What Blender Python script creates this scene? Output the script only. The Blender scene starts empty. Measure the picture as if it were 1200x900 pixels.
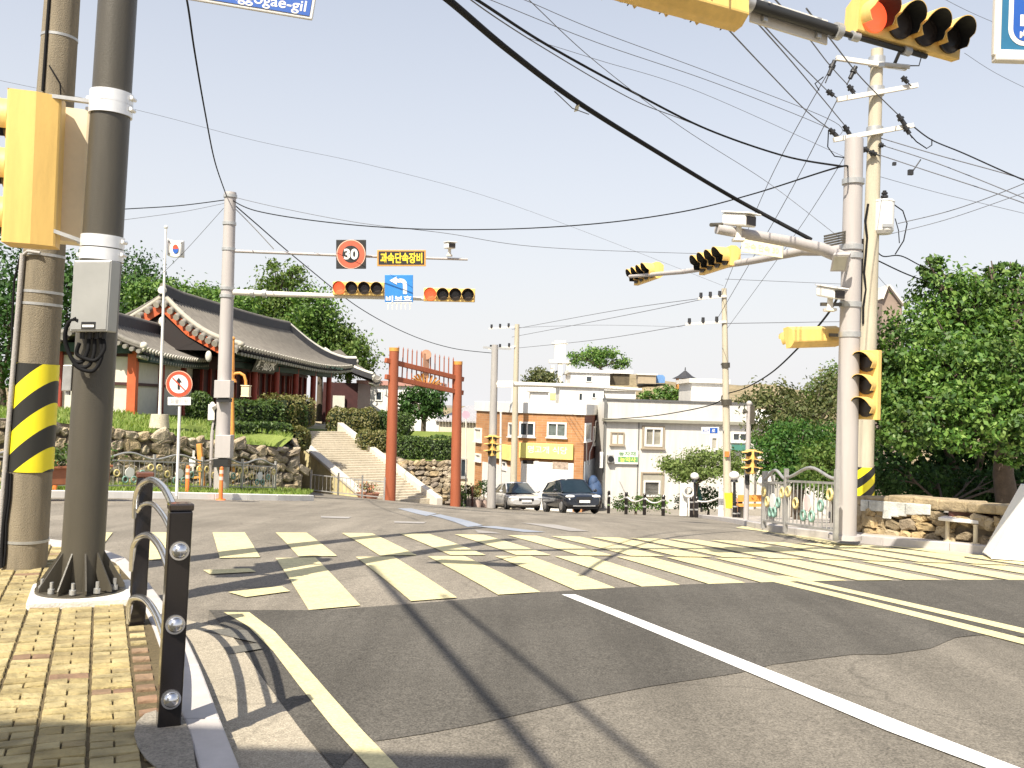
import bpy, bmesh, math, random
import numpy as np
from mathutils import Vector, Matrix
random.seed(7); RNG = np.random.default_rng(11)
SC = bpy.context.scene; COL = SC.collection
V = Vector
# ---------------------------------------------------------------- camera model (pixel grid 1200 x 900)
FOC = 1100.; PITCH = math.atan(24 / FOC); ROLL = .03; EYE = 1.65
_c, _s = math.cos(PITCH), math.sin(PITCH)
CF = V((0, _c, _s)); _U0 = V((0, -_s, _c)); _R0 = V((1, 0, 0))
CR = _R0 * math.cos(ROLL) + _U0 * math.sin(ROLL); CU = -_R0 * math.sin(ROLL) + _U0 * math.cos(ROLL)
CAMP = V((0, 0, EYE))
def ray(u, v): return CF + CR * ((u - 600) / FOC) + CU * ((450 - v) / FOC)
def W(u, v, d): return CAMP + ray(u, v) * d
def sst(a, b, x):
    t = min(1, max(0, (x - a) / (b - a))); return t * t * (3 - 2 * t)
def Pf(y):
    if y < 7: return .01 * max(y, -30)
    if y < 20:
        t = y - 7; return .07 + .01 * t + .096 * t * t / 26
    return .824 + .106 * (min(y, 53) - 20)
def tz(x, y):                                    # height of the street surface
    return -Pf(y) + .075 * (math.sqrt(x * x + 4) - x) / 2 * sst(14, 36, y) * (1 if y < 60 else 1)
def G(u, v, off=0.):                             # the street point seen at a pixel of the photograph
    d = 1.
    while d < 120:
        p = W(u, v, d)
        if p.z < tz(p.x, p.y) + off:
            lo, hi = d - .25, d
            for _ in range(24):
                m = (lo + hi) / 2; p = W(u, v, m)
                if p.z < tz(p.x, p.y) + off: hi = m
                else: lo = m
            return W(u, v, hi)
        d += .25
    return W(u, v, 60)
def B(u, d, off=0., v0=580):                     # street point in column u at distance d
    v = v0
    for _ in range(6):
        p = W(u, v, d); v += (p.z - tz(p.x, p.y) - off) * FOC / d
    return W(u, v, d)
# ---------------------------------------------------------------- mesh collector
class MB:
    def __init__(s, M=None): s.v = []; s.f = []; s.mi = []; s.sm = []; s.M = M
    def add(s, vs, fs, mi=0, sm=False):
        o = len(s.v); M = s.M
        s.v += [tuple(M @ V(p)) if M else tuple(p) for p in vs]
        for f in fs: s.f.append([o + i for i in f]); s.mi.append(mi); s.sm.append(sm)
    def hexa(s, q, mi=0):                        # q: 4 bottom + 4 top corners
        s.add(q, [(3, 2, 1, 0), (4, 5, 6, 7), (0, 1, 5, 4), (1, 2, 6, 5), (2, 3, 7, 6), (3, 0, 4, 7)], mi)
    def box(s, c, sz, X=(1, 0, 0), Y=None, Z=(0, 0, 1), mi=0):
        c = V(c); X = V(X).normalized(); Z = V(Z).normalized(); Y = V(Y).normalized() if Y is not None else Z.cross(X).normalized()
        a, b, h = X * sz[0] / 2, Y * sz[1] / 2, Z * sz[2] / 2
        s.hexa([c - a - b - h, c + a - b - h, c + a + b - h, c - a + b - h, c - a - b + h, c + a - b + h, c + a + b + h, c - a + b + h], mi)
    def bar(s, p, q, w, h, up=(0, 0, 1), mi=0):
        p, q = V(p), V(q); X = (q - p).normalized(); Y = V(up).cross(X)
        if Y.length < 1e-4: Y = V((1, 0, 0)).cross(X)
        Y.normalize(); Z = X.cross(Y)
        s.box((p + q) / 2, ((q - p).length, w, h), X, Y, Z, mi)
    def cyl(s, p, q, r0, r1=None, n=16, caps=True, mi=0, sm=True):
        r1 = r0 if r1 is None else r1
        p, q = V(p), V(q); Z = (q - p).normalized(); X = Z.orthogonal().normalized(); Y = Z.cross(X)
        vs = []
        for c, r in ((p, r0), (q, r1)):
            for i in range(n):
                a = 2 * math.pi * i / n; vs.append(c + X * (r * math.cos(a)) + Y * (r * math.sin(a)))
        s.add(vs, [(i, (i + 1) % n, n + (i + 1) % n, n + i) for i in range(n)], mi, sm)
        if caps:
            s.add(vs[:n], [tuple(range(n - 1, -1, -1))], mi); s.add(vs[n:], [tuple(range(n))], mi)
    def tube(s, path, r, n=8, caps=True, mi=0):
        P = [V(p) for p in path]; m = len(P); R = r if isinstance(r, (list, tuple)) else [r] * m
        T = [(P[min(i + 1, m - 1)] - P[max(i - 1, 0)]).normalized() for i in range(m)]
        X = T[0].orthogonal().normalized(); vs = []
        for i in range(m):
            X = (X - T[i] * X.dot(T[i])).normalized(); Y = T[i].cross(X)
            for k in range(n):
                a = 2 * math.pi * k / n; vs.append(P[i] + X * (R[i] * math.cos(a)) + Y * (R[i] * math.sin(a)))
        fs = [(i * n + k, i * n + (k + 1) % n, (i + 1) * n + (k + 1) % n, (i + 1) * n + k) for i in range(m - 1) for k in range(n)]
        s.add(vs, fs, mi, True)
        if caps: s.add(vs[:n], [tuple(range(n - 1, -1, -1))], mi); s.add(vs[-n:], [tuple(range(n))], mi)
    def prism(s, poly, o, X, Y, depth, mi=0, sm=False):   # poly in (X,Y), extruded by the vector depth
        o, X, Y, D = V(o), V(X), V(Y), V(depth); n = len(poly)
        if X.cross(Y).dot(D) > 0: poly = poly[::-1]
        a = [o + X * p[0] + Y * p[1] for p in poly]; b = [p + D for p in a]
        s.add(a, [tuple(range(n))], mi); s.add(b, [tuple(range(n - 1, -1, -1))], mi)
        s.add(a + b, [((i + 1) % n, i, n + i, n + (i + 1) % n) for i in range(n)], mi, sm)
    def ell(s, c, r, nu=12, nv=8, mi=0, jit=0.):
        c = V(c); r = (r, r, r) if not isinstance(r, (tuple, list)) else r; vs = [c + V((0, 0, r[2]))]
        for i in range(1, nv):
            t = math.pi * i / nv
            for k in range(nu):
                a = 2 * math.pi * k / nu; j = 1 + random.uniform(-jit, jit)
                vs.append(c + V((r[0] * math.sin(t) * math.cos(a) * j, r[1] * math.sin(t) * math.sin(a) * j, r[2] * math.cos(t) * j)))
        vs.append(c - V((0, 0, r[2]))); L = len(vs) - 1
        fs = [(0, 1 + k, 1 + (k + 1) % nu) for k in range(nu)]
        fs += [(1 + i * nu + k, 1 + (i + 1) * nu + k, 1 + (i + 1) * nu + (k + 1) % nu, 1 + i * nu + (k + 1) % nu) for i in range(nv - 2) for k in range(nu)]
        fs += [(L, 1 + (nv - 2) * nu + (k + 1) % nu, 1 + (nv - 2) * nu + k) for k in range(nu)]
        s.add(vs, fs, mi, True)
    def ring(s, c, X, Y, r, t, nu=16, nv=6, mi=0):
        c, X, Y = V(c), V(X), V(Y)
        s.tube([c + X * (r * math.cos(2 * math.pi * i / nu)) + Y * (r * math.sin(2 * math.pi * i / nu)) for i in range(nu + 1)], t, nv, False, mi)
    def build(s, name, mats, parent=None, bevel=0., seg=2):
        me = bpy.data.meshes.new(name); off = wloc(parent) if parent else V((0, 0, 0))
        me.from_pydata([tuple(V(p) - off) for p in s.v], [], s.f)
        for m in (mats if isinstance(mats, (list, tuple)) else [mats]): me.materials.append(m)
        me.polygons.foreach_set('material_index', s.mi); me.polygons.foreach_set('use_smooth', s.sm); me.update()
        return link(name, me, parent, bevel, seg)
def link(name, me, parent=None, bevel=0., seg=2):
    o = bpy.data.objects.new(name, me); COL.objects.link(o)
    if parent: o.parent = parent
    if bevel:
        b = o.modifiers.new('bevel', 'BEVEL'); b.width = bevel; b.segments = seg; b.limit_method = 'ANGLE'; b.harden_normals = False
    return o
def wloc(o):
    p = V((0, 0, 0))
    while o: p = p + o.location; o = o.parent
    return p
def tag(o, label, cat, group=None):
    o['label'] = label; o['category'] = cat
    if group: o['group'] = group
    return o
def thing(name, label, cat, loc, group=None):
    o = bpy.data.objects.new(name, None); o.empty_display_size = .2; COL.objects.link(o); o.location = V(loc)
    return tag(o, label, cat, group)
def struct(o, kind='structure'): o['kind'] = kind; return o
# ---------------------------------------------------------------- materials
def M(name, col, rough=.6, metal=0., var=.12, scale=4., bump=0., bscale=60., spec=.5, streak=False, coat=0.):
    m = bpy.data.materials.new(name); m.use_nodes = True; nt = m.node_tree; N = nt.nodes; L = nt.links
    b = N['Principled BSDF']; b.inputs['Roughness'].default_value = rough; b.inputs['Metallic'].default_value = metal
    b.inputs['Specular IOR Level'].default_value = spec; b.inputs['Coat Weight'].default_value = coat
    tc = N.new('ShaderNodeTexCoord'); src = tc.outputs['Object']
    if streak:
        mp = N.new('ShaderNodeMapping'); mp.inputs['Scale'].default_value = (3, 3, .35); L.new(src, mp.inputs[0]); src = mp.outputs[0]
    n = N.new('ShaderNodeTexNoise'); n.inputs['Scale'].default_value = scale; n.inputs['Detail'].default_value = 6; n.inputs['Roughness'].default_value = .65; L.new(src, n.inputs['Vector'])
    r = N.new('ShaderNodeValToRGB'); e = r.color_ramp.elements
    e[0].position = .3; e[1].position = .7
    e[0].color = (*[c * (1 - var) for c in col], 1); e[1].color = (*[min(1, c * (1 + var)) for c in col], 1)
    L.new(n.outputs['Fac'], r.inputs[0]); L.new(r.outputs[0], b.inputs['Base Color'])
    rr = N.new('ShaderNodeMapRange'); rr.inputs[3].default_value = max(.03, rough - .08); rr.inputs[4].default_value = min(1, rough + .1)
    L.new(n.outputs['Fac'], rr.inputs[0]); L.new(rr.outputs[0], b.inputs['Roughness'])
    if bump:
        n2 = N.new('ShaderNodeTexNoise'); n2.inputs['Scale'].default_value = bscale; n2.inputs['Detail'].default_value = 4; L.new(tc.outputs['Object'], n2.inputs['Vector'])
        bp = N.new('ShaderNodeBump'); bp.inputs['Strength'].default_value = bump; bp.inputs['Distance'].default_value = .02
        L.new(n2.outputs['Fac'], bp.inputs['Height']); L.new(bp.outputs[0], b.inputs['Normal'])
    return m
def ground_mat(name, c0, c1, speck=.35, fine=160., bump=.5, streaks=None, cracks=False, wear=None):
    m = bpy.data.materials.new(name); m.use_nodes = True; nt = m.node_tree; N = nt.nodes; L = nt.links
    b = N['Principled BSDF']; b.inputs['Roughness'].default_value = .9; b.inputs['Specular IOR Level'].default_value = .25
    tc = N.new('ShaderNodeTexCoord')
    def noise(sc, det=5, vec=None, rg=.6):
        n = N.new('ShaderNodeTexNoise'); n.inputs['Scale'].default_value = sc; n.inputs['Detail'].default_value = det; n.inputs['Roughness'].default_value = rg
        L.new(vec if vec is not None else tc.outputs['Object'], n.inputs['Vector']); return n.outputs['Fac']
    def ramp(f, p0, p1, a, z):
        r = N.new('ShaderNodeValToRGB'); e = r.color_ramp.elements; e[0].position = p0; e[1].position = p1; e[0].color = (*a, 1); e[1].color = (*z, 1); L.new(f, r.inputs[0]); return r.outputs[0]
    def mul(a, bb, fac=1.):
        x = N.new('ShaderNodeMix'); x.data_type = 'RGBA'; x.blend_type = 'MULTIPLY'; x.inputs[0].default_value = fac; L.new(a, x.inputs[6]); L.new(bb, x.inputs[7]); return x.outputs[2]
    c = ramp(noise(.55, 6), .35, .68, c0, c1)
    c = mul(c, ramp(noise(fine, 3, rg=.8), .36, .64, (1 - speck,) * 3, (1 + speck,) * 3))
    c = mul(c, ramp(noise(fine * .22, 4), .3, .7, (.86,) * 3, (1.12,) * 3))
    if streaks:                                   # tyre wear along the driving direction
        mp = N.new('ShaderNodeMapping'); mp.inputs['Rotation'].default_value = (0, 0, streaks); mp.inputs['Scale'].default_value = (1.6, .12, 1); L.new(tc.outputs['Object'], mp.inputs[0])
        c = mul(c, ramp(noise(1., 5, mp.outputs[0]), .38, .62, (.8,) * 3, (1.08,) * 3))
    if cracks:
        vo = N.new('ShaderNodeTexVoronoi'); vo.feature = 'DISTANCE_TO_EDGE'; vo.inputs['Scale'].default_value = .45
        dn = N.new('ShaderNodeTexNoise'); dn.inputs['Scale'].default_value = 2.; L.new(tc.outputs['Object'], dn.inputs['Vector'])
        ad = N.new('ShaderNodeMix'); ad.data_type = 'RGBA'; ad.inputs[0].default_value = .35; L.new(tc.outputs['Object'], ad.inputs[6]); L.new(dn.outputs['Color'], ad.inputs[7]); L.new(ad.outputs[2], vo.inputs['Vector'])
        c = mul(c, ramp(vo.outputs['Distance'], .001, .007, (.72,) * 3, (1,) * 3), .8)
    if wear:                                      # chipped and rubbed paint lets the road show through
        f1 = ramp(noise(11., 8, rg=.75), .585, .67, (0,) * 3, (1,) * 3); f2 = ramp(noise(1.1, 4), .42, .66, (.12,) * 3, (1,) * 3)
        mm = N.new('ShaderNodeMath'); mm.operation = 'MULTIPLY'; L.new(f1, mm.inputs[0]); L.new(f2, mm.inputs[1])
        x = N.new('ShaderNodeMix'); x.data_type = 'RGBA'; L.new(mm.outputs[0], x.inputs[0]); L.new(c, x.inputs[6]); x.inputs[7].default_value = (*wear, 1); c = x.outputs[2]
    L.new(c, b.inputs['Base Color'])
    bp = N.new('ShaderNodeBump'); bp.inputs['Strength'].default_value = bump; bp.inputs['Distance'].default_value = .01
    L.new(noise(fine, 2), bp.inputs['Height']); L.new(bp.outputs[0], b.inputs['Normal'])
    return m
def island_mat(name, cols, rough=.8, trans=0., gloss=.4, bump=0., var=.2, pos=None, spec=.5):
    m = bpy.data.materials.new(name); m.use_nodes = True; nt = m.node_tree; N = nt.nodes; L = nt.links
    b = N['Principled BSDF']; b.inputs['Roughness'].default_value = rough; b.inputs['Specular IOR Level'].default_value = spec
    g = N.new('ShaderNodeNewGeometry'); r = N.new('ShaderNodeValToRGB'); r.color_ramp.interpolation = 'LINEAR'
    e = r.color_ramp.elements
    while len(e) < len(cols): e.new(.5)
    for i, c in enumerate(cols): e[i].position = i / (len(cols) - 1); e[i].color = (*c, 1)
    L.new(g.outputs['Random Per Island'], r.inputs[0])
    tc = N.new('ShaderNodeTexCoord'); n = N.new('ShaderNodeTexNoise'); n.inputs['Scale'].default_value = pos or 5.; n.inputs['Detail'].default_value = 4; L.new(tc.outputs['Object'], n.inputs['Vector'])
    r2 = N.new('ShaderNodeValToRGB'); q = r2.color_ramp.elements; q[0].position = .32; q[1].position = .68; q[0].color = (*(1 - var,) * 3, 1); q[1].color = (*(1 + var,) * 3, 1); L.new(n.outputs['Fac'], r2.inputs[0])
    x = N.new('ShaderNodeMix'); x.data_type = 'RGBA'; x.blend_type = 'MULTIPLY'; x.inputs[0].default_value = 1; L.new(r.outputs[0], x.inputs[6]); L.new(r2.outputs[0], x.inputs[7])
    L.new(x.outputs[2], b.inputs['Base Color'])
    if bump:
        n2 = N.new('ShaderNodeTexNoise'); n2.inputs['Scale'].default_value = 30; L.new(tc.outputs['Object'], n2.inputs['Vector'])
        bp = N.new('ShaderNodeBump'); bp.inputs['Strength'].default_value = bump; bp.inputs['Distance'].default_value = .03; L.new(n2.outputs['Fac'], bp.inputs['Height']); L.new(bp.outputs[0], b.inputs['Normal'])
    if trans:
        t = N.new('ShaderNodeBsdfTranslucent'); tm = N.new('ShaderNodeMix'); tm.data_type = 'RGBA'; tm.blend_type = 'MULTIPLY'; tm.inputs[0].default_value = 1; tm.inputs[7].default_value = (1.1, 1.25, .5, 1)
        L.new(x.outputs[2], tm.inputs[6]); L.new(tm.outputs[2], t.inputs['Color'])
        mx = N.new('ShaderNodeMixShader'); mx.inputs[0].default_value = trans; out = N['Material Output']
        L.new(b.outputs[0], mx.inputs[1]); L.new(t.outputs[0], mx.inputs[2]); L.new(mx.outputs[0], out.inputs['Surface'])
    return m
def stripe_mat(name, a, b2, period, slope, off=0., axis=('X', 'Z')):   # diagonal warning stripes
    m = M(name, a, .45, var=.05); nt = m.node_tree; N = nt.nodes; L = nt.links; b = N['Principled BSDF']
    tc = N.new('ShaderNodeTexCoord'); sp = N.new('ShaderNodeSeparateXYZ'); L.new(tc.outputs['Object'], sp.inputs[0])
    def mt(op, x, y):
        k = N.new('ShaderNodeMath'); k.operation = op
        for i, q in enumerate((x, y)):
            if isinstance(q, (int, float)): k.inputs[i].default_value = q
            else: L.new(q, k.inputs[i])
        return k.outputs[0]
    f = mt('FRACT', mt('DIVIDE', mt('ADD', mt('SUBTRACT', sp.outputs[axis[1]], mt('MULTIPLY', sp.outputs[axis[0]], slope)), 50 * period + off), period), 0)
    g = mt('GREATER_THAN', f, .5)
    x = N.new('ShaderNodeMix'); x.data_type = 'RGBA'; L.new(g, x.inputs[0]); x.inputs[6].default_value = (*a, 1); x.inputs[7].default_value = (*b2, 1); L.new(x.outputs[2], b.inputs['Base Color'])
    return m
def brick_mat(name, c1, c2, mortar, bw=.2, bh=.065, rot=0.):
    m = bpy.data.materials.new(name); m.use_nodes = True; nt = m.node_tree; N = nt.nodes; L = nt.links; b = N['Principled BSDF']; b.inputs['Roughness'].default_value = .85
    tc = N.new('ShaderNodeTexCoord'); sp = N.new('ShaderNodeSeparateXYZ'); L.new(tc.outputs['Object'], sp.inputs[0]); cb = N.new('ShaderNodeCombineXYZ')
    ad = N.new('ShaderNodeMath'); ad.operation = 'MULTIPLY_ADD'; L.new(sp.outputs['Y'], ad.inputs[0]); ad.inputs[1].default_value = .9; L.new(sp.outputs['X'], ad.inputs[2])
    L.new(ad.outputs[0], cb.inputs[0]); L.new(sp.outputs['Z'], cb.inputs[1])
    br = N.new('ShaderNodeTexBrick'); br.inputs['Scale'].default_value = 1.; br.inputs['Brick Width'].default_value = bw; br.inputs['Row Height'].default_value = bh; br.inputs['Mortar Size'].default_value = .008
    br.inputs['Color1'].default_value = (*c1, 1); br.inputs['Color2'].default_value = (*c2, 1); br.inputs['Mortar'].default_value = (*mortar, 1); L.new(cb.outputs[0], br.inputs['Vector'])
    n = N.new('ShaderNodeTexNoise'); n.inputs['Scale'].default_value = 1.2; n.inputs['Detail'].default_value = 6; L.new(tc.outputs['Object'], n.inputs['Vector'])
    r = N.new('ShaderNodeValToRGB'); e = r.color_ramp.elements; e[0].position = .3; e[1].position = .7; e[0].color = (.8, .8, .8, 1); e[1].color = (1.1, 1.1, 1.1, 1); L.new(n.outputs['Fac'], r.inputs[0])
    x = N.new('ShaderNodeMix'); x.data_type = 'RGBA'; x.blend_type = 'MULTIPLY'; x.inputs[0].default_value = 1; L.new(br.outputs['Color'], x.inputs[6]); L.new(r.outputs[0], x.inputs[7]); L.new(x.outputs[2], b.inputs['Base Color'])
    return m
def lit_mat(name, col, e):
    m = M(name, col, .4, var=.02); b = m.node_tree.nodes['Principled BSDF']; b.inputs['Emission Color'].default_value = (*col, 1); b.inputs['Emission Strength'].default_value = e; return m

m_steel_dark = M('dark_painted_steel', (.066, .058, .043), .42, .0, .12, 3, .12, 90, streak=True, spec=.6)
m_steel_grey = M('grey_painted_steel', (.40, .37, .355), .5, 0, .06, 3, streak=True)
m_galv = M('galvanised_steel', (.46, .46, .45), .38, .55, .15, 9)
m_band = M('bright_steel_band', (.80, .80, .80), .3, .35, .06, 20)
m_conc = M('pole_concrete', (.22, .185, .13), .88, 0, .2, 5, .5, 120, streak=True)
m_conc_pale = M('pale_pole_concrete', (.46, .41, .31), .88, 0, .12, 3, .3, 90, streak=True)
m_conc_grey = M('grey_pole_concrete', (.36, .34, .32), .85, 0, .12, 3, .3, 90, streak=True)
m_black = M('black_plastic', (.018, .018, .02), .45, 0, .2, 8)
m_cable = M('cable_rubber', (.010, .010, .011), .75, 0, .1, 8, spec=.15)
m_wire = M('distant_wire', (.10, .10, .11), .6, 0, .1, 8)
m_sig = M('signal_yellow', (.76, .50, .15), .45, 0, .13, 2.5, .06, 30, streak=True)
m_sig_cream = M('signal_sunlit_cream', (.85, .72, .50), .5, 0, .06, 5)  # signal yellow with strong sunlight put into the colour
m_lens_off = M('unlit_lens', (.03, .022, .018), .3, 0, .1, 10)
m_red_lit = lit_mat('lit_red_lamp', (1., .10, .035), .9)
m_white = M('white_paint', (.70, .685, .65), .55, 0, .08, 1.6, streak=True)
m_offwhite = M('offwhite_paint', (.66, .62, .55), .6, 0, .08, 3)
m_blue = M('sign_blue', (.015, .085, .36), .4, 0, .06, 5)
m_lblue = M('light_sign_blue', (.03, .20, .55), .4, 0, .06, 5)
m_teal = M('sign_teal', (.02, .13, .24), .4, 0, .06, 5)
m_signblack = M('sign_black', (.015, .015, .015), .5, 0, .1, 5)
m_signred = M('sign_red', (.55, .07, .03), .45, 0, .06, 5)
m_signyel = M('sign_yellow', (.85, .60, .04), .45, 0, .05, 5)
m_orange = M('orange_plastic', (.80, .20, .045), .5, 0, .1, 8)
m_orange_wood = M('orange_brown_paint', (.62, .28, .06), .55, 0, .15, 8)
m_chrome = M('stainless_steel', (.70, .70, .71), .16, .95, .05, 6)
m_gloss_black = M('black_gloss_post', (.012, .010, .010), .16, 0, .2, 5, spec=.6)
m_redbrown = M('red_brown_paint', (.09, .03, .02), .5, 0, .2, 6)
m_gate = M('gate_red_paint', (.31, .085, .036), .6, 0, .1, 3, .15, 20, streak=True)
m_glass = M('window_glass', (.03, .04, .05), .06, 0, .2, 2, spec=.9)
m_glass_pale = M('curtained_glass', (.36, .34, .28), .12, 0, .12, 2, spec=.8)
m_granite = M('kerb_granite', (.46, .43, .41), .8, 0, .1, 6, .3, 200)
m_yel_paint = M('yellow_enamel', (.80, .66, .03), .45, 0, .08, 8)
# ---------------------------------------------------------------- lettering
def lettering(name, s, o, X, Y, height, mat, parent, width=None, bold=0., center=True):
    cu = bpy.data.curves.new(name, 'FONT'); cu.body = s; cu.size = 1.; cu.offset = bold; cu.extrude = 0.; cu.resolution_u = 3
    ob = bpy.data.objects.new(name, cu); COL.objects.link(ob); bpy.context.view_layer.update()
    me = bpy.data.meshes.new_from_object(ob.evaluated_get(bpy.context.evaluated_depsgraph_get())); bpy.data.objects.remove(ob); bpy.data.curves.remove(cu)
    n = len(me.vertices); co = np.zeros(n * 3); me.vertices.foreach_get('co', co); co = co.reshape(-1, 3)
    if n == 0: return None
    mn, mx = co.min(0), co.max(0); sy = height / max(1e-6, mx[1] - mn[1]); sx = sy if width is None else width / (mx[0] - mn[0])
    X, Y, o = V(X).normalized(), V(Y).normalized(), V(o); cx, cy = (mn[0] + mx[0]) / 2 if center else mn[0], (mn[1] + mx[1]) / 2
    off = wloc(parent)
    out = []
    for p in co: out += list(o + X * ((p[0] - cx) * sx) + Y * ((p[1] - cy) * sy) - off)
    me.vertices.foreach_set('co', out); me.materials.clear(); me.materials.append(mat); me.update(); me.name = name
    return link(name, me, parent)
# ---------------------------------------------------------------- foliage
def leaf_mesh(pts, nrm, size, name, mat, parent=None, aspect=.55, up=.25, jit=.9):
    n = len(pts); r = RNG.normal(size=(n, 3)) * jit + nrm; r[:, 2] += up; r /= np.linalg.norm(r, axis=1)[:, None] + 1e-9
    a = np.cross(r, RNG.normal(size=(n, 3))); a /= np.linalg.norm(a, axis=1)[:, None] + 1e-9; b = np.cross(r, a)
    sz = size * RNG.uniform(.6, 1.35, (n, 1)); A = a * sz * .5; Bv = b * sz * .5 * aspect
    bend = -r * sz * .12
    vs = np.stack([pts - A + bend, pts - Bv, pts + A + bend, pts + Bv], 1).reshape(-1, 3)
    if parent: vs = vs - np.array(wloc(parent))
    me = bpy.data.meshes.new(name); me.vertices.add(4 * n); me.vertices.foreach_set('co', vs.ravel())
    me.loops.add(4 * n); me.loops.foreach_set('vertex_index', np.arange(4 * n)); me.polygons.add(n)
    me.polygons.foreach_set('loop_start', np.arange(n) * 4); me.polygons.foreach_set('loop_total', np.full(n, 4)); me.update(calc_edges=True); me.materials.append(mat)
    return link(name, me, parent)
def blob_pts(blobs, n, clump=.2, per=28, inner=.5):
    vol = np.array([b[3] * b[4] * b[5] for b in blobs]) ** .75; vol = vol / vol.sum(); P = []; Nn = []
    for b, w in zip(blobs, vol):
        k = max(1, int(n * w / per)); c = np.array(b[:3]); R = np.array(b[3:6])
        d = RNG.normal(size=(k, 3)); d /= np.linalg.norm(d, axis=1)[:, None]
        rad = RNG.uniform(inner ** 2, 1.0, (k, 1)) ** .5 * RNG.uniform(.82, 1.1, (k, 1)); cc = c + d * rad * R
        cr = clump * float(np.mean(R)) * RNG.uniform(.6, 1.5, (k, 1, 1))
        o = RNG.normal(size=(k, per, 3)) * cr * np.array([1, 1, .62]); P.append((cc[:, None] + o).reshape(-1, 3))
        q = o / (np.linalg.norm(o, axis=2)[:, :, None] + 1e-6) * .7 + d[:, None] * .8; Nn.append(q.reshape(-1, 3))
    return np.concatenate(P), np.concatenate(Nn)
m_bark = M('bark', (.10, .075, .055), .9, 0, .3, 6, .9, 25)
def tree(name, label, base, blobs, n, leaf, mat, trunk_r=.16, group=None, clump=.2, per=28, cat='tree', forks=None, inner=.5, trunk_top=None):
    base = V(base); t = thing(name, label, cat, base, group); mb = MB()
    cx = V((sum(b[0] for b in blobs) / len(blobs), sum(b[1] for b in blobs) / len(blobs), sum(b[2] for b in blobs) / len(blobs)))
    low = min(b[2] - b[5] * .6 for b in blobs); top = V(trunk_top) if trunk_top else V((base.x * .6 + cx.x * .4, base.y * .6 + cx.y * .4, max(low, base.z + .5)))
    mid = (base + top) / 2 + V((random.uniform(-.1, .1), random.uniform(-.1, .1), 0))
    mb.tube([base - V((0, 0, .15)), base + (mid - base) * .12, mid, top], [trunk_r * 1.5, trunk_r * 1.1, trunk_r * .9, trunk_r * .75], 10)
    for b in blobs:
        e = V(b[:3]); m2 = top.lerp(e, .5) + V((random.uniform(-.2, .2), random.uniform(-.2, .2), .15))
        mb.tube([top - V((0, 0, .1)), m2, e], [trunk_r * .6, trunk_r * .4, trunk_r * .15], 7)
        for _ in range(3):
            q = e + V((random.uniform(-.8, .8) * b[3], random.uniform(-.8, .8) * b[4], random.uniform(-.3, .8) * b[5]))
            mb.tube([m2, m2.lerp(q, .55) + V((0, 0, .1)), q], [trunk_r * .3, trunk_r * .18, trunk_r * .06], 5)
    mb.build('trunk', m_bark, t)
    P, Q = blob_pts(blobs, n, clump, per, inner); leaf_mesh(P, Q, leaf, 'crown', mat, t)
    return t
# ---------------------------------------------------------------- sheets that lie on the street
def drape(name, polys, off, mat, zf=tz, step=1., kind='structure', thick=0.):
    bm = bmesh.new()
    for poly in polys:
        vs = [bm.verts.new((p[0], p[1], 0)) for p in poly]
        try: bm.faces.new(vs)
        except ValueError: pass
    bmesh.ops.recalc_face_normals(bm, faces=bm.faces)
    for f in bm.faces:
        if f.normal.z < 0: f.normal_flip()
    bmesh.ops.triangulate(bm, faces=[f for f in bm.faces if len(f.verts) > 4])
    xs = [v.co.x for v in bm.verts]; ys = [v.co.y for v in bm.verts]
    for ax, lo, hi in ((0, min(xs), max(xs)), (1, min(ys), max(ys))):
        k = math.floor(lo / step) + 1
        while k * step < hi:
            co = (k * step, 0, 0) if ax == 0 else (0, k * step, 0); no = (1, 0, 0) if ax == 0 else (0, 1, 0)
            bmesh.ops.bisect_plane(bm, geom=bm.verts[:] + bm.edges[:] + bm.faces[:], plane_co=co, plane_no=no, dist=1e-5); k += 1
    for v in bm.verts: v.co.z = zf(v.co.x, v.co.y) + off
    if thick:
        r = bmesh.ops.extrude_face_region(bm, geom=bm.faces[:]); 
        for v in [g for g in r['geom'] if isinstance(g, bmesh.types.BMVert)]: v.co.z += thick
    me = bpy.data.meshes.new(name); bm.to_mesh(me); bm.free(); me.materials.append(mat); o = link(name, me)
    if kind: o['kind'] = kind
    return o
def gp(pts, off=0.): return [tuple(G(u, v, off))[:2] for u, v in pts]
# ================================================================ light, sky, camera
SUN_AZ = V((-.42, -.9, 0)).normalized(); SUN_EL = math.radians(50)
w = bpy.data.worlds.new('World'); SC.world = w; w.use_nodes = True
sky = w.node_tree.nodes.new('ShaderNodeTexSky'); sky.sky_type = 'NISHITA'; sky.sun_disc = False
sky.sun_elevation = SUN_EL; sky.sun_rotation = math.atan2(SUN_AZ.x, SUN_AZ.y); sky.air_density = 1.; sky.dust_density = 2.; sky.ozone_density = 1.; sky.altitude = 0
WN, WL = w.node_tree.nodes, w.node_tree.links
wt = WN.new('ShaderNodeTexCoord'); ws = WN.new('ShaderNodeSeparateXYZ'); WL.new(wt.outputs['Generated'], ws.inputs[0])
wa_ = WN.new('ShaderNodeMath'); wa_.operation = 'ABSOLUTE'; WL.new(ws.outputs['Z'], wa_.inputs[0])
wb_ = WN.new('ShaderNodeMath'); wb_.operation = 'SUBTRACT'; wb_.inputs[0].default_value = 1.; WL.new(wa_.outputs[0], wb_.inputs[1])
wp_ = WN.new('ShaderNodeMath'); wp_.operation = 'POWER'; WL.new(wb_.outputs[0], wp_.inputs[0]); wp_.inputs[1].default_value = 1.25
wm_ = WN.new('ShaderNodeMix'); wm_.data_type = 'RGBA'; WL.new(wp_.outputs[0], wm_.inputs[0]); WL.new(sky.outputs[0], wm_.inputs[6]); wm_.inputs[7].default_value = (4.75, 4.72, 4.78, 1)   # summer haze low over the town
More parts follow.
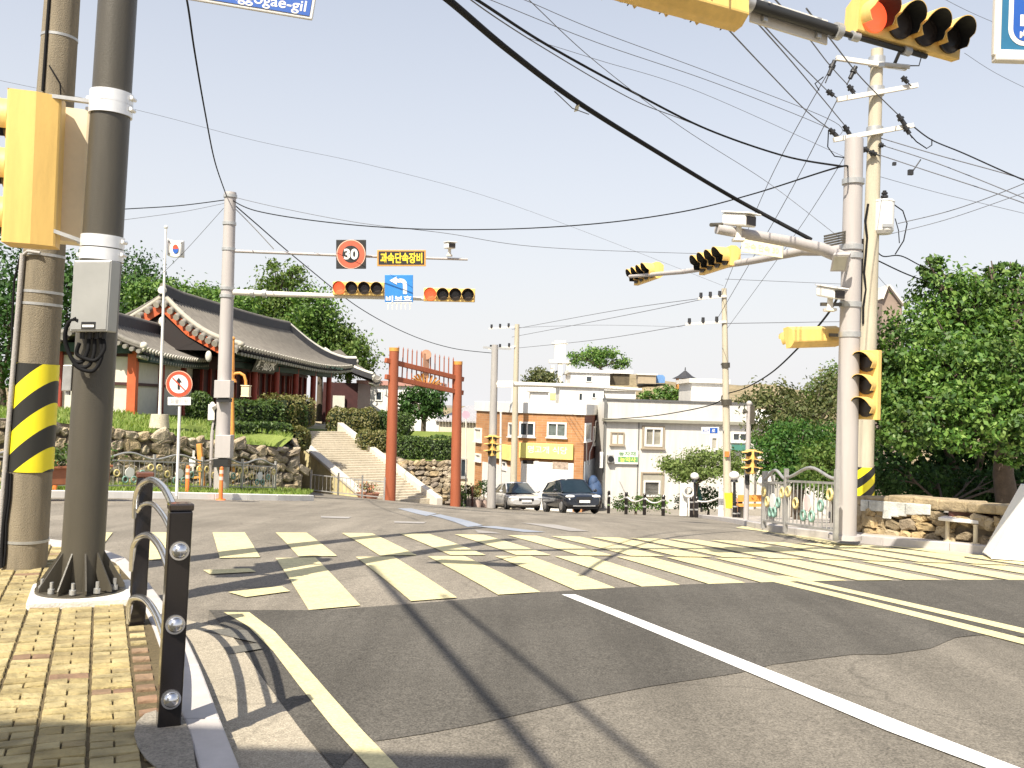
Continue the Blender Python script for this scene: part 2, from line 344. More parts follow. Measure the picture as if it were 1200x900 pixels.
WL.new(wm_.outputs[2], WN['Background'].inputs[0]); WN['Background'].inputs[1].default_value = .11
sl = bpy.data.lights.new('sun', 'SUN'); sl.energy = 5.; sl.angle = math.radians(.5); sl.color = (1, .925, .79)
so = bpy.data.objects.new('sun', sl); COL.objects.link(so)
sd = SUN_AZ * math.cos(SUN_EL) + V((0, 0, math.sin(SUN_EL))); so.rotation_euler = sd.to_track_quat('Z', 'Y').to_euler()
cam = bpy.data.cameras.new('camera'); co = bpy.data.objects.new('camera', cam); COL.objects.link(co); SC.camera = co
cam.sensor_width = 36; cam.lens = 36 * FOC / 1200; cam.clip_start = .1; cam.clip_end = 3000
co.matrix_world = Matrix(((CR.x, CU.x, -CF.x, 0), (CR.y, CU.y, -CF.y, 0), (CR.z, CU.z, -CF.z, EYE), (0, 0, 0, 1)))
SC.view_settings.view_transform = 'Standard'; SC.view_settings.look = 'None'; SC.view_settings.exposure = .8; SC.view_settings.gamma = 1
SC.render.resolution_x, SC.render.resolution_y = 1024, 768
SC.cycles.max_bounces = 6; SC.cycles.transparent_max_bounces = 4
# ================================================================ ground, road, markings
m_ground = ground_mat('bare_ground', (.20, .18, .15), (.26, .235, .2), .2, 40)
m_asphalt = ground_mat('old_asphalt_grazing', (.205, .181, .147), (.258, .229, .187), .42, 75, .6, .41, True)  # old asphalt; far brightness at grazing view is put into this paler colour
m_asphalt_b = ground_mat('worn_grey_asphalt', (.150, .134, .110), (.190, .170, .140), .45, 75, .7, .41, True)
m_patch = ground_mat('newer_asphalt', (.084, .077, .066), (.110, .101, .087), .48, 80, .7, .41)
m_mark_y = ground_mat('yellow_road_paint', (.56, .495, .275), (.63, .56, .325), .14, 50, .3, wear=(.19, .165, .135))
m_mark_w2 = ground_mat('worn_white_paint', (.27, .25, .23), (.34, .32, .30), .1, 60, .3)
m_mark_w = ground_mat('white_road_paint', (.66, .65, .62), (.74, .73, .70), .08, 120, .3, wear=(.12, .11, .1))
m_mark_b = ground_mat('blue_road_paint', (.25, .275, .325), (.31, .33, .37), .1, 120, .3)
xs = [-700, -300, -150, -80, -55] + list(range(-40, 41)) + [55, 80, 150, 300, 700]; ys = [-300, -100, -50] + list(range(-30, 71)) + [90, 130, 200, 400, 900]
gm = MB(); gm.add([(x, y, tz(max(-45, min(45, x)), y) - .004) for y in ys for x in xs], [(j * len(xs) + i, j * len(xs) + i + 1, (j + 1) * len(xs) + i + 1, (j + 1) * len(xs) + i) for j in range(len(ys) - 1) for i in range(len(xs) - 1)])
struct(gm.build('ground', m_ground))
drape('road', [[(-36, -12), (14, -12), (14, 52.9), (-36, 52.9)]], 0, m_asphalt)
patch = gp([(245, 716), (300, 716), (380, 716), (437, 712), (540, 704), (635, 695), (718, 690), (795, 686), (862, 684), (960, 682), (1080, 681), (1200, 680), (1290, 680), (1620, 684), (1620, 800), (1290, 762), (1200, 747), (1150, 745), (1120, 748), (1090, 761), (1040, 768), (1000, 768), (960, 773), (905, 780), (865, 790), (760, 806), (690, 820), (620, 836), (560, 850), (500, 861), (455, 868), (425, 872), (395, 905), (352, 857), (330, 826), (300, 788), (270, 746)])
drape('road_near_lanes', [patch[:14] + [(13.9, 5), (13.9, -11.9), (-2, -11.9), gp([(300, 905)])[0], gp([(240, 760)])[0]]], .004, m_asphalt_b)
drape('road_patch', [patch], .008, m_patch)
# crosswalk: two staggered rows of yellow bars across the road
def ylow(a): return 8.84 + .43 * a - .024 * a * a
def ymid(a): return 11.26 + .245 * a - .021 * a * a
def yfar(a): return 13.98 + .2 * a - .02 * a * a
def bar(a0, a1, fa, fb, cut=(0, 0)):
    def pt(a, fy, k):
        y = 10.
        for _ in range(8): y = fy(a)
        return (a - .345 * (y + k - 10), y + k)
    return [pt(a0, fa, cut[0]), pt(a1, fa, cut[0]), pt(a1, fb, cut[1]), pt(a0, fb, cut[1])]
lo = [-2.40, -1.45, -.555, .305, 1.09, 1.91, 2.57, 3.22, 3.83, 4.45, 5.15, 5.8, 6.5]; hi = [-4.85, -3.95, -3.03, -2.12, -1.13, -.24, .62, 1.46, 2.15, 2.78, 3.40, 4.02, 4.66, 5.33, 5.98, 6.65, 7.3]
drape('crosswalk_near_row', [bar(a, a + .465, ylow, ymid, (0, -.03)) for a in lo] + [gp([(267, 695), (330, 688), (340, 694), (288, 701)]), gp([(238, 669), (292, 667), (300, 671), (246, 674)])], .0105, m_mark_y)
drape('crosswalk_far_row', [bar(a, a + .46, ymid, yfar, (.06, 0)) for a in hi], .0105, m_mark_y)
ye = [(262, 719), (290, 735), (320, 765), (350, 805), (390, 855), (425, 894), (450, 922)]; yi = [(292, 719), (322, 742), (348, 771), (387, 816), (425, 859), (458, 893), (484, 922)]
drape('lane_edge_line', [gp([ye[i], yi[i], yi[i + 1], ye[i + 1]]) for i in range(6)], .012, m_mark_y)
drape('lane_line', [gp([(658, 698), (674, 698), (1083, 859), (1230, 916), (1192, 916), (1040, 859)])], .012, m_mark_w)
drape('centre_line', [gp([(880, 677), (900, 677), (1200, 750), (1560, 838), (1560, 845), (1200, 757)]), gp([(905, 676), (922, 676), (1200, 738), (1560, 818), (1560, 824), (1200, 744)])], .012, m_mark_y)
drape('turn_guide_line', [gp([(466, 596), (482, 596), (512, 602), (500, 605)]), gp([(504, 604), (516, 603), (566, 616), (548, 618)]), gp([(556, 617), (580, 617), (640, 624), (615, 624)])], .008, m_mark_b)
drape('stop_dash_marks', [gp([(376, 605), (412, 606), (408, 608), (376, 607)]), gp([(462, 611), (500, 612), (496, 614), (462, 613)]), gp([(610, 613), (650, 615), (690, 623), (668, 623)]), gp([(556, 621), (580, 624), (588, 626), (560, 625)])], .008, m_mark_w2)
drape('kerb_edge_line', [gp([(862, 619), (870, 617), (985, 637), (980, 640)]), gp([(985, 637), (1130, 652), (1130, 655), (980, 640)])], .008, m_mark_y)
# ---- pavement on the left with real bricks, kerb and gutter
KH = .14
kin = [G(u, v, KH) for u, v in [(244, 935), (231, 900), (211, 825), (185, 747), (164, 700), (150, 672), (132, 655), (108, 645), (70, 638), (0, 633), (-120, 630)]]
kout = [G(u, v, KH) for u, v in [(296, 935), (281, 900), (252, 825), (222, 747), (188, 700), (164, 668), (143, 650), (112, 638), (70, 631), (0, 626), (-120, 623)]]
R2 = V((-.40, .917, 0)).normalized(); N2 = V((R2.y, -R2.x, 0))
def ext(p, t): return (p.x - R2.x * t, p.y - R2.y * t)
kin2 = [ext(kin[0], 9)] + [(p.x, p.y) for p in kin]; kout2 = [ext(kout[0], 9)] + [(p.x, p.y) for p in kout]
m_bed = ground_mat('sand_joint', (.085, .066, .034), (.13, .10, .055), .25, 80)
drape('pavement', [kin2 + [(-20, kin2[-1][1]), (-20, -9)]], KH - .014, m_bed)
kb = MB()
def strip(mb, A, Bp, n, h0, h1, gap=.006):
    # cut a band between two polylines into stones of about one metre
    La = [0]
    for i in range(1, len(A)): La.append(La[-1] + math.dist(A[i], A[i - 1]))
    def at(P, s):
        for i in range(1, len(P)):
            if s <= La[i] or i == len(P) - 1:
                t = (s - La[i - 1]) / max(1e-6, La[i] - La[i - 1]); return (P[i - 1][0] + (P[i][0] - P[i - 1][0]) * t, P[i - 1][1] + (P[i][1] - P[i - 1][1]) * t)
    s = 0
    while s < La[-1] - .05:
        e = min(s + n, La[-1]) - gap; q = [at(A, s), at(Bp, s), at(Bp, e), at(A, e)]
        mb.hexa([(p[0], p[1], tz(*p) - .1 + h0) for p in q] + [(p[0], p[1], tz(*p) + h1) for p in q]); s += n
strip(kb, kin2, kout2, 1., 0, KH); struct(kb.build('kerb', m_granite, bevel=.012))
gout = gp([(432, 960), (385, 900), (355, 862), (330, 828), (305, 794), (285, 764), (265, 739), (240, 714), (205, 690), (175, 668), (150, 655)])
gin = [(p[0] + .0, p[1]) for p in kout2[1:]]
m_gut = ground_mat('gutter_concrete', (.30, .265, .205), (.40, .35, .27), .38, 110, .6, None, True)
m_gut_dark = ground_mat('gutter_tar', (.12, .115, .10), (.16, .15, .13), .3, 130)
gt = [gin[0], gin[1], gin[2], gin[3], gin[4]] + [gout[6], gout[5], gout[4], gout[3], gout[2], gout[1], gout[0]]
drape('gutter', [[ext(V((*gin[0], 0)), 9)] + gt + [ext(V((*gout[0], 0)), 9)]], .014, m_gut)
drape('gutter_repair', [gp([(262, 762), (300, 757), (308, 763), (268, 770)]), gp([(238, 742), (268, 739), (290, 742), (300, 756), (262, 762)][:4])], .019, m_gut_dark)
# bricks
m_brick = island_mat('yellow_paver', [(.275, .215, .095), (.36, .285, .13), (.32, .26, .13), (.38, .31, .155), (.245, .19, .09)], .88, bump=.5, var=.3, pos=7)
m_brick_b = island_mat('brown_paver', [(.17, .105, .06), (.23, .14, .085), (.20, .13, .075), (.27, .18, .11)], .85, bump=.35, var=.25, pos=9)
def inpoly(p, poly):
    c = False; n = len(poly)
    for i in range(n):
        a, b = poly[i], poly[i - 1]
        if (a[1] > p[1]) != (b[1] > p[1]) and p[0] < (b[0] - a[0]) * (p[1] - a[1]) / (b[1] - a[1]) + a[0]: c = not c
    return c
pv = MB(); pvb = MB(); area = kin2 + [(-9, kin2[-1][1]), (-9, -2)]; cw = .215
O2 = V((*kin2[2], 0))
def put(mb, c0, c1, r0, r1):
    cs = [O2 + N2 * a + R2 * b for a, b in ((c0, r0), (c1, r0), (c1, r1), (c0, r1))]
    if not all(inpoly((p.x, p.y), area) for p in cs): return
    t = random.uniform(-.004, .003); tl = random.uniform(-.003, .003); tk = random.uniform(-.003, .003)
    zs = [KH + t + tl + tk, KH + t - tl + tk, KH + t - tl - tk, KH + t + tl - tk]
    ctr = sum(cs, V((0, 0, 0))) / 4; top = [p.lerp(ctr, .02) for p in cs]; hi_ = [p.lerp(ctr, .07) for p in cs]
    q = [(p.x, p.y, tz(p.x, p.y) + KH - .05) for p in cs] + [(p.x, p.y, tz(p.x, p.y) + z - .006) for p, z in zip(top, zs)] + [(p.x, p.y, tz(p.x, p.y) + z) for p, z in zip(hi_, zs)]
    mb.add(q, [(0, 1, 5, 4), (1, 2, 6, 5), (2, 3, 7, 6), (3, 0, 4, 7), (4, 5, 9, 8), (5, 6, 10, 9), (6, 7, 11, 10), (7, 4, 8, 11), (8, 9, 10, 11)])
for ci in range(-26, 12):
    x0 = ci * cw - .42; dirty = -3 < ci < 3
    sh = random.uniform(0, .1); r = -4. + sh
    k = 0
    while r < 9:
        j = random.uniform(-.004, .004); bm_ = pvb if (x0 > -.3 and r > .25 and r < 2.2) or random.random() < .03 else pv
        if k % 2: put(bm_, x0 + .005, x0 + cw - .005, r + .006, r + .097)
        else: put(bm_, x0 + .008, x0 + cw / 2 - .003, r + .006, r + .097); put(bm_, x0 + cw / 2 + .003, x0 + cw - .008, r + .006, r + .097)
        r += .103; k += 1
struct(pv.build('pavement_bricks', m_brick)); struct(pvb.build('pavement_dark_bricks', m_brick_b))
m_rubble = M('broken_concrete', (.10, .095, .085), .9, 0, .4, 14, 1., 60)
# ---- pavement on the right
m_pave_r = ground_mat('pale_pavement', (.40, .355, .31), (.48, .43, .38), .12, 60, .3, None, True)
kr = [G(u, v) for u, v in [(1290, 664), (1200, 655), (1100, 645), (1040, 640), (985, 634), (940, 629), (905, 624), (880, 619), (868, 615)]]
krp = [(p.x, p.y) for p in kr] + [(6.9, 30), (8.0, 38), (9.6, 50)]
# kerb on the right in two rows
def off_poly(P, d):
    o = []
    for i in range(len(P)):
        a = V((*P[max(0, i - 1)], 0)); b = V((*P[min(len(P) - 1, i + 1)], 0)); t = (b - a).normalized(); n = V((t.y, -t.x, 0)); o.append((P[i][0] + n.x * d, P[i][1] + n.y * d))
    return o
krp = krp[::-1] if False else krp
kri = off_poly(krp, .18)
kb2 = MB(); strip(kb2, kri, krp, 1., 0, .13); struct(kb2.build('kerb_of_far_pavement', m_granite, bevel=.012))
drape('far_pavement', [kri + [(16, 50), (16, 8)]], .125, m_pave_r)
# ---- traffic island verge on the left, with kerb
kl = [G(u, v) for u, v in [(-60, 582), (40, 583), (110, 583.5), (200, 584.5), (280, 586), (340, 587), (368, 587)]]
klp = [(p.x, p.y) for p in kl]; kli = off_poly(klp, -.22)
kb3 = MB(); strip(kb3, klp, kli, 1., 0, .16); struct(kb3.build('verge_kerb', m_white, bevel=.015))
UP = V((0, 0, 1))
def zat(u, v, d): return W(u, v, d).z
def dep(p): return (V(p) - CAMP).dot(CF)
# ================================================================ dark signal pole in the foreground
pb = G(94, 700, KH); dP = dep(pb); pt = W(138, 0, dP); axis = (pt - pb).normalized()
def onp(v, extra=0): # point of the pole axis at image row v
    lo_, hi_ = 0., 9.
    for _ in range(40):
        m = (lo_ + hi_) / 2; q = pb + axis * m; d = dep(q); vv = 450 - FOC * (q - CAMP).dot(CU) / d
        if vv > v: lo_ = m
        else: hi_ = m
    return pb + axis * (lo_ + extra)
t = thing('signal_pole', 'dark olive steel signal pole on finned base plate beside the yellow brick pavement', 'pole', pb)
mb = MB(); mb.cyl(pb + axis * .06, pb + axis * 8.2, .155, .128, 32); mb.build('shaft', m_steel_dark, t)
mb = MB(); mb.cyl(pb + axis * .05, pb + axis * .075, .32, .32, 32); mb.build('base_plate', m_steel_dark, t, .004)
mb = MB()
for k in range(10):
    mb = MB(); a = 2 * math.pi * (k + .35) / 10; r = V((math.cos(a), math.sin(a), 0)); q = pb + axis * .075
    mb.prism([(.14, 0), (.315, 0), (.315, .03), (.15, .29), (.14, .29)], q - r.cross(UP) * .006, r, axis, r.cross(UP) * .012); mb.build('fin', m_steel_dark, t)
mb = MB()
for k in range(10):
    mb = MB(); a = 2 * math.pi * (k + .85) / 10; r = V((math.cos(a), math.sin(a), 0)); q = pb + r * .27 + axis * .075
    mb.cyl(q, q + axis * .035, .026, .026, 6); mb.cyl(q + axis * .035, q + axis * .085, .013, .013, 10); mb.build('anchor_bolt', m_galv, t)
ARMZ = 5.58
a0 = pb + axis * ((ARMZ + .15 - pb.z) / axis.z); a1 = W(880, 5, 9.06); a2 = W(985, 38, 9.5); a3 = W(1085, 66, 9.95)
mb = MB(); mb.tube([a0, a0.lerp(a1, .5) + UP * .12, a1, a2], [.085, .075, .062, .058], 16); mb.tube([a2, a3], .03, 12)
mb.build('mast_arm', M('shaded_arm_paint', (.02, .02, .019), .45, 0, .2, 6), t)  # darker than the pole: shade on the arm's underside put into its colour
mb = MB()
for q0, q1, r in ((a1.lerp(a2, -.06), a1.lerp(a2, .0), .085), (a1.lerp(a2, .93), a1.lerp(a2, .99), .085), (a2.lerp(a3, .12), a2.lerp(a3, .2), .05), (a2.lerp(a3, .72), a2.lerp(a3, .8), .05)): mb = MB(); mb.cyl(q0, q1, r, r, 16); mb.build('arm_clamp', m_galv, t)
mb = MB()
for v in (116, 129, 284, 299):
    mb = MB(); q = onp(v); mb.cyl(q - axis * .045, q + axis * .045, .158, .158, 28)
    for sg in (-1, 1): e = q + CR * sg * .165; mb.cyl(e - CF * .04, e + CF * .04, .016, .016, 8)
    mb.build('clamp_band', m_band, t, .003)
mb = MB()
for (v0, v1, h) in ((123, 121, 58), (291, 271, 30)):
    mb = MB(); q = onp(v0); mb.bar(q - CF * .02, W(h, v1 - (8 if v0 < 200 else 12), dP - .12), .05, .028); mb.build('signal_bracket', m_galv, t)
# footing
mb = MB(); c = pb + V((.0, .02, -.0)); q = [c + N2 * a + R2 * b for a, b in ((-.36, -.36), (.36, -.36), (.36, .36), (-.36, .36))]
mb.hexa([V((p.x, p.y, c.z - .14)) for p in q] + [V((p.x, p.y, c.z + .055)) for p in q]); tag(mb.build('pole_footing', M('footing_plaster', (.62, .59, .54), .85, 0, .15, 5, .4, 60), bevel=.02), 'white plastered concrete footing under the dark finned signal pole', 'footing')
# control box and its cables
q = onp(351) + CR * .075 - CF * .23; bx = thing('control_box', 'grey metal control box strapped to the dark signal pole', 'control box', q)
X = (CR - CF * .02).normalized(); Yb = UP.cross(X).normalized()
mb = MB(); mb.box(q, (.285, .15, .53), X, None, axis); mb.build('cabinet', M('grey_box_paint', (.36, .36, .34), .42, .35, .06, 4), bx, .008)
mb = MB(); mb.box(q - Yb * .077 - axis * .0, (.262, .008, .505), X, None, axis); mb.build('door', M('grey_door_paint', (.39, .39, .37), .4, .35, .06, 4), bx, .004)
mb = MB(); mb.box(q - Yb * .083 - axis * .22 + X * .0, (.105, .004, .05), X, None, axis); lb = mb.build('nameplate', m_signblack, bx)
mb = MB(); mb.box(q - Yb * .086 - axis * .225, (.085, .003, .018), X, None, axis); mb.build('plate_text', m_white, lb)
mb = MB()
for s in (-.2, .2): mb.cyl(q - X * .15 - Yb * .03 + axis * (s - .04), q - X * .15 - Yb * .03 + axis * (s + .04), .013, .013, 10)
mb.build('hinge', m_galv, bx)
mb = MB()
for k in range(4): e = q - axis * .265 + X * (-.08 + .055 * k); mb.cyl(e, e - axis * .05, .02, .018, 10)
mb.build('cable_gland', m_black, bx)
g0 = q - axis * .3
cb_ = MB()
def smooth(P, n=6):
    Q = []
    for i in range(len(P) - 1):
        p0, p1, p2, p3 = P[max(0, i - 1)], P[i], P[i + 1], P[min(len(P) - 1, i + 2)]
        for k in range(n): s = k / n; Q.append(.5 * ((2 * p1) + (p2 - p0) * s + (2 * p0 - 5 * p1 + 4 * p2 - p3) * s * s + (3 * p1 - p0 - 3 * p2 + p3) * s ** 3))
    return Q + [P[-1]]
def wp(u, v, dd=-.2): return W(u, v, dP + dd)
for pth in ([(104, 396), (103, 410), (96, 424), (84, 420), (77, 400), (78, 384), (85, 375), (92, 376)], [(111, 396), (110, 415), (103, 429), (90, 428), (80, 412), (76, 395), (80, 379), (90, 373)], [(118, 396), (119, 418), (110, 434), (96, 433), (86, 426)], [(121, 396), (122, 410), (112, 422), (99, 420), (90, 414), (93, 402)]):
    cb_.tube(smooth([wp(u, v, -.22 - .012 * i) for i, (u, v) in enumerate(pth)]), .0145, 8)
tag(cb_.build('cable_loops', m_cable), 'black cable loops hanging under the grey control box', 'cable')
mb = MB(); q = onp(443) - CR * .17 - CF * .05; mb.box(q, (.07, .07, .20), CR, None, axis); mb.cyl(q - axis * .1, q - axis * .13, .02, .02, 10)
tag(mb.build('push_button_box', m_galv, bevel=.01), 'small grey box on the left side of the dark signal pole', 'button box')
# ---------------------------------------------------------------- traffic signals
def signal(name, label, c, axis_, normal, lit=(), n=4, lens=.30, pitch=.345, cat='traffic light', group=None, body=None, visor=.28, back=None, depth=.2):
    # axis_: along the row of lamps, first lamp first. normal: the way the lamps face
    c = V(c); X = V(axis_).normalized(); N = V(normal); N = (N - X * N.dot(X)).normalized(); Z = X.cross(N); body = body or m_sig
    t = thing(name, label, cat, c, group); L = pitch * n + .03; h = lens / 2 + .03
    mb = MB(); sec = [(-h, 0), (h, 0), (h, -depth * .55), (h * .62, -depth), (-h * .62, -depth), (-h, -depth * .55)]
    mb.prism(sec, c - X * L / 2, Z, N, X * L); mb.build('housing', body, t, .018)
    vis = []
    for k in range(n):
        p = c + X * ((k - (n - 1) / 2) * pitch); 
        mb = MB(); mb.cyl(p - N * .005, p + N * .028, lens / 2 + .006, lens / 2 + .006, 24)
        mb.cyl(p + N * .028, p + N * .042, lens / 2 - .01, lens / 2 - .06, 24); mb.build('lamp', m_red_lit if k in lit else m_lens_off, t)
        vb = MB(); nn = 22; a0_, a1_ = -.62, math.pi + .62; up = UP - N * UP.dot(N); up.normalize(); sd_ = up.cross(N)
        ro, ri = lens / 2 + .018, lens / 2 + .010; vs = []; vin = []
        for i in range(nn + 1):
            a = a0_ + (a1_ - a0_) * i / nn; d = sd_ * math.cos(a) + up * math.sin(a); ln = visor * (.62 + .38 * max(0, math.sin(a)) ** .7 if math.sin(a) > 0 else .62 - .12)
            for r_, L_ in ((ro, vs), (ri, vin)): L_ += [p + d * r_, p + d * r_ + N * ln]
        vb.add(vs, [(2 * i, 2 * i + 1, 2 * i + 3, 2 * i + 2) for i in range(nn)], 0, True)
        vb.add(vin, [(2 * i, 2 * i + 2, 2 * i + 3, 2 * i + 1) for i in range(nn)], 1, True)
        vb.add(vs + vin, [(2 * i + 1, 2 * (nn + 1) + 2 * i + 1, 2 * (nn + 1) + 2 * i + 3, 2 * i + 3) for i in range(nn)], 0, True)
        vb.build('visor', [body, m_signblack], t)
    return t
armd = (a3 - a2).normalized(); armn = V((armd.y, -armd.x, 0))
signal('traffic_light', 'large yellow four lamp signal with red lit under overhead wires top right', W(1068, 33, 9.78) - armn * .0, armd, armn - UP * .05, (0,), visor=.27)
q = W(786, -2, 8.75); signal('traffic_light', 'yellow signal seen from behind and below, cut off by the top edge of the photo', q, -armd, -armn - UP * .12, (), visor=.3, depth=.24)
mb = MB(); mb.bar(q + UP * .12, a0.lerp(a1, .86) + UP * .05, .06, .06); tag(mb.build('signal_hanger', m_offwhite), 'cream bracket holding the signal cut off by the top edge', 'bracket')
# white board fixed on the arm
t = thing('arm_board', 'white board backing the black mast arm left of the large red signal', 'board', a1.lerp(a2, .5))
mb = MB(); c = a1.lerp(a2, .48) - armn * .085; mb.box(c, ((a2 - a1).length * .86, .03, .25), a2 - a1, None, UP); mb.build('panel', m_offwhite, t, .006)
mb = MB()
for k in (-.3, .3): mb.box(c + (a2 - a1) * k + armn * .03, (.05, .06, .2), a2 - a1, None, UP)
mb.build('bracket', m_galv, t)
# flood lamp under the arm
c = W(1048, 77, 9.9); t = thing('flood_lamp', 'flat grey flood lamp hanging below the large red signal', 'lamp', c)
mb = MB(); mb.box(c, (.27, .2, .045), CR + CU * -.1, None, UP - CF * .35); mb.build('housing', m_galv, t, .01)
mb = MB(); Zf = (UP - CF * .35).normalized(); Xf = (CR + CU * -.1).normalized(); mb.box(c - Zf * .027, (.22, .15, .008), Xf, None, Zf); mb.build('diffuser', m_glass_pale, t)
mb = MB(); mb.bar(c + Zf * .02, a3 - armd * .35, .03, .02); mb.tube([c + CR * .13, c + CR * .26 + UP * .0, c + CR * .29 + UP * .12, c + CR * .2 + UP * .2], .007, 6); mb.build('bracket', m_steel_dark, t)
# signal heads on the dark pole
c = W(29, 199, dP - .1); t = sgY = signal('traffic_light', 'big yellow signal head seen from behind at the left edge', c + V((-.12, 0, 0)), axis * -1 + CR * .02, V((-.93, -.28, 0)), (), 3, .28, .37, 'traffic light', 'signal heads on the dark pole', m_sig, .24, depth=.36)
c = W(88, 212, dP + .42); t = signal('traffic_light', 'pale cream signal head between the concrete pole and the dark pole', c, axis * -1, V((-.35, .93, 0)), (), 3, .26, .34, 'traffic light', 'signal heads on the dark pole', m_sig_cream, .2, depth=.26)
# ================================================================ concrete utility pole on the left
cb0 = G(26, 664, KH); dC = dep(cb0); ct = W(73, 0, dC); cax = (ct - cb0).normalized()
def onc(v):
    lo_, hi_ = -1., 9.
    for _ in range(40):
        m = (lo_ + hi_) / 2; q = cb0 + cax * m; vv = 450 - FOC * (q - CAMP).dot(CU) / dep(q)
        if vv > v: lo_ = m
        else: hi_ = m
    return cb0 + cax * lo_
def rc(q): return .205 - .0115 * (q - cb0).length
t = thing('utility_pole', 'leaning concrete utility pole with yellow and black warning wrap at the left edge', 'utility pole', cb0)
mb = MB(); mb.cyl(cb0 - cax * .2, cb0 + cax * 9.5, .207, .10, 32); mb.build('shaft', m_conc, t)
q0, q1 = onc(551), onc(426); mb = MB(); mb.cyl(q0, q1, rc(q0) + .008, rc(q1) + .008, 40, False)
mb.build('warning_wrap', stripe_mat('warning_stripes', (.82, .70, .02), (.02, .02, .018), .39, .9, .1), t)
mb = MB()
for v in (45, 300, 343, 357, 632): mb = MB(); q = onc(v); mb.cyl(q - cax * .012, q + cax * .012, rc(q) + .006, rc(q) + .006, 32); mb.build('strap', m_galv, t)
mb = MB()
def oncs(v, a, extra=.02): # point on the pole's surface, a: angle from camera-facing, + = right
    q = onc(v); d = CR * math.sin(a) - CF * math.cos(a); return q + d * (rc(q) + extra)
mb.tube([oncs(v, -.55, .03) for v in (300, 360, 430, 500, 560, 610, 655)], .022, 10); mb.tube([oncs(302, -.5, .03), oncs(298, -.2, .04), oncs(300, .3, .03)], .014, 8); mb.build('conduit', m_conc_grey, t)
mb = MB(); mb.tube([oncs(v, -.28 + .02 * i, .012) for i, v in enumerate((-60, 0, 45, 80, 113))], .014, 8)
mb.tube([oncs(v, -.38 + .05 * math.sin(i * 2), .02) for i, v in enumerate((552, 580, 610, 640, 660))], .016, 8); mb.tube([oncs(v, -.25 + .04 * math.sin(i * 2.3), .016) for i, v in enumerate((552, 580, 610, 640, 658))], .010, 8)
mb.tube([oncs(302, -.9, .02), oncs(330, -1.1, .05), oncs(380, -1.15, .04), oncs(420, -.9, .02)], .01, 6)
mb.tube([oncs(84, .05, .01), oncs(92, .3, .03), oncs(104, .62, .04), oncs(130, .8, .01)], .007, 6); mb.build('cable', m_cable, t)
# ================================================================ guard rail with two posts
gp0 = G(197, 852, KH - .01); gp1 = G(160, 731, KH - .01); gt_ = gp0.z + (W(214, 590, dep(gp0)).z - gp0.z); gh = gt_ - gp0.z
t = thing('guard_rail', 'black post and steel bar guard rail along the pavement kerb', 'guard rail', gp0)
gX = (gp0 - gp1).normalized(); gY = V((-gX.y, gX.x, 0)).normalized(); gtilt = (W(214, 590, dep(gp0)) - gp0) / gh
gtilt = V((gtilt.x * .55, 0, 1))
m_post_side = M('post_varnish', (.03, .022, .016), .12, 0, .3, 3, spec=.6, coat=.5)
for g in (gp0, gp1):
    mb = MB(); h = gh if g is gp0 else gh * .99
    mb.hexa([g + gX * a * .052 + gY * b * .052 for a, b in ((-1, -1), (1, -1), (1, 1), (-1, 1))] + [g + gtilt * (h - .035) + gX * a * .052 + gY * b * .052 for a, b in ((-1, -1), (1, -1), (1, 1), (-1, 1))]); p = mb.build('post', m_gloss_black, t, .008)
    mb = MB(); mb.box(g + gtilt * (h - .017), (.112, .112, .035), gX, gY); mb.build('cap', M('post_cap_brown', (.12, .045, .025), .35, 0, .2, 6) if g is gp1 else m_post_side, p, .008)
    if g is gp0:
        for hh in (.145, .492, .835):
            mb = MB(); q = g + gtilt * hh; mb.cyl(q + gX * .05, q + gX * .064, .046, .044, 24); mb.ell(q + gX * .06, (.036, .036, .036), 16, 10); mb.build('end_cap', m_chrome, p)
rail_side = -1 if (gY.dot(CR) < 0) else 1
for hh in (.145, .50, .86):
    A = gp1 + gtilt * hh; Bq = gp0 + gtilt * (hh - .015); k_ = .62 if hh < .2 else 1.; Lf = -gY * rail_side
    cp = [(.012, -.13, .050), (.016, -.03, .052), (.03, .055 * k_, .045), (.09, .125 * k_, .02), (.2, .165 * k_, -.02), (.4, .15 * k_, -.05), (.65, .085 * k_, -.055), (.86, .03 * k_, -.03), (1., 0, 0)]
    P = smooth([A.lerp(Bq, s) + UP * u_ + Lf * l_ for s, u_, l_ in cp]); mb = MB(); mb.tube(P, .0225, 14); mb.build('bar', m_chrome, t)
    if hh > .8:
        P = smooth([A.lerp(Bq, s) + UP * (u_ - .13 - .05 * math.sin(math.pi * s)) + Lf * (l_ - .01) for s, u_, l_ in cp[2:]]); mb = MB(); mb.tube(P, .017, 12); mb.build('bar', m_chrome, t)
m_rub2 = ground_mat('rough_concrete', (.20, .18, .15), (.30, .27, .22), .3, 70, .8)
drape('concrete_patch', [gp([(160, 848), (170, 838), (186, 833), (204, 836), (215, 843), (221, 856), (226, 872), (228, 890), (231, 905), (205, 908), (184, 902), (170, 890), (161, 876), (157, 862)], KH)], KH + .002, m_rub2, step=.1, thick=.006)
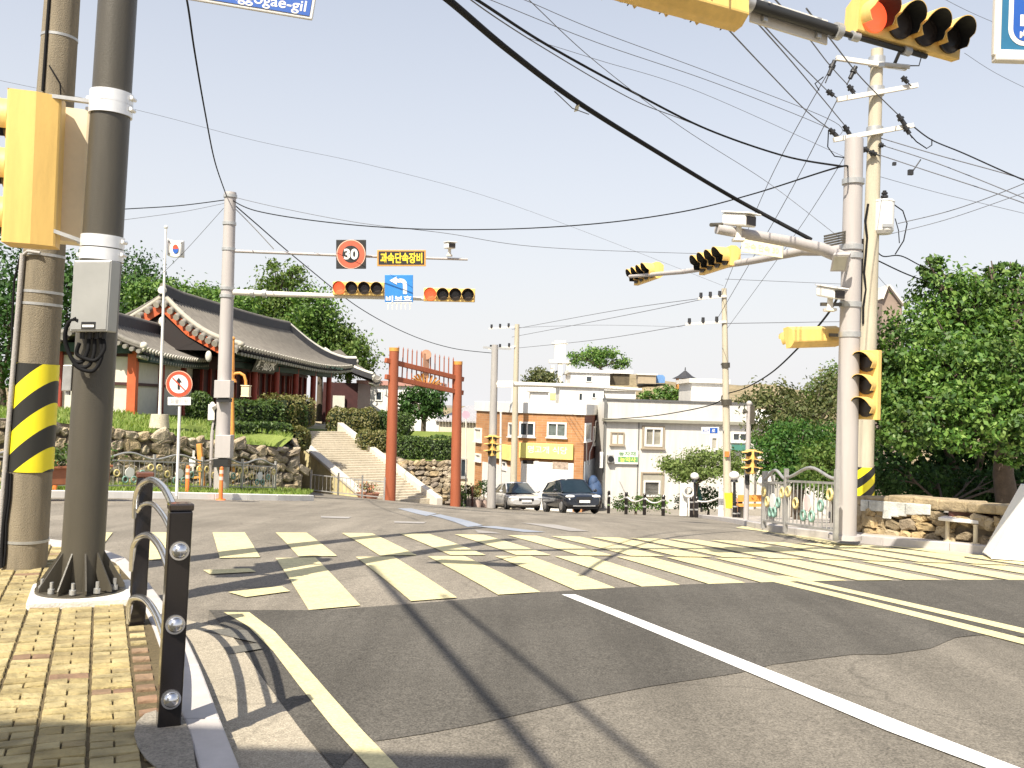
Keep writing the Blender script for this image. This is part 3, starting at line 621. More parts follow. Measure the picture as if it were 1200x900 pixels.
# ================================================================ street name sign, top left, hung on the arm
o = W(366, 24, 7.0); X = (CR + CF * .0 - UP * .125).normalized(); 
s1 = thing('street_name_sign', 'blue street name sign with white border at the top edge left of centre', 'street sign', o)
Xs = (CR * .99 - CU * .165).normalized(); Zs = (CU + CR * .05).normalized(); Zs = (Zs - Xs * Zs.dot(Xs)).normalized(); Ys = Zs.cross(Xs); w_, h_ = 1.05, .36
cc = o - Xs * w_ / 2 + Zs * h_ / 2
mb = MB(); mb.box(cc, (w_, .03, h_), Xs, Ys, Zs); mb.build('panel', m_white, s1, .01)
mb = MB(); mb.box(cc - Ys * .018, (w_ - .045, .006, h_ - .045), Xs, Ys, Zs); fc = mb.build('face', m_blue, s1)
lettering('lettering', 'Myeonggogae-gil', cc - Ys * .0225 - Zs * .105 + Xs * .04, Xs, Zs, .105, m_white, fc, .86, .012)
lettering('lettering', '명고개길', cc - Ys * .0225 + Zs * .055 + Xs * .0, Xs, Zs, .15, m_white, fc, .7, .012)
mb = MB(); mb.bar(cc + Zs * .18, cc + Zs * .9, .04, .04); mb.build('hanger', m_galv, s1)
# direction sign, top right
o = W(1167, 66, 9.2); Xs = (CR - CU * .03).normalized(); Zs = (CU + CR * .01).normalized(); Zs = (Zs - Xs * Zs.dot(Xs)).normalized(); Ys = Zs.cross(Xs); w_, h_ = 1.9, 1.3; cc = o + Xs * w_ / 2 + Zs * h_ / 2
s2 = thing('direction_sign', 'blue direction sign with pale frame in the top right corner', 'road sign', o)
mb = MB(); mb.box(cc, (w_, .05, h_), Xs, Ys, Zs); mb.build('panel', m_teal, s2, .01)
mb = MB(); mb.bar(cc - Zs * h_ / 2 - Xs * .02 - Xs * w_ / 2, cc - Zs * h_ / 2 + Xs * w_ / 2, .11, .11, Zs); mb.bar(cc - Xs * w_ / 2 - Zs * h_ / 2, cc - Xs * w_ / 2 + Zs * h_ / 2, .07, .07, Ys); mb.build('frame', m_offwhite, s2, .015)
def rrect(cx, cz, w0, h0, r, n=6):
    o_ = []
    for (sx, sy, a0_) in ((1, 1, 0), (-1, 1, 1), (-1, -1, 2), (1, -1, 3)):
        for i in range(n + 1): a = (a0_ + i / n) * math.pi / 2; o_.append((cx + sx * (w0 / 2 - r) + r * math.cos(a), cz + sy * (h0 / 2 - r) + r * math.sin(a)))
    return o_
mb = MB(); mb.prism(rrect(0, 0, w_ - .2, h_ - .2, .16), cc - Ys * .026, Xs, Zs, -Ys * .004); ol = mb.build('outline', m_white, s2)
mb = MB(); mb.prism(rrect(0, 0, w_ - .29, h_ - .29, .12), cc - Ys * .031, Xs, Zs, -Ys * .003); mb.build('face', m_blue, ol)
lettering('lettering', '명고개', cc - Ys * .036 - Xs * (w_ / 2 - .21) - Zs * .35, Xs, Zs, .24, m_white, s2, .70, .02, False)
lettering('lettering', 'Myeonggogae', cc - Ys * .036 - Xs * (w_ / 2 - .21) - Zs * .455, Xs, Zs, .085, m_white, s2, .66, .012, False)
mb = MB(); mb.bar(cc + Ys * .05 - Xs * .5, cc + Ys * .05 - Xs * .5 + Zs * 1.2, .06, .06); mb.build('hanger', m_galv, s2)
# ================================================================ left: verge, stone walls, embankment, shrine
def ez(x, y): return .9 - .12 * (max(x, -13) + 12) - .03 * max(0, y - 31) + (.0)
vk = V((-.84, .54, 0))
KA, KB = V((*klp[0], 0)), V((*klp[-1], 0))
def lk(u): # point on the verge kerb at column u
    return G(u, 584)
m_grass = ground_mat('lawn_soil', (.12, .17, .03), (.20, .24, .06), .35, 60)
m_blade = island_mat('grass_blade', [(.11, .19, .03), (.20, .28, .045), (.28, .33, .09), (.15, .24, .04)], .6, .35)
w1 = [V((-16.5, 17.2, 0)), V((-12.1, 23.5, 0)), V((-10, 26.7, 0)), V((-8.6, 28.9, 0)), V((-7.06, 31.2, 0))]
drape('verge', [[(p[0], p[1]) for p in kli] + [(w1[4].x + .5, w1[4].y + .4), (w1[0].x, w1[0].y)]], .14, m_grass)
def grass(name, n, sampler, h, mat=m_blade):
    P = []; 
    while len(P) < n:
        q = sampler()
        if q: P.append(q)
    P = np.array(P); N_ = np.zeros_like(P); N_[:, 1] = -1.
    k = len(P); a = RNG.uniform(0, 6.28, k); hh = h * RNG.uniform(.5, 1.4, k); w0 = hh * .16
    d = np.stack([np.cos(a), np.sin(a), np.zeros(k)], 1); lean = RNG.normal(size=(k, 3)) * .35 * hh[:, None]; lean[:, 2] = 0
    A = P - d * w0[:, None]; B2 = P + d * w0[:, None]; C = P + lean; C[:, 2] += hh
    vs = np.stack([A, B2, C], 1).reshape(-1, 3); me = bpy.data.meshes.new(name); me.vertices.add(3 * k); me.vertices.foreach_set('co', vs.ravel()); me.loops.add(3 * k); me.loops.foreach_set('vertex_index', np.arange(3 * k)); me.polygons.add(k)
    me.polygons.foreach_set('loop_start', np.arange(k) * 3); me.polygons.foreach_set('loop_total', np.full(k, 3)); me.update(calc_edges=True); me.materials.append(mat); return struct(link(name, me), 'stuff')
vpoly = [(p[0], p[1]) for p in kli] + [(w1[4].x + .5, w1[4].y + .4), (w1[0].x, w1[0].y)]
def vs_():
    x, y = random.uniform(-14, -5), random.uniform(17, 31)
    return (x, y, tz(x, y) + .13) if inpoly((x, y), vpoly) else None
grass('verge_grass', 9000, vs_, .10)
m_stone = island_mat('field_stone', [(.20, .16, .11), (.40, .33, .23), (.27, .21, .135), (.46, .39, .28), (.24, .20, .16), (.42, .32, .18), (.30, .25, .20)], .92, bump=1., var=.4, pos=4)
m_cheek = M('cheek_wall_plaster', (.58, .53, .45), .85, 0, .12, 2, .3, 40); m_cheek_y = M('cheek_wall_yellowed', (.56, .48, .26), .85, 0, .25, 2.5, .3, 40)
m_mortar = M('wall_joint', (.13, .105, .075), .95, 0, .3, 6, .6, 30)
def stone_wall(name, label, pts, th, size, stone=m_stone, flat=1., cap=None, seed=3):
    # pts: (x, y, z_base, z_top) along the foot of the wall, seen face on the right-hand side of the walking direction
    rs = random.Random(seed); t = thing(name, label, 'wall', V(pts[0][:3])); core = MB(); st = MB()
    for i in range(len(pts) - 1):
        a, b = pts[i], pts[i + 1]; A, Bq = V(a[:2] + (0,)), V(b[:2] + (0,)); d = (Bq - A); L = d.length; d.normalize(); n = V((d.y, -d.x, 0))
        q = [A - n * .06, Bq - n * .06, Bq - n * th, A - n * th]; zb = [a[2] - .3, b[2] - .3, b[2] - .3, a[2] - .3]; zt = [a[3] - .05, b[3] - .05, b[3] - .05, a[3] - .05]
        core.hexa([V((p.x, p.y, z)) for p, z in zip(q, zb)] + [V((p.x, p.y, z)) for p, z in zip(q, zt)])
        H = max(a[3] - a[2], b[3] - b[2]); rows = max(2, int(H / (size * .62))); 
        for r in range(rows + 1):
            s = rs.uniform(-.5, 0) * size
            while s < L:
                w0 = size * rs.uniform(.6, 1.5); hh = size * rs.uniform(.42, .85); cs = s + w0 / 2; f = min(1, max(0, cs / L)); zb0 = a[2] + (b[2] - a[2]) * f; zt0 = a[3] + (b[3] - a[3]) * f
                z = zb0 + (zt0 - zb0) * (r + .45) / rows + rs.uniform(-.07, .07) * size * 2; s += w0 * .86
                if z + hh * .25 > zt0 + .1: continue
                c = A + d * cs; c.z = z; ang = rs.uniform(-.5, .5); X = d * math.cos(ang) + UP * math.sin(ang); Z = -d * math.sin(ang) + UP * math.cos(ang)
                vs = []; nu, nv = 9, 6; cx = [rs.uniform(.66, 1.18) for _ in range(nu)]
                for iv in range(nv):
                    ph = math.pi * (iv + .5) / nv - math.pi / 2; cr_ = math.cos(ph) ** .38; 
                    for k in range(nu):
                        th_ = 2 * math.pi * k / nu; e = cr_ * cx[k] * rs.uniform(.92, 1.06); ca, sa = math.cos(th_), math.sin(th_)
                        ca = math.copysign(abs(ca) ** .75, ca); sa = math.copysign(abs(sa) ** .75, sa)
                        vs.append(c + X * (w0 * .52 * e * ca) + Z * (hh * .56 * e * sa) + n * (math.copysign(abs(math.sin(ph)) ** .6, math.sin(ph)) * .105 * flat * rs.uniform(.8, 1.2) - .02))
                st.add(vs, [(iv * nu + k, iv * nu + (k + 1) % nu, (iv + 1) * nu + (k + 1) % nu, (iv + 1) * nu + k) for iv in range(nv - 1) for k in range(nu)] + [tuple(range((nv - 1) * nu, nv * nu))])
    core.build('core', m_mortar, t); st.build('stonework', stone, t); 
    if cap: cap(t)
    return t
def wp1(p, top): z = tz(p.x, p.y) + .1; return (p.x, p.y, z, top)
ztop1 = [1.2, .95, .57, .26, -.01]
stone_wall('retaining_wall', 'rough fieldstone retaining wall under the grassy shrine terrace', [wp1(p, z) for p, z in zip(w1, ztop1)], .5, .46)
# return of the wall beside the stairs
stA, stB = V((-9.0, 43.2, 0)), V((-4.35, 37.3, 0)); sd_ = (stB - stA).normalized(); sn = V((-sd_.y, sd_.x, 0))   # downhill, sideways (towards the right)
if sn.x < 0: sn = -sn
SW = 1.45
l0 = stB - sn * (SW + .3); l1 = stA - sn * (SW + .3)
tl = stA - sn * (SW + .3)
stone_wall('retaining_wall', 'stone wall return running back beside the upper shrine stairs', [wp1(w1[4], -.01), (tl.x + .55, tl.y - .9, tz(tl.x, tl.y) + .1, .2)], .4, .4, seed=9)
# terrace
def ezs(x, y): return ez(x, y)
ter = [(w1[0].x - .35, w1[0].y + .2), (w1[1].x - .35, w1[1].y + .2), (w1[2].x - .35, w1[2].y + .2), (w1[3].x - .35, w1[3].y + .2), (w1[4].x - .2, w1[4].y + .2), (tl.x + .3, tl.y - .8), (stA.x - sn.x * 1.5, stA.y - sn.y * 1.5), (stA.x + sn.x * 1.8, stA.y + sn.y * 1.8), (-6, 62), (-45, 62), (-45, 17)]
def ezb(x, y):
    p = V((x, y, 0)); k = -.03
    for i in range(4):
        a, b = w1[i], w1[i + 1]; f = (p - a).dot(b - a) / (b - a).length_squared
        if 0 <= f <= 1:
            dd = (p - a.lerp(b, f)).length
            if dd < 3.2: zt0 = ztop1[i] + (ztop1[i + 1] - ztop1[i]) * f - .03; return zt0 + (ez(x, y) - zt0) * sst(.2, 3.2, dd)
    return ez(x, y)
drape('terrace', [ter], 0, m_grass, ezb)
def ts_():
    x, y = random.uniform(-16, -6.5), random.uniform(18, 42)
    return (x, y, ezb(x, y) - .01) if inpoly((x, y), ter) and not (x < -11.8 and y > 31) else None
grass('terrace_grass', 9000, ts_, .13)
# ---- stairs with sloping side walls
m_stair = ground_mat('stair_stone', (.44, .39, .30), (.52, .46, .36), .2, 40, .5)
zA, zB = ez(stA.x, stA.y), tz(stB.x, stB.y); ns = 30; sl_ = (stB - stA).length
t = thing('stone_stairs', 'wide stone stairs climbing from the red gate to the shrine', 'stairs', stB + V((0, 0, zB)))
mb = MB()
for i in range(ns):
    p = stA + sd_ * sl_ * i / ns; q = stA + sd_ * sl_ * (i + 1) / ns; z = zA + (zB - zA) * i / ns - .02
    c4 = [p - sn * SW, q - sn * SW, q + sn * SW, p + sn * SW]; mb.hexa([V((c.x, c.y, z - .6)) for c in c4] + [V((c.x, c.y, z)) for c in c4])
mb.build('step', m_stair, t, .012)
for sg in (-1, 1):
    mb = MB(); a = stA + sn * sg * (SW + .16) - sd_ * .6; b = stB + sn * sg * (SW + .16) + sd_ * .5; w_ = sn * .15
    za, zb = zA + .38, zB + .12
    mb.hexa([a - w_ + UP * (zA - 2.6), a + w_ + UP * (zA - 2.6), b + w_ + UP * (zB - .4), b - w_ + UP * (zB - .4), a - w_ + UP * za, a + w_ + UP * za, b + w_ + UP * zb, b - w_ + UP * zb]); ck = mb.build('cheek_wall', m_cheek if sg > 0 else m_cheek_y, t, .02)
    if sg < 0: mb = MB(); mb.bar(a + UP * (za + .04), b + UP * (zb + .04), .40, .12); mb.build('coping', m_cheek, ck, .015)
# second wall and terrace right of the stairs
r0 = stB + sn * (SW + .35) - sd_ * .2
w2 = [V((r0.x + .25, r0.y + .5, 0)), V((-3.2, 39.6, 0)), V((-2.35, 42.5, 0)), V((-2.3, 46, 0))]
w2 = [stA.lerp(stB, .32) + sn * (SW + .55), stA.lerp(stB, .62) + sn * (SW + .42), V((-2.75, 41.3, 0)), V((-2.6, 45, 0))]
zt2 = [zat(440, 532, 41), zat(460, 541, 40), zat(526, 540, 41.2), zat(530, 540, 45)]
zt2[1] = zt2[2] = min(zt2[1], zt2[2]) if False else zt2[2]; zt2[0] = zt2[2] + .25
stone_wall('retaining_wall', 'stone retaining wall below the hedge behind the red gate', [wp1(p, z) for p, z in zip(w2, zt2)], .4, .34, seed=5)
t2z = zt2[2] - .03
def ez2(x, y): return t2z + .16 * max(0, y - 42) * .8
drape('lower_terrace', [[(p.x - .1, p.y + .25) for p in w2] + [(-2.6, 50), (-8.2, 50), (-8.0, 44.8)]], 0, m_grass, ez2)
# ---- hedges
m_hedge = island_mat('hedge_leaf', [(.030, .065, .012), (.06, .11, .02), (.10, .15, .03), (.05, .09, .02)], .55, .25)
m_hedge_b = island_mat('browning_hedge_leaf', [(.12, .13, .035), (.22, .19, .07), (.16, .15, .04), (.09, .12, .03)], .6, .25)
m_hedge_d = M('hedge_core', (.012, .022, .006), .95, 0, .3, 4)
def hedge(label, path, wd, h, n, mat=m_hedge, group=None, top=None, leaf=.11, name='hedge'):
    P0 = V(path[0]); t = thing(name, label, 'hedge', P0, group); core = MB(); pts = []; nr = []
    for i in range(len(path) - 1):
        a, b = V(path[i]), V(path[i + 1]); d = (b - a); L = d.length; d.normalize(); s_ = V((d.y, -d.x, 0)).normalized()
        core.bar(a + UP * h * .46 + d * .12, b + UP * h * .46 - d * .12, wd * .72, h * .8)
        k = int(n / (len(path) - 1)); ang = RNG.uniform(0, 2 * math.pi, k); f = RNG.uniform(-.05, 1.05, k)
        ca, sa = np.cos(ang), np.sin(ang); rr = (np.abs(ca) ** 4 + np.abs(sa) ** 4) ** -.25
        e = 1 - np.clip((np.abs(f - .5) - .5 + .35 / L) / (.35 / L + .05), 0, 1) ** 2 * .5
        bump = 1 + .07 * np.sin(f * L * 3.1 + 1) + .05 * np.sin(f * L * 7.3); y_ = ca * rr * wd / 2 * e * bump; z_ = h / 2 + sa * rr * h / 2 * e * bump
        y_ *= RNG.uniform(.86, 1.06, k); z_ = np.maximum(.02, z_ * RNG.uniform(.93, 1.05, k))
        base = np.array(a)[None] + np.outer(f * L, np.array(d)); pts.append(base + np.outer(y_, np.array(s_)) + np.outer(z_, [0, 0, 1])); nr.append(np.outer(ca, np.array(s_)) + np.outer(sa, [0, 0, 1]))
    core.build('branches', m_hedge_d, t); leaf_mesh(np.concatenate(pts), np.concatenate(nr), leaf, 'foliage', mat, t, .6); return t
def T1(u, d, z=None):
    p = B(u, d); zz = ez(p.x, p.y)
    for _ in range(3): q = W(u, 500, d); zz = ez(q.x, q.y)
    return V((q.x, q.y, zz - .03))
def Tz(u, v, d): return W(u, v, d)
GH = 'clipped hedges on the shrine terrace'
def hz(u0, u1, d0, d1, vt, vb): # hedge between columns, rows give top and foot
    a, b = W(u0, vb, d0), W(u1, vb, d1); h = (vb - vt) * (d0 + d1) / 2 / FOC; return [tuple(a), tuple(b)], h
p_, h_ = hz(270, 346, 33.5, 37, 471, 507); hedge('tall dark green hedge in front of the shrine columns, left of the stairs', p_, 1.3, h_, 5200, group=GH)
p_, h_ = hz(318, 352, 35.5, 38.0, 466, 500); hedge('browning rounded hedge end beside the top of the stairs', p_, 1.5, h_ + .05, 2600, m_hedge_b, GH)
p_, h_ = hz(254, 336, 31.5, 34.2, 495, 516); hedge('low dark hedge running along the grass below the tall hedge', p_, .9, h_, 3600, group=GH)
p_, h_ = hz(340, 356, 34.0, 35.0, 501, 528); hedge('small brownish bush at the end of the stone wall by the stairs', p_, .8, h_, 1400, m_hedge_b, GH, name='bush')
p_, h_ = hz(386, 440, 45.5, 45.5, 479, 512); hedge('browning rounded hedge to the right of the stairs top', p_, 1.7, h_, 3600, m_hedge_b, GH)
p_, h_ = hz(440, 482, 47, 47, 483, 512); hedge('dark green hedge between the gate post and the browning hedge', p_, 1.5, h_, 2600, group=GH)
p_, h_ = hz(419, 458, 42.5, 43, 505, 531); hedge('low browning bush above the right-hand stair wall', p_, 1.2, h_, 2200, m_hedge_b, GH, name='bush')
p_, h_ = hz(460, 531, 42.3, 42.3, 512, 541); hedge('green hedge topping the stone wall behind the red gate', p_, 1.1, h_, 3600, group=GH)
p_, h_ = hz(222, 246, 34, 34, 462, 500); hedge('dark shrub beside the round sign and the shrine wall', p_, 1.4, h_, 2400, group=GH, name='bush')
# ---- shrine
m_tile = M('grey_roof_tile', (.155, .14, .12), .8, 0, .22, 3, .3, 40); m_tile_dark = M('dark_ridge_tile', (.035, .035, .04), .7, 0, .3, 5)
m_plaster = M('lime_plaster', (.56, .53, .46), .85, 0, .08, 4); m_eave_end = M('sunlit_eave_end', (.46, .43, .37), .8, 0, .3, 7); m_rafter_end = M('rafter_end', (.30, .29, .24), .8, 0, .3, 7); m_tile_end = M('pale_tile_end', (.20, .185, .16), .8, 0, .3, 7)  # eave ends paler than the other tile ends: sunlight put into their colour
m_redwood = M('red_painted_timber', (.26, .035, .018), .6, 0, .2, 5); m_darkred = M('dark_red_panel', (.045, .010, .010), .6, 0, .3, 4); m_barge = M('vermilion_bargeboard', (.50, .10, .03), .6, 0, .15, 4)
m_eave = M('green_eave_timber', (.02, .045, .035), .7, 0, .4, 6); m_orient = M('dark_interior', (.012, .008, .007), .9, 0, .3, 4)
def roof_slope(parent, rA, rB, eA, eB, sag=.25, lift=.25, pitch=.34, liftA=True, liftB=True, tiles=True, th=.16):
    rA, rB, eA, eB = map(V, (rA, rB, eA, eB)); ns_, nt_ = 24, 8
    def S(s, t_):
        p = rA.lerp(rB, s).lerp(eA.lerp(eB, s), t_); p = p - UP * sag * math.sin(math.pi * t_)
        k = (max(0, 1 - 2 * s) ** 2.2 if liftA else 0) + (max(0, 2 * s - 1) ** 2.2 if liftB else 0); return p + UP * lift * k * (.35 + .65 * t_)
    mb = MB(); g = [S(i / ns_, j / nt_) for i in range(ns_ + 1) for j in range(nt_ + 1)]; w_ = nt_ + 1; n0 = len(g); lo_ = [p - UP * th for p in g]
    fs = [(i * w_ + j, (i + 1) * w_ + j, (i + 1) * w_ + j + 1, i * w_ + j + 1) for i in range(ns_) for j in range(nt_)]
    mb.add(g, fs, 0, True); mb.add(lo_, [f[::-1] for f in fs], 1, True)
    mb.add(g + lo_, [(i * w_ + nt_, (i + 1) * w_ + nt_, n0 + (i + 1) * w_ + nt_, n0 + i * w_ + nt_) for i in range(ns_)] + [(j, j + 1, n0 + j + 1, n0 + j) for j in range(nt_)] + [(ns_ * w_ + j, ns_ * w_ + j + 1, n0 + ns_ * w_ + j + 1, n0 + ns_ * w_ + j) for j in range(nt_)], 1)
    L = max((eB - eA).length, (rB - rA).length); n = max(3, int(L / pitch)); dn = (eA - rA).normalized()
    for k in range(n + 1):
        s = k / n; mb.tube([S(s, j / nt_) + UP * .03 for j in range(nt_ + 1)], .075, 6, True, 0)
        e = S(s, 1.); dd = V((dn.x, dn.y, 0)).normalized(); mb.cyl(e + UP * .0 - dd * .01, e - UP * .02 + dd * .03, .105, .105, 10, True, 2)
        if k < n: e2 = S((k + .5) / n, 1.); mb.cyl(e2 - UP * .22 - dd * .25, e2 - UP * .27 + dd * .0, .07, .07, 8, True, 3)
    o = mb.build('roof', [m_tile, m_orient, m_eave_end, m_rafter_end], parent); return o, S
def ridge(parent, pts, r=.16, h=.42, name='ridge', cap=m_tile, ends=True):
    mb = MB()
    for i in range(len(pts) - 1):
        a, b = V(pts[i]), V(pts[i + 1]); mb.bar(a + UP * h * .4, b + UP * h * .4, r * 1.5, h, mi=0)
    mb.tube([V(p) + UP * (h * .9) for p in pts], r * .72, 8, True, 1)
    if ends:
        for p, q in ((pts[0], pts[1]), (pts[-1], pts[-2])):
            d = (V(p) - V(q)).normalized(); c = V(p) + UP * h * .45; mb.cyl(c - d * .02, c + d * .1, h * .45, h * .4, 12, True, 2)
    return mb.build(name, [m_tile_dark, cap, m_plaster], parent)
Z0 = EYE
t = thing('shrine', 'traditional shrine with curved grey tile roof, red columns and dark eaves', 'shrine', (-13, 42, ez(-13, 42)))
RA, RB = V((-13.95, 37.3, Z0 + 3.80)), V((-12.25, 51., Z0 + 3.52)); EA, EB = V((-10.35, 35.7, Z0 + 1.88)), V((-9.1, 53.4, Z0 + 1.50))
ax_ = (RB - RA).normalized(); ax_.z = 0; perp = V((ax_.y, -ax_.x, 0)).normalized()
def mir(p): d = (V(p) - RA); k = d.dot(perp); return V(p) - perp * 2 * k
VA = RA + perp * 2.15 + V((0, -.1, 0)); VA.z = Z0 + 2.62   # foot of the verge
rf, S1 = roof_slope(t, RA, RB, EA, EB, .38, .42, liftA=False)
roof_slope(t, RB, RA, mir(EB), mir(EA), .38, .42)
roof_slope(t, RB, RB, EB, mir(EB), .3, .42, pitch=.4)
rp = [S1(i / 10, 0) + UP * .02 for i in range(11)]; rp[0] = rp[0] + UP * .12 - ax_ * .15; ridge(rf, rp, .19, .38)
hp = [S1(1, j / 8) for j in range(9)]; hp[-1] = hp[-1] + V((.15, .1, .1)); ridge(rf, hp, .2, .36, 'hip_ridge', m_plaster)
# verge with hanging tile tips and red bargeboards on the near gable
vb = MB()
for side in (0, 1):
    f = (lambda p: p) if side == 0 else mir; pts = [f(S1(0, j / 10)) for j in range(0, 11)]
    for i in range(10):
        vb.tube([pts[i] + UP * .13, pts[i + 1] + UP * .13], .10, 8, True, 2)
    L = sum((pts[i + 1] - pts[i]).length for i in range(10)); n = int(L / .36)
    for k in range(n):
        s = (k + .5) / n * 10; i = min(9, int(s)); p = pts[i].lerp(pts[i + 1], s - i) - ax_ * .02; vb.cyl(p + UP * .08 + ax_ * .3, p - UP * .16 - ax_ * .24, .125, .125, 12, True, 1)
        vb.cyl(p - UP * .16 - ax_ * .243, p - UP * .165 - ax_ * .255, .122, .122, 12, True, 2)
    e = pts[-1] + UP * .1; vb.ell(e, (.14, .14, .12), 10, 6, 2)
vb.build('verge_tiles', [m_plaster, m_tile_end, M('verge_mortar', (.36, .33, .27), .85, 0, .15, 5)], rf)
bb = MB()
for side in (0, 1):
    f = (lambda p: p) if side == 0 else mir; a = [f(S1(0, s)) - UP * .32 - ax_ * .05 for s in (0.02, .35, .78)]
    for i in range(2): bb.bar(a[i], a[i + 1], .07, .34)
bb.build('bargeboard', m_barge, t)
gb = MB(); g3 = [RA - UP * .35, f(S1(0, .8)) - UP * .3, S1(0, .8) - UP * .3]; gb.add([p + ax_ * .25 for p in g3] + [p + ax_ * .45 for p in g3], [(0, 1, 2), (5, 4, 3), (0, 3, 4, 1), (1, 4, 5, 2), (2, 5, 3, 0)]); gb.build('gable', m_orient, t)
orn = MB()
for p in (RA - UP * .95, S1(0, .62) - UP * .75, f(S1(0, .62)) - UP * .75): orn.ell(p - ax_ * .12, (.13, .08, .22), 10, 6)
orn.build('gable_ornament', m_plaster, t)
# body: floor z follows the terrace
C0 = RA + perp * 2.45 + ax_ * .9; C1 = RA + perp * 2.45 + ax_ * 13.6; zf = .30; zc = Z0 + 1.40
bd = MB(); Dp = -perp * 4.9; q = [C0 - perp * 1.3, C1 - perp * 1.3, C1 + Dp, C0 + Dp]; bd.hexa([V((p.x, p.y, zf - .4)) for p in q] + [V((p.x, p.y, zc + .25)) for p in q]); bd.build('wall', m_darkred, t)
bs = MB(); q = [C0 + perp * .6 - ax_ * .3, C1 + perp * .6 + ax_ * .4, C1 + Dp - perp * .3, C0 + Dp - perp * .3]; bs.hexa([V((p.x, p.y, zf - 1.6)) for p in q] + [V((p.x, p.y, zf)) for p in q]); bs.build('plinth', m_stair, t)
for k in range(6):
    p = C0.lerp(C1, k / 5); mb = MB(); mb.cyl((p.x, p.y, zf), (p.x, p.y, zc), .15, .14, 16); mb.cyl((p.x, p.y, zf - .02), (p.x, p.y, zf + .1), .24, .2, 12, mi=1); mb.build('column', [m_redwood, m_stair], t)
for k in range(5):
    a, b = C0.lerp(C1, k / 5), C0.lerp(C1, (k + 1) / 5); n_ = 3
    mb = MB(); a2_, b2_ = a - perp * 1.25, b - perp * 1.25
    for j in range(4): p = a2_.lerp(b2_, .06 + .88 * j / 3); mb.bar((p.x, p.y, zf), (p.x, p.y, zc - .3), .12, .1, ax_)
    mb.build('door_post', m_redwood, t)
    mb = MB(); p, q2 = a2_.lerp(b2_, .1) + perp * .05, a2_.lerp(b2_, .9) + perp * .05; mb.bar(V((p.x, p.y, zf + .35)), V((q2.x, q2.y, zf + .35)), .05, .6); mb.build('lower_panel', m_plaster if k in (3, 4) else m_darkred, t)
bm_ = MB()
for dz, w_, m_ in ((-.12, .26, 0), (.16, .3, 0)): a, b = C0 - ax_ * .4, C1 + ax_ * .4; bm_.bar((a.x, a.y, zc + dz), (b.x, b.y, zc + dz), w_, .24)
for k in range(26): p = C0.lerp(C1, k / 25); bm_.bar((p.x + perp.x * .1, p.y, zc + .18), (p.x + perp.x * .75, p.y + perp.y * .75, zc + .24), .09, .1)
bm_.build('eave_beam', m_eave, t)
# name board under the eave
nb0, nb1 = S1(.0, 1), S1(1., 1); q = C0.lerp(C1, .19) + perp * .55; q.z = zc - .02
bX = ax_; bZ = (UP + perp * .45).normalized(); bY = bZ.cross(bX)
mb = MB(); mb.box(q, (2.5, .06, .72), bX, None, bZ); nb = mb.build('name_board', m_signblack, t, .01)
nrm = V((perp.x, perp.y, -.45)).normalized()
lettering('lettering', '樓仙水', q + nrm * .04, bX, bZ, .52, m_white, nb, 2.1, .035)
# low wing in front of the gable
t2 = thing('shrine_wing', 'low tiled wing with white walls and red corner post left of the shrine', 'outbuilding', (-13.4, 34, .9))
wa = V((-.055, 1, 0)).normalized(); wn = V((wa.y, -wa.x, 0)); r0_ = V((-13.75, 30.4, Z0 + 2.35)); r1_ = r0_ + wa * 8.; e0_, e1_ = r0_ + wn * 1.75 - UP * 1.02, r1_ + wn * 1.75 - UP * 1.02
rf2, S2 = roof_slope(t2, r0_, r1_, e0_, e1_, .15, .12, .3); m2_ = lambda p: p - wn * 2 * (p - r0_).dot(wn)
roof_slope(t2, r1_, r0_, m2_(e1_), m2_(e0_), .15, .12, .3)
ridge(rf2, [r0_.lerp(r1_, k / 8) + UP * .02 for k in range(9)], .17, .36)
vb = MB()
for side in (0, 1):
    f = (lambda p: p) if side == 0 else m2_; pts = [f(S2(0, j / 6)) for j in range(7)]; vb.tube([p + UP * .1 for p in pts], .09, 8, True, 1); vb.ell(pts[-1] + UP * .1, .13, 10, 6, 0)
    for k in range(8): s = (k + .5) / 8 * 6; i = min(5, int(s)); p = pts[i].lerp(pts[i + 1], s - i); vb.cyl(p - UP * .1 + wa * .2, p - UP * .12 - wa * .2, .075, .075, 10, True, 1)
vb.build('verge_tiles', [m_plaster, m_tile_end], rf2)
wc = [r0_ + wn * 1.2 + wa * .7, r1_ + wn * 1.2, r1_ - wn * 1.2, r0_ - wn * 1.2 + wa * .7]; mb = MB(); mb.hexa([V((p.x, p.y, .3)) for p in wc] + [V((p.x, p.y, Z0 + 1.35)) for p in wc]); mb.build('wall', m_plaster, t2)
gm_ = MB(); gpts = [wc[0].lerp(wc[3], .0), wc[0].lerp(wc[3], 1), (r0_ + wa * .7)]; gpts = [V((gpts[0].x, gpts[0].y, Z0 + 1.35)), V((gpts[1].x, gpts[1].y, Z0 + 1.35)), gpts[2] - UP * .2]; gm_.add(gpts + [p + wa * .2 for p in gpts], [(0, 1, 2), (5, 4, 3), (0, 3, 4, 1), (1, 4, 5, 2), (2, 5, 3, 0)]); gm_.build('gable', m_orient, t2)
for p in (wc[0], wc[0].lerp(wc[3], .5), wc[3], wc[0].lerp(wc[1], .38), wc[0].lerp(wc[1], .75)):
    mb = MB(); mb.bar(V((p.x, p.y, .3)), V((p.x, p.y, Z0 + 1.4)), .28, .28, wa); mb.build('post', m_redwood if p is not wc[0] else m_barge, t2)
mb = MB()
for a, b in ((wc[0], wc[1]), (wc[3], wc[0])):
    for z in (1.95, Z0 + 1.25): mb.bar(V((a.x, a.y, z)), V((b.x, b.y, z)), .16, .1)
mb.build('rail_timber', m_darkred, t2); 
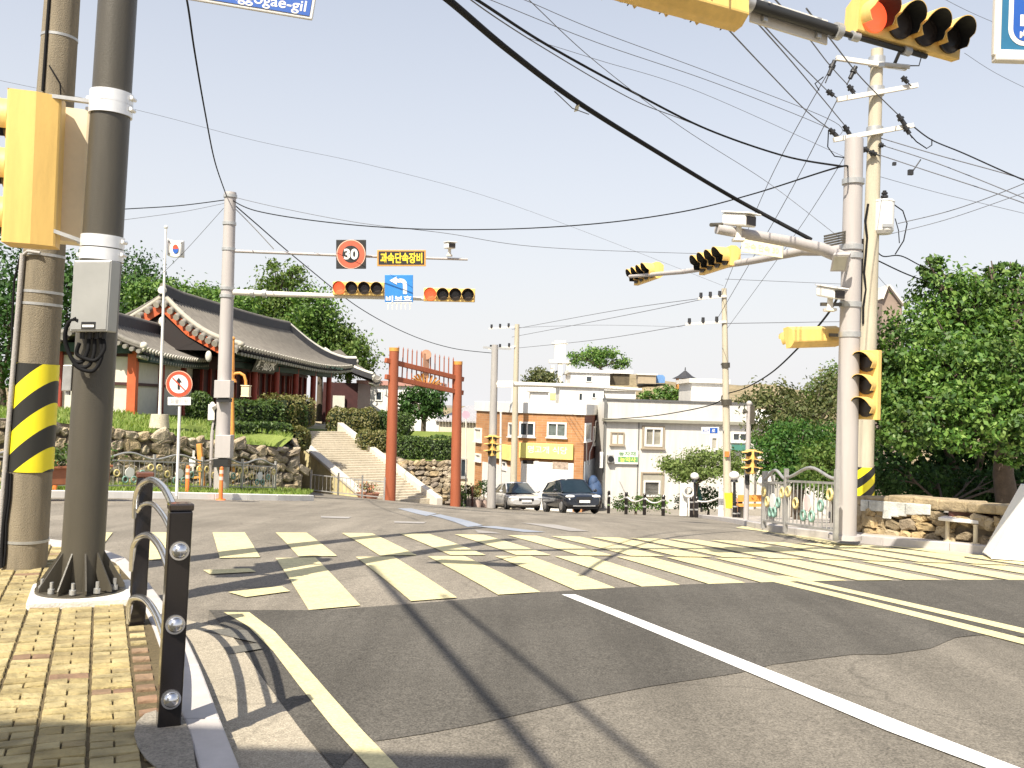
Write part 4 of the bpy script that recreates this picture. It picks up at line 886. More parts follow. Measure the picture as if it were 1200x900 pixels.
mb = MB(); a, b = wc[0] + wn * .2, wc[1] + wn * .2; mb.bar(V((a.x, a.y, Z0 + 1.2)), V((b.x, b.y, Z0 + 1.2)), .7, .3); a, b = wc[0] - wa * .2, wc[3] - wa * .2; mb.bar(V((a.x, a.y, Z0 + 1.45)), V((b.x, b.y, Z0 + 1.45)), .4, .3); mb.build('eave_beam', m_eave, t2)
# far wing at the right end of the shrine
t3 = thing('shrine_annex', 'small tiled annex roof stepping down at the right end of the shrine', 'outbuilding', (-8.6, 55, .3))
ra, rb, ea, eb = W(380, 415, 55), W(398, 412, 60), W(437, 447, 54.5), W(446, 446, 60)
rfa, S3 = roof_slope(t3, ra, rb, ea, eb, .2, .15); roof_slope(t3, rb, ra, eb - V((7, 0, 0)), ea - V((7, 0, 0)), .2, .15); ridge(rfa, [S3(0, j / 6) for j in range(7)], .16, .3, 'verge_ridge', m_plaster)
mb = MB(); a, b = W(378, 470, 55.6), W(419, 470, 55.6); mb.hexa([V((a.x, a.y, -.6)), V((b.x, b.y, -.6)), V((b.x, b.y + 5, -.6)), V((a.x, a.y + 5, -.6)), V((a.x, a.y, ea.z - .1)), V((b.x, b.y, ea.z - .1)), V((b.x, b.y + 5, ea.z - .1)), V((a.x, a.y + 5, ea.z - .1))]); mb.build('wall', m_darkred, t3); mb = MB(); p = W(397, 471, 55.4); mb.box(p, (.7, .1, .75)); mb.box(W(397, 484, 55.4), (.1, .12, 1.6)); mb.build('panel', m_plaster, t3)
# flagpole
fb = W(187, 490, 28.6); ft = W(194.5, 268, 28.6); t = thing('flagpole', 'slim white flagpole with small ball finial in front of the shrine', 'flagpole', fb)
mb = MB(); mb.cyl(fb - UP * .2, ft, .05, .03, 12); mb.ell(ft + UP * .05, .06, 10, 8); mb.build('pole', m_white, t)
mb = MB(); mb.cyl(fb - UP * .3, fb + UP * .12, .3, .25, 14); mb.build('base', m_stair, t)
fl = thing('national_flag', 'small white flag with red and blue disc drooping from the flagpole', 'flag', W(196, 282, 28.6))
def flag_pt(a, b): # a 0..1 along the fly, b 0..1 down the hoist
    return W(196 + 20 * a, 279 + 20 * b + 4.5 * a + 1.2 * math.sin(a * 5), 28.6 + .12 * math.sin(a * 6 + b))
fm = MB(); nfx, nfy = 14, 8
fm.add([flag_pt(i / nfx, j / nfy) for i in range(nfx + 1) for j in range(nfy + 1)], [(i * (nfy + 1) + j, (i + 1) * (nfy + 1) + j, (i + 1) * (nfy + 1) + j + 1, i * (nfy + 1) + j + 1) for i in range(nfx) for j in range(nfy)], 0, True); fc = fm.build('cloth', m_white, fl)
so_ = fc.modifiers.new('thickness', 'SOLIDIFY'); so_.thickness = .006
for up_, mt_ in ((1, m_signred), (0, m_blue)):
    mb = MB(); n = 14; vs = [flag_pt(.5, .5) - CF * .03]
    for i in range(n + 1): a = math.pi * i / n + (math.pi if up_ else 0); vs.append(flag_pt(.5 + .17 * math.cos(a), .5 + .27 * math.sin(a)) - CF * .03)
    mb.add(vs, [(0, i, i + 1) for i in range(1, n + 1)]); mb.build('disc_half', mt_, fc)
mb = MB()
for a0_, b0_ in ((.14, .16), (.86, .16), (.14, .84), (.86, .84)):
    for k in range(3): 
        q = flag_pt(a0_ + (k - 1) * .035, b0_) - CF * .03; mb.bar(q - CU * .025 - CR * .015, q + CU * .025 + CR * .015, .012, .004)
mb.build('bar_mark', m_signblack, fc)
# ================================================================ left signal pole with mast arms
lb = B(259, 26, .1); lt = W(270, 228, 26); lx = (lt - lb).normalized()
def onl(v): d = 26; f_ = (v - 560) / (228 - 560); p0, p1 = W(259.0, 560, d), lt; return p0 + (p1 - p0) * f_
t = thing('signal_pole', 'pale grey signal pole carrying two thin arms in front of the shrine', 'pole', lb)
mb = MB(); mb.cyl(lb, lt, .21, .155, 24); mb.cyl(lt, lt + lx * .06, .165, .16, 20); mb.build('shaft', m_steel_grey, t)
mb = MB(); mb.tube([onl(294), W(420, 300, 26.2), W(548, 304, 26.5)], [.045, .04, .035], 12); mb.build('upper_arm', m_steel_grey, t)
mb = MB(); mb.tube([onl(342), W(320, 344.5, 26), W(450, 348.5, 26.2), W(545, 352, 26.4)], [.085, .075, .06, .045], 14); mb.build('lower_arm', m_offwhite, t)
mb = MB()
for v in (230, 262, 292, 338, 347): mb = MB(); q = onl(v); mb.cyl(q - lx * .04, q + lx * .04, .2 if v > 330 else .185, .2 if v > 330 else .185, 20); mb.build('clamp', m_galv, t)
for u, v in ((296, 343.5), (310, 344)): mb = MB(); q = W(u, v, 26); mb.cyl(q - CR * .05, q + CR * .05, .12, .12, 14); mb.build('arm_clamp', m_galv, t)
GX = (CR - CU * .03).normalized()
def facing(): return (CR.cross(UP)).normalized()
FN = V((0, -1, 0))
signal('traffic_light', 'four lamp yellow signal with red lit, left of the blue turn sign', W(420, 338, 25.9), (CR * 1 - UP * .02), FN, (0,), lens=.31, visor=.2)
signal('traffic_light', 'four lamp yellow signal with red lit, right of the blue turn sign', W(526.5, 345.5, 25.9), (CR * 1 - UP * .02), FN, (0,), lens=.31, visor=.2)
def board(name, label, u0, v0, u1, v1, d, mat, cat='road sign', th=.04, edge=None, bev=.01):
    c = W((u0 + u1) / 2, (v0 + v1) / 2, d); w_ = (u1 - u0) * d / FOC; h_ = (v1 - v0) * d / FOC; t = thing(name, label, cat, c); Xb = (CR - CF * .0).normalized(); Zb = CU.copy()
    mb = MB(); mb.box(c, (w_, th, h_), Xb, Zb.cross(Xb), Zb); p = mb.build('panel', edge or mat, t, bev)
    if edge: mb = MB(); mb.box(c - CF * (th / 2 + .002), (w_ * .94, .004, h_ * .94 if w_ < h_ * 1.5 else h_ - w_ * .06), Xb, Zb.cross(Xb), Zb); mb.build('face', mat, t)
    return t, c, Xb, Zb, w_, h_
t, c, Xb, Zb, w_, h_ = board('speed_limit_sign', 'square black speed sign reading 30 in a red ring on the upper arm', 394, 281, 429, 315, 25.9, m_signblack)
def disc(name, c, r, mat, parent, d=0., n=40):
    mb = MB(); mb.cyl(c - CF * d, c - CF * (d + .006), r, r, n); return mb.build(name, mat, parent)
m_ring_pale = M('ring_edge', (.75, .45, .33), .5, 0, .05, 5)
disc('ring_edge', c, .40, m_ring_pale, t, .022); disc('ring', c, .378, M('ring_red', (.50, .10, .05), .5, 0, .05, 5), t, .029); disc('ring_centre', c, .235, m_signblack, t, .036)
lettering('lettering', '30', c - CF * .045, Xb, Zb, .30, m_white, t, .385, .035)
t, c, Xb, Zb, w_, h_ = board('notice_board', 'black board with yellow Korean lettering on the upper arm', 442, 293, 499, 312, 26.1, m_signblack, edge=m_orange_wood)
lettering('lettering', '과속단속장비', c - CF * .03, Xb, Zb, h_ * .66, m_signyel, t, w_ * .86, .03)
t, c, Xb, Zb, w_, h_ = board('turn_sign', 'blue square sign with white left turn arrow on the lower arm', 451, 322, 484, 354, 25.8, m_lblue, edge=m_lblue)
def poly_on(name, pts, c, Xb, Zb, mat, parent, d=.03):
    mb = MB(); mb.prism(pts, c - CF * d, Xb, Zb, -CF * .004); return mb.build(name, mat, parent)
s = w_; arr = []
for k in range(9): a = math.pi / 2 * k / 8; arr.append((.12 * s + .13 * s * math.sin(a) * 1., .13 * s + .16 * s * math.cos(a) - .0))
outer = [(-.06 * s, .345 * s), (.08 * s, .345 * s)] + [(.08 * s + .21 * s * math.sin(math.pi / 2 * k / 8), .135 * s + .21 * s * math.cos(math.pi / 2 * k / 8)) for k in range(1, 9)] + [(.29 * s, -.2 * s), (.15 * s, -.2 * s)] + [(.08 * s + .07 * s * math.sin(math.pi / 2 * (8 - k) / 8), .135 * s + .07 * s * math.cos(math.pi / 2 * (8 - k) / 8)) for k in range(0, 9)] + [(-.06 * s, .205 * s)]
poly_on('arrow', outer, c, Xb, Zb, m_white, t); poly_on('arrow_head', [(-.33 * s, .275 * s), (-.07 * s, .42 * s), (-.07 * s, .13 * s)], c, Xb, Zb, m_white, t, .0345)
lettering('lettering', '비보호', c - CF * .03 - Zb * .37 * s, Xb, Zb, s * .22, m_white, t, s * .92, .03)
mb = MB(); cc = c - Zb * (h_ / 2 + .11)
for k in range(6): mb.bar(cc + Xb * (-.3 + .12 * k) + Zb * .09, cc + Xb * (-.3 + .12 * k) - Zb * .09, .05, .006)
mb.bar(cc + Zb * .09 - Xb * .36, cc + Zb * .09 + Xb * .36, .02, .02); mb.build('pale_strip', m_offwhite, t)
def cctv(label, u, v, d, dirv, s=.42, group='white traffic cameras'):
    c = W(u, v, d); D = V(dirv).normalized(); t = thing('traffic_camera', label, 'traffic camera', c, group); mb = MB(); mb.box(c, (s, s * .5, s * .38), D, None, UP); b = mb.build('housing', m_white, t, .025)
    mb = MB(); mb.box(c + UP * s * .22 + D * s * .08, (s * 1.15, s * .6, s * .05), D, None, UP); mb.build('sunshield', m_white, b, .008)
    mb = MB(); mb.box(c + D * s * .505, (.01, s * .42, s * .28), D, None, UP); mb.build('window', m_lens_off, b)
    mb = MB(); mb.cyl(c - UP * s * .18, c - UP * s * .6, .04, .05, 10); mb.box(c - UP * s * .62, (.16, .16, .04)); mb.build('bracket', m_offwhite, t); return t
cctv('white traffic camera standing on the tip of the upper arm', 527, 288, 26.4, (.35, -.9, -.1), .44)
# cabinets, lamp and small bits on and beside the left pole
t = thing('control_box', 'pale grey control box mounted midway on the signal pole by the shrine', 'control box', W(262, 456, 25.75)); mb = MB(); mb.box(W(262.5, 456, 25.75), (.44, .35, .48), CR, None, UP); mb.build('cabinet', m_steel_grey, t, .012); mb = MB(); mb.box(W(262.5, 469, 25.75), (.36, .28, .1), CR, None, UP); mb.build('plinth', m_signblack, t)
t = thing('control_box', 'grey control box low on the signal pole above the fence', 'control box', W(263, 525, 25.7)); mb = MB(); mb.box(W(263, 523, 25.7), (.42, .33, .62), CR, None, UP); mb.build('cabinet', m_steel_grey, t, .012); mb = MB(); mb.box(W(260.5, 542.5, 25.7), (.4, .32, .22), CR, None, UP); mb.build('lower_case', m_signblack, t)
c = W(250, 482, 26); t = thing('pedestrian_signal', 'small pale signal on a thin post just left of the grey control boxes', 'traffic light', B(246, 26)); mb = MB(); mb.box(W(249.5, 483, 26), (.22, .2, .45), CR, None, UP); mb.cyl(W(249, 473, 26), W(251, 478, 25.8), .06, .06, 10); mb.build('head', m_offwhite, t, .02); mb = MB(); mb.tube([W(251, 492, 26), W(248.5, 510, 26), B(246, 26)], .05, 8); mb.build('post', m_steel_grey, t); mb = MB(); mb.tube([W(252.5, 478, 25.9), W(252, 495, 25.85), W(250, 505, 26)], .02, 6); mb.build('cable', m_cable, t)
lpB = B(273, 29, .1); t = thing('lantern_post', 'ochre lamp post with a hooked arm holding a square lantern', 'street lamp', lpB); mb = MB(); mb.cyl(lpB, W(271.5, 446, 29), .075, .065, 12); mb.cyl(W(271.5, 446, 29), W(273, 398, 29), .09, .05, 12); mb.cyl(W(271.5, 448, 29), W(271.5, 444, 29), .16, .12, 14); mb.ell(W(273, 397, 29), .07, 10, 6); mb.build('post', m_orange_wood, t)
mb = MB(); mb.tube([W(273, 440, 29), W(276, 437.5, 29), W(281, 437, 29), W(286, 440, 29), W(288, 446, 29), W(288.3, 452, 29)], .045, 10); mb.build('arm', m_orange_wood, t); mb = MB(); c = W(288.3, 458.5, 29); mb.box(c, (.24, .24, .3)); mb.box(c + UP * .17, (.28, .28, .03)); mb.box(c - UP * .16, (.27, .27, .03)); mb.build('lantern', M('lantern_cream', (.72, .58, .38), .4, 0, .08, 6), t, .01)
# round no-straight sign
nb_ = G(207, 581, .14); dN = dep(nb_); c = W(211, 450, dN); t = thing('prohibition_sign', 'round white sign with red ring and crossed arrow on a thin white post', 'road sign', nb_)
mb = MB(); mb.cyl(nb_, W(212, 436, dN), .035, .035, 12); mb.build('post', m_white, t)
pc = c - CF * .05; r = 15.5 * dN / FOC; mb = MB(); mb.cyl(pc, pc - CF * .015, r, r, 36); mb.build('disc', m_ring_pale, t); disc('ring', pc, r * .95, m_signred, t, .018); disc('face', pc, r * .70, m_white, t, .026)
aw = r * .09; poly_on('arrow', [(-aw, -.42 * r), (aw, -.42 * r), (aw, .12 * r), (.24 * r, .12 * r), (0, .5 * r), (-.24 * r, .12 * r), (-aw, .12 * r)], pc, CR, CU, m_signblack, t, .034)
poly_on('slash', [(-.5 * r, .44 * r), (-.44 * r, .5 * r), (.5 * r, -.44 * r), (.44 * r, -.5 * r)], pc, CR, CU, m_signred, t, .040)
c2 = W(211, 470, dN) - CF * .05; mb = MB(); mb.box(c2, (27 * dN / FOC, .012, 9.5 * dN / FOC), CR, None, CU); pl = mb.build('plate', m_white, t, .004); lettering('lettering', '화물차량', c2 - CF * .012, CR, CU, .11, M('faded_print', (.45, .43, .42), .6), pl, .42)
# flexible bollards, ochre post
def flex(label, u, v, h, d=None):
    b = G(u, v) if d is None else B(u, d); dd = dep(b); s = 1.; t = thing('flexible_bollard', label, 'bollard', b, 'orange lane bollards along the far kerb'); mb = MB(); mb.cyl(b, b + UP * .03, .13, .12, 14); mb.build('foot', m_orange, t)
    mb = MB(); mb.cyl(b + UP * .03, b + UP * h, .052, .047, 14); mb.ell(b + UP * h, (.047, .047, .03), 12, 6); mb.build('tube', m_orange, t)
    mb = MB()
    for z in (.62, .82): mb.cyl(b + UP * h * z, b + UP * (h * z + .09), .054, .054, 14)
    mb.build('reflective_band', M('reflective_pink', (.80, .50, .40), .4, 0, .08, 6), t)
flex('orange bollard beside the planter, seen between the two big poles', 64, 582, .82); flex('orange bollard just right of the round sign post', 219, 583.5, .80); flex('orange bollard below the grey signal pole', 258.5, 586, .82)
b = G(238, 574, .14); dd = dep(b); t = thing('marker_post', 'ochre wooden post with a small white plate standing on the verge', 'post', b); mb = MB(); mb.bar(b, W(233.5, 520, dd), .13, .13, CF); mb.bar(b + UP * .35, W(226, 560, dd), .06, .06); mb.build('post', m_orange_wood, t, .01); mb = MB(); mb.box(W(225.5, 541, dd), (.17, .04, .26), CR, None, UP); mb.bar(W(227, 528, dd), W(226, 552, dd), .05, .05); mb.build('plate', m_white, t)
# brown planter with shrub
b = G(74, 578, .16); t = thing('planter', 'long brown planter box with green shrubs by the left kerb', 'planter', b); mb = MB(); d = (KB - KA).normalized(); c = b + d * .1 + UP * .38; mb.box(c, (1.6, .5, .36), d, None, UP); mb.box(c + UP * .19, (1.7, .6, .06), d, None, UP); mb.build('box', M('terracotta_brown', (.30, .11, .05), .6, 0, .15, 6), t, .02)
mb = MB()
for s in (-.6, .6): mb.box(b + d * (.1 + s) + UP * .09, (.2, .4, .2), d, None, UP)
mb.build('foot', M('planter_foot', (.4, .28, .18), .7), t); P, Q = blob_pts([(c.x + d.x * k, c.y + d.y * k, c.z + .38, .42, .3, .26) for k in (-.55, 0, .55)], 900, .3, 20); leaf_mesh(P, Q, .09, 'shrub', m_hedge, t)
# ornamental fence along the verge
m_fence = M('fence_alloy', (.42, .41, .39), .45, .5, .12, 10); m_fring_y = M('ring_yellow', (.66, .54, .24), .5, 0, .08, 8); m_fring_g = M('ring_green', (.20, .34, .28), .5, 0, .1, 8)
def fence_panel(label, a, b, h, rings=True, arch=True, group=None, plate=None, ghost=False, bars=True):
    a, b = V(a), V(b); t = thing('ornamental_fence', label, 'fence', a, group); d = (b - a); L = d.length; dn = d.normalized(); z = lambda s, hh: a.lerp(b, s) + UP * hh
    for s in (0, 1): mb = MB(); mb.bar(z(s, -.02), z(s, h), .06, .06, dn); mb.build('post', m_fence, t)
    mb = MB(); mb.bar(z(0, h * .80), z(1, h * .80), .035, .035); mb.bar(z(0, h * .12), z(1, h * .12), .035, .035); mb.build('rail', m_fence, t)
    if arch: mb = MB(); mb.tube([z(k / 12, h * (.86 + .16 * math.sin(math.pi * k / 12) ** 2)) for k in range(13)], .026, 8); mb.build('arched_rail', m_fence, t)
    if bars:
        mb = MB(); n = max(4, int(L / .14))
        for k in range(1, n): mb.cyl(z(k / n, h * .12), z(k / n, h * .80), .010, .010, 6)
        mb.build('baluster', m_fence, t)
    if rings:
        n = 6; fn = V((dn.y, -dn.x, 0))
        for k in range(n):
            s = (k + .5) / n; hh = h * (.46 + .2 * math.cos(math.pi * 2 * s)); mb = MB(); mb.ring(z(s, hh) + fn * .03, dn, UP, .075, .022, 16, 6); mb.build('ring', m_fring_y if (k < 2 or k > 4) else m_fring_g, t)
        mb = MB(); mb.cyl(z(.5, h * .48) + fn * .02, z(.5, h * .48) + fn * .04, .13, .13, 18); mb.build('medallion', m_white if plate is None else plate, t)
    return t
GF = 'ornamental fence panels along the shrine verge'; fo = vk * 1.1
fps = [lk(u) + fo for u in (20, 88, 152, 212, 268, 314, 352)]; lab = ['leftmost panel behind the planter and big poles', 'panel between the dark pole and the guard rail', 'panel left of the round sign', 'panel between the round sign and the grey signal pole', 'panel just right of the grey signal pole', 'panel ending before the stairs']
for i in range(6):
    a, b = fps[i], fps[i + 1]; fence_panel('grey ornamental fence with coloured rings, ' + lab[i], V((a.x, a.y, tz(a.x, a.y) + .13)), V((b.x, b.y, tz(b.x, b.y) + .13)), .92, group=GF)
qs = [B(u, 35.2) for u in (364, 396, 424, 450)]; lab = ['stone wall corner', 'left cheek wall', 'left gate post']
for i in range(3): fence_panel('faint grey tubular fence across the foot of the stairs by the ' + lab[i], qs[i], qs[i + 1], .85, rings=False, arch=False, group='tubular fences at the foot of the stairs', bars=(i < 2))
b = B(431, 35.8, .0); t = thing('flower_pot', 'low planter with small red flowers at the foot of the stairs', 'planter', b); mb = MB(); mb.cyl(b + UP * .0, b + UP * .22, .36, .45, 16); mb.build('bowl', M('pot_clay', (.42, .2, .13), .7), t); P, Q = blob_pts([(b.x, b.y, b.z + .42, .38, .32, .25)], 420, .3, 14); leaf_mesh(P, Q, .09, 'foliage', island_mat('flower_mix', [(.10, .16, .03), (.5, .12, .08), (.12, .2, .04), (.6, .5, .5)], .6), t)
# ================================================================ red gate
g0, g1 = B(457, 36.2), B(533.5, 38.6); h0 = W(462, 408, 36.2); h1 = W(536.5, 424, 38.6)
t = thing('red_gate', 'tall red gate of two round posts with spiked crossbars', 'gate', g0)
for a, b in ((g0, h0), (g1, h1)):
    mb = MB(); mb.cyl(a - UP * .1, b, .215, .185, 24); mb.build('post', m_gate, t); mb = MB(); mb.cyl(b - (b - a).normalized() * .12, b + UP * .02, .195, .195, 20); mb.build('post_cap', m_orange_wood, t)
gd = (h1 - h0).normalized()
ga = (W(459.5, 424, 36.2), W(536, 443, 38.6)); gb_ = (W(459.5, 443, 36.2), W(535.5, 459, 38.6))
for p, q in (ga, gb_): e = (q - p).normalized(); mb = MB(); mb.bar(p - e * .32, q + e * .32, .15, .19); mb.build('crossbar', m_gate, t, .015)
n = 14; sp = MB()
for k in range(1, n):
    p = gb_[0].lerp(gb_[1], k / n); top = W(462 + 74.5 * k / n, 408 + 15 * k / n, 36.2 + 2.4 * k / n); sp.cyl(p, top, .026, .022, 8); sp.cyl(top, top + UP * .12, .03, .004, 8)
sp.build('spike', m_gate, t)
mb = MB(); c = ga[0].lerp(ga[1], .5); mb.box(c + UP * .18, (.3, .06, .95), gd, None, UP); mb.cyl(c + UP * .62 - V((0, .05, 0)), c + UP * .62 + V((0, .05, 0)), .2, .2, 20); mb.build('emblem', M('emblem_wood', (.45, .24, .15), .6, 0, .15, 5), t)
mb = MB(); c = gb_[0].lerp(gb_[1], .52)
for k in range(9): a = math.pi * (k + .5) / 9; mb.bar(c + gd * .55 * math.cos(a) * .8 + UP * .1, c + gd * .75 * math.cos(a) + UP * (.12 + .33 * math.sin(a)), .1, .04)
mb.build('crest', m_orange_wood, t)
# ================================================================ right: signal pole, utility pole, walls, bench, tree
rb_ = G(990, 629, .13); dR = dep(rb_); rt = W(1001, 163, dR); rx = (rt - rb_).normalized()
def onr(v): return rb_ + (rt - rb_) * ((v - 629) / (163 - 629))
t = thing('signal_pole', 'tall pale grey steel signal pole at the right-hand corner before the stone wall', 'pole', rb_)
mb = MB(); mb.cyl(rb_, rt, .168, .135, 28); mb.build('shaft', m_steel_grey, t)
mb = MB(); mb.cyl(rb_ - rx * .03, rb_ + rx * .035, .25, .24, 28); mb.build('base', m_steel_grey, t, .006)
mb = MB()
for v in (213, 290, 300, 357, 392): mb = MB(); q = onr(v); mb.cyl(q - rx * .04, q + rx * .04, .165, .165, 22); mb.build('clamp', m_galv, t)
uA = W(840, 268.5, dR - .8); mb = MB(); mb.tube([onr(306) , W(985, 301, dR - .1), W(962, 291.5, dR - .2), W(930, 284, dR - .4), uA], [.1, .1, .095, .085, .07], 14); mb.build('camera_arm', m_steel_grey, t)
sA = W(755, 326, dR + 7.); sB = W(838, 312, dR + 3.2); mb = MB(); mb.tube([onr(293), W(940, 294, dR + .8), W(880, 306, dR + 2.), W(800, 318.5, dR + 5), W(738, 324, dR + 7.4)], [.085, .075, .06, .05, .04], 12); mb.build('signal_arm', m_steel_grey, t)
mb = MB()
for k in range(5): a = W(965 + k * 0, 276.5 + k * 2.6, dR - .2 - .0 * k); mb.bar(W(966, 277 + k * 3, dR - .15), W(994, 271 + k * 3, dR - .05), .03, .03)
mb.build('slatted_bracket', m_steel_dark, t)
q = W(985, 307, dR - .35); t = thing('flood_lamp', 'small square flood lamp on the right-hand signal pole below its arms', 'lamp', q); mb = MB(); fz = V((-.45, -.7, -.45)).normalized(); mb.box(q, (.25, .28, .1), CR, None, fz); mb.build('housing', m_steel_grey, t, .012); mb = MB(); mb.box(q + fz * .053, (.19, .22, .01), CR, None, fz); mb.build('diffuser', m_glass_pale, t); mb = MB(); mb.bar(q - fz * .03, onr(312), .04, .04); mb.build('bracket', m_galv, t)
ax2 = (sB - sA); ax2.z = 0; ax2.normalize(); nn2 = V((-abs(ax2.y), -abs(ax2.x), 0)); nn2 = V((ax2.y, -ax2.x, 0)); nn2 = nn2 if nn2.y < 0 else -nn2
nsg = V((-.80, -.60, 0))
signal('traffic_light', 'yellow four lamp signal with dark lenses nearer to the right-hand pole', W(837, 305.5, dR + 3.2), ax2, nsg, (), lens=.30, pitch=.34, visor=.26)
signal('traffic_light', 'yellow four lamp signal with dark lenses at the far tip of the arm', W(755, 321, dR + 7.), ax2, nsg, (), lens=.30, pitch=.34, visor=.26)
c_ = W(893, 291, dR + 1.0); t = thing('notice_board', 'pale yellow slim notice board below the camera arm', 'road sign', c_); bx_ = (W(914, 292, dR + .8) - W(873, 286, dR + 1.3)).normalized(); mb = MB(); mb.box(c_, (.80, .03, .22), bx_, None, UP); p = mb.build('panel', M('pale_yellow_board', (.80, .74, .50), .5, 0, .05, 4), t, .006)
lettering('lettering', '과속 단속 30', c_ - bx_.cross(UP).normalized() * .02 if False else c_ + V((bx_.y, -bx_.x, 0)).normalized() * .02, bx_, UP, .11, M('faded_yellow_print', (.62, .55, .33), .6), p, .66)
cctv('large white traffic camera with dark windows at the tip of the camera arm', 866, 258, dR - .75, (.55, -.8, -.18), .46)
t = thing('traffic_camera', 'thin dark camera rod left of the large white traffic camera', 'traffic camera', W(838, 263, dR - .8)); mb = MB(); mb.cyl(W(833, 263.5, dR - .9), W(846, 263, dR - .75), .028, .028, 12); mb.build('body', m_steel_dark, t); mb = MB(); mb.bar(W(844, 263, dR - .75), W(846, 268, dR - .78), .03, .03); mb.build('bracket', m_offwhite, t)
mb = MB(); mb.bar(onr(357), W(962, 356.5, dR - .1), .05, .05); tag(mb.build('camera_bracket', m_steel_dark), 'dark bracket holding the white camera left of the pole', 'bracket')
cctv('smaller white traffic camera on a bracket midway up the right-hand pole', 973, 343, dR - .12, (.35, -.85, -.2), .42)
mb = MB(); mb.bar(onr(393), W(972, 392.5, dR + .2), .05, .05); tag(mb.build('signal_bracket', m_steel_dark), 'short dark bracket joining the yellow signal to the right pole', 'bracket')
signal('traffic_light', 'yellow signal seen from behind, level with the lower half of the right pole', W(948, 396, dR + .3), V((-.85, -.35, -.07)), V((-.30, .93, -.18)), (), 3, .26, .30, visor=.22)
signal('traffic_light', 'vertical yellow signal on the right side of the pole before the tree', W(1016, 451, dR - .1), -UP, V((-.75, -.62, 0)), (), 3, .28, .34, visor=.26)
mb = MB()
for v in (425, 478): mb.bar(onr(v), W(1012, v, dR), .04, .03)
tag(mb.build('signal_bracket', m_galv), 'pair of short brackets holding the vertical signal on the right pole', 'bracket')
# utility pole behind
ub = G(1010, 632, .13); dU = 18.6; ub = B(1010, dU, .13); ut = W(1028, 58, dU); uxx = (ut - ub).normalized()
def onu(v): p0 = W(1010.5, 620, dU); return p0 + (ut - p0) * ((v - 620) / (58 - 620))
t = thing('utility_pole', 'cream concrete utility pole with three crossarms behind the right-hand signal pole', 'utility pole', ub)
mb = MB(); mb.cyl(ub - uxx * .2, ut, .20, .115, 24); mb.build('shaft', m_conc_pale, t)
q0, q1 = onu(584), onu(547); mb = MB(); mb.cyl(q0, q1, .205, .203, 28, False); mb.build('warning_wrap', stripe_mat('small_warning_stripes', (.82, .70, .02), (.02, .02, .018), .36, .9), t)
def xarm(v, u0, v0, u1, v1): mb = MB(); a, b = W(u0, v0, dU - .25), W(u1, v1, dU - .1); mb.bar(a, b, .075, .085); mb.cyl(onu(v) - uxx * .08, onu(v) + uxx * .08, .16, .16, 18, mi=1); mb.build('crossarm', [m_offwhite, m_galv], t); return a, b
x1 = xarm(72, 980, 68, 1062, 80); x2 = xarm(107, 981, 117, 1075, 100); x3 = xarm(154, 977, 164, 1070, 147)
mb = MB()
for (u0, v0, u1, v1) in ((978, 71, 971, 88), (1003, 78, 996, 92), (969, 106, 977, 112), (994, 100, 1001, 109), (972, 151, 981, 160), (989, 147, 996, 158), (1052, 134, 1061, 147), (1060, 148, 1066, 157), (1057, 90, 1064, 97), (1030, 170, 1035, 170.5), (1011, 174, 1018, 177), (1019, 178, 1027, 181)):
    mb = MB(); a, b = W(u0, v0, dU - .2), W(u1, v1, dU - .2); mb.cyl(a, b, .042, .042, 10); mb.cyl(a.lerp(b, .3), a.lerp(b, .5), .065, .065, 10); mb.tube([a, b, b + (b - a) * .55], .012, 6); mb.build('insulator', m_black, t)
mb = MB(); mb.tube([W(960, 106, dU), W(955, 98, dU), W(965, 90, dU)], .012, 5); mb.tube([W(971, 152, dU), W(970, 172, dU), W(978, 183, dU), W(992, 185, dU)], .012, 5); mb.tube([W(1066, 157, dU), W(1074, 166, dU), W(1086, 174, dU), W(1092, 170, dU), W(1092, 163, dU)], .012, 5)
mb.tube([onu(v) + CR * (-.17 + .02 * math.sin(v)) for v in range(280, 480, 22)], .03, 6); mb.tube([onu(v) + CR * (-.14 + .03 * math.sin(v * 2)) - CF * .1 for v in range(240, 400, 20)], .022, 6); mb.build('jumper_cable', m_cable, t)
c = W(1036, 253, dU - .1); mb = MB(); mb.cyl(c - UP * .30, c + UP * .27, .185, .19, 24); mb.cyl(c + UP * .27, c + UP * .31, .2, .17, 24); mb.cyl(c - UP * .36, c - UP * .30, .14, .185, 20); tr = mb.build('transformer', m_white, t, .01)
mb = MB(); mb.cyl(c + UP * .31, c + UP * .50, .05, .035, 10); mb.cyl(c + UP * .36, c + UP * .40, .07, .07, 10); mb.cyl(c + UP * .43, c + UP * .46, .06, .06, 10); mb.build('bushing', m_black, tr)
mb = MB(); mb.bar(onu(244), c - CR * .18 + UP * .14, .07, .08); mb.bar(onu(268), c - CR * .18 - UP * .24, .07, .08); mb.box(c - UP * .22 - CF * .19, (.2, .03, .06)); mb.build('mount', m_galv, tr)
mb = MB(); mb.tube([W(1048, 240, dU), W(1058, 247, dU), W(1063, 262, dU), W(1059, 282, dU), W(1049, 298, dU)], .012, 6); mb.tube([W(1049, 256, dU), W(1053, 270, dU), W(1054, 285, dU)], .01, 5); mb.build('lead_cable', m_cable, tr)
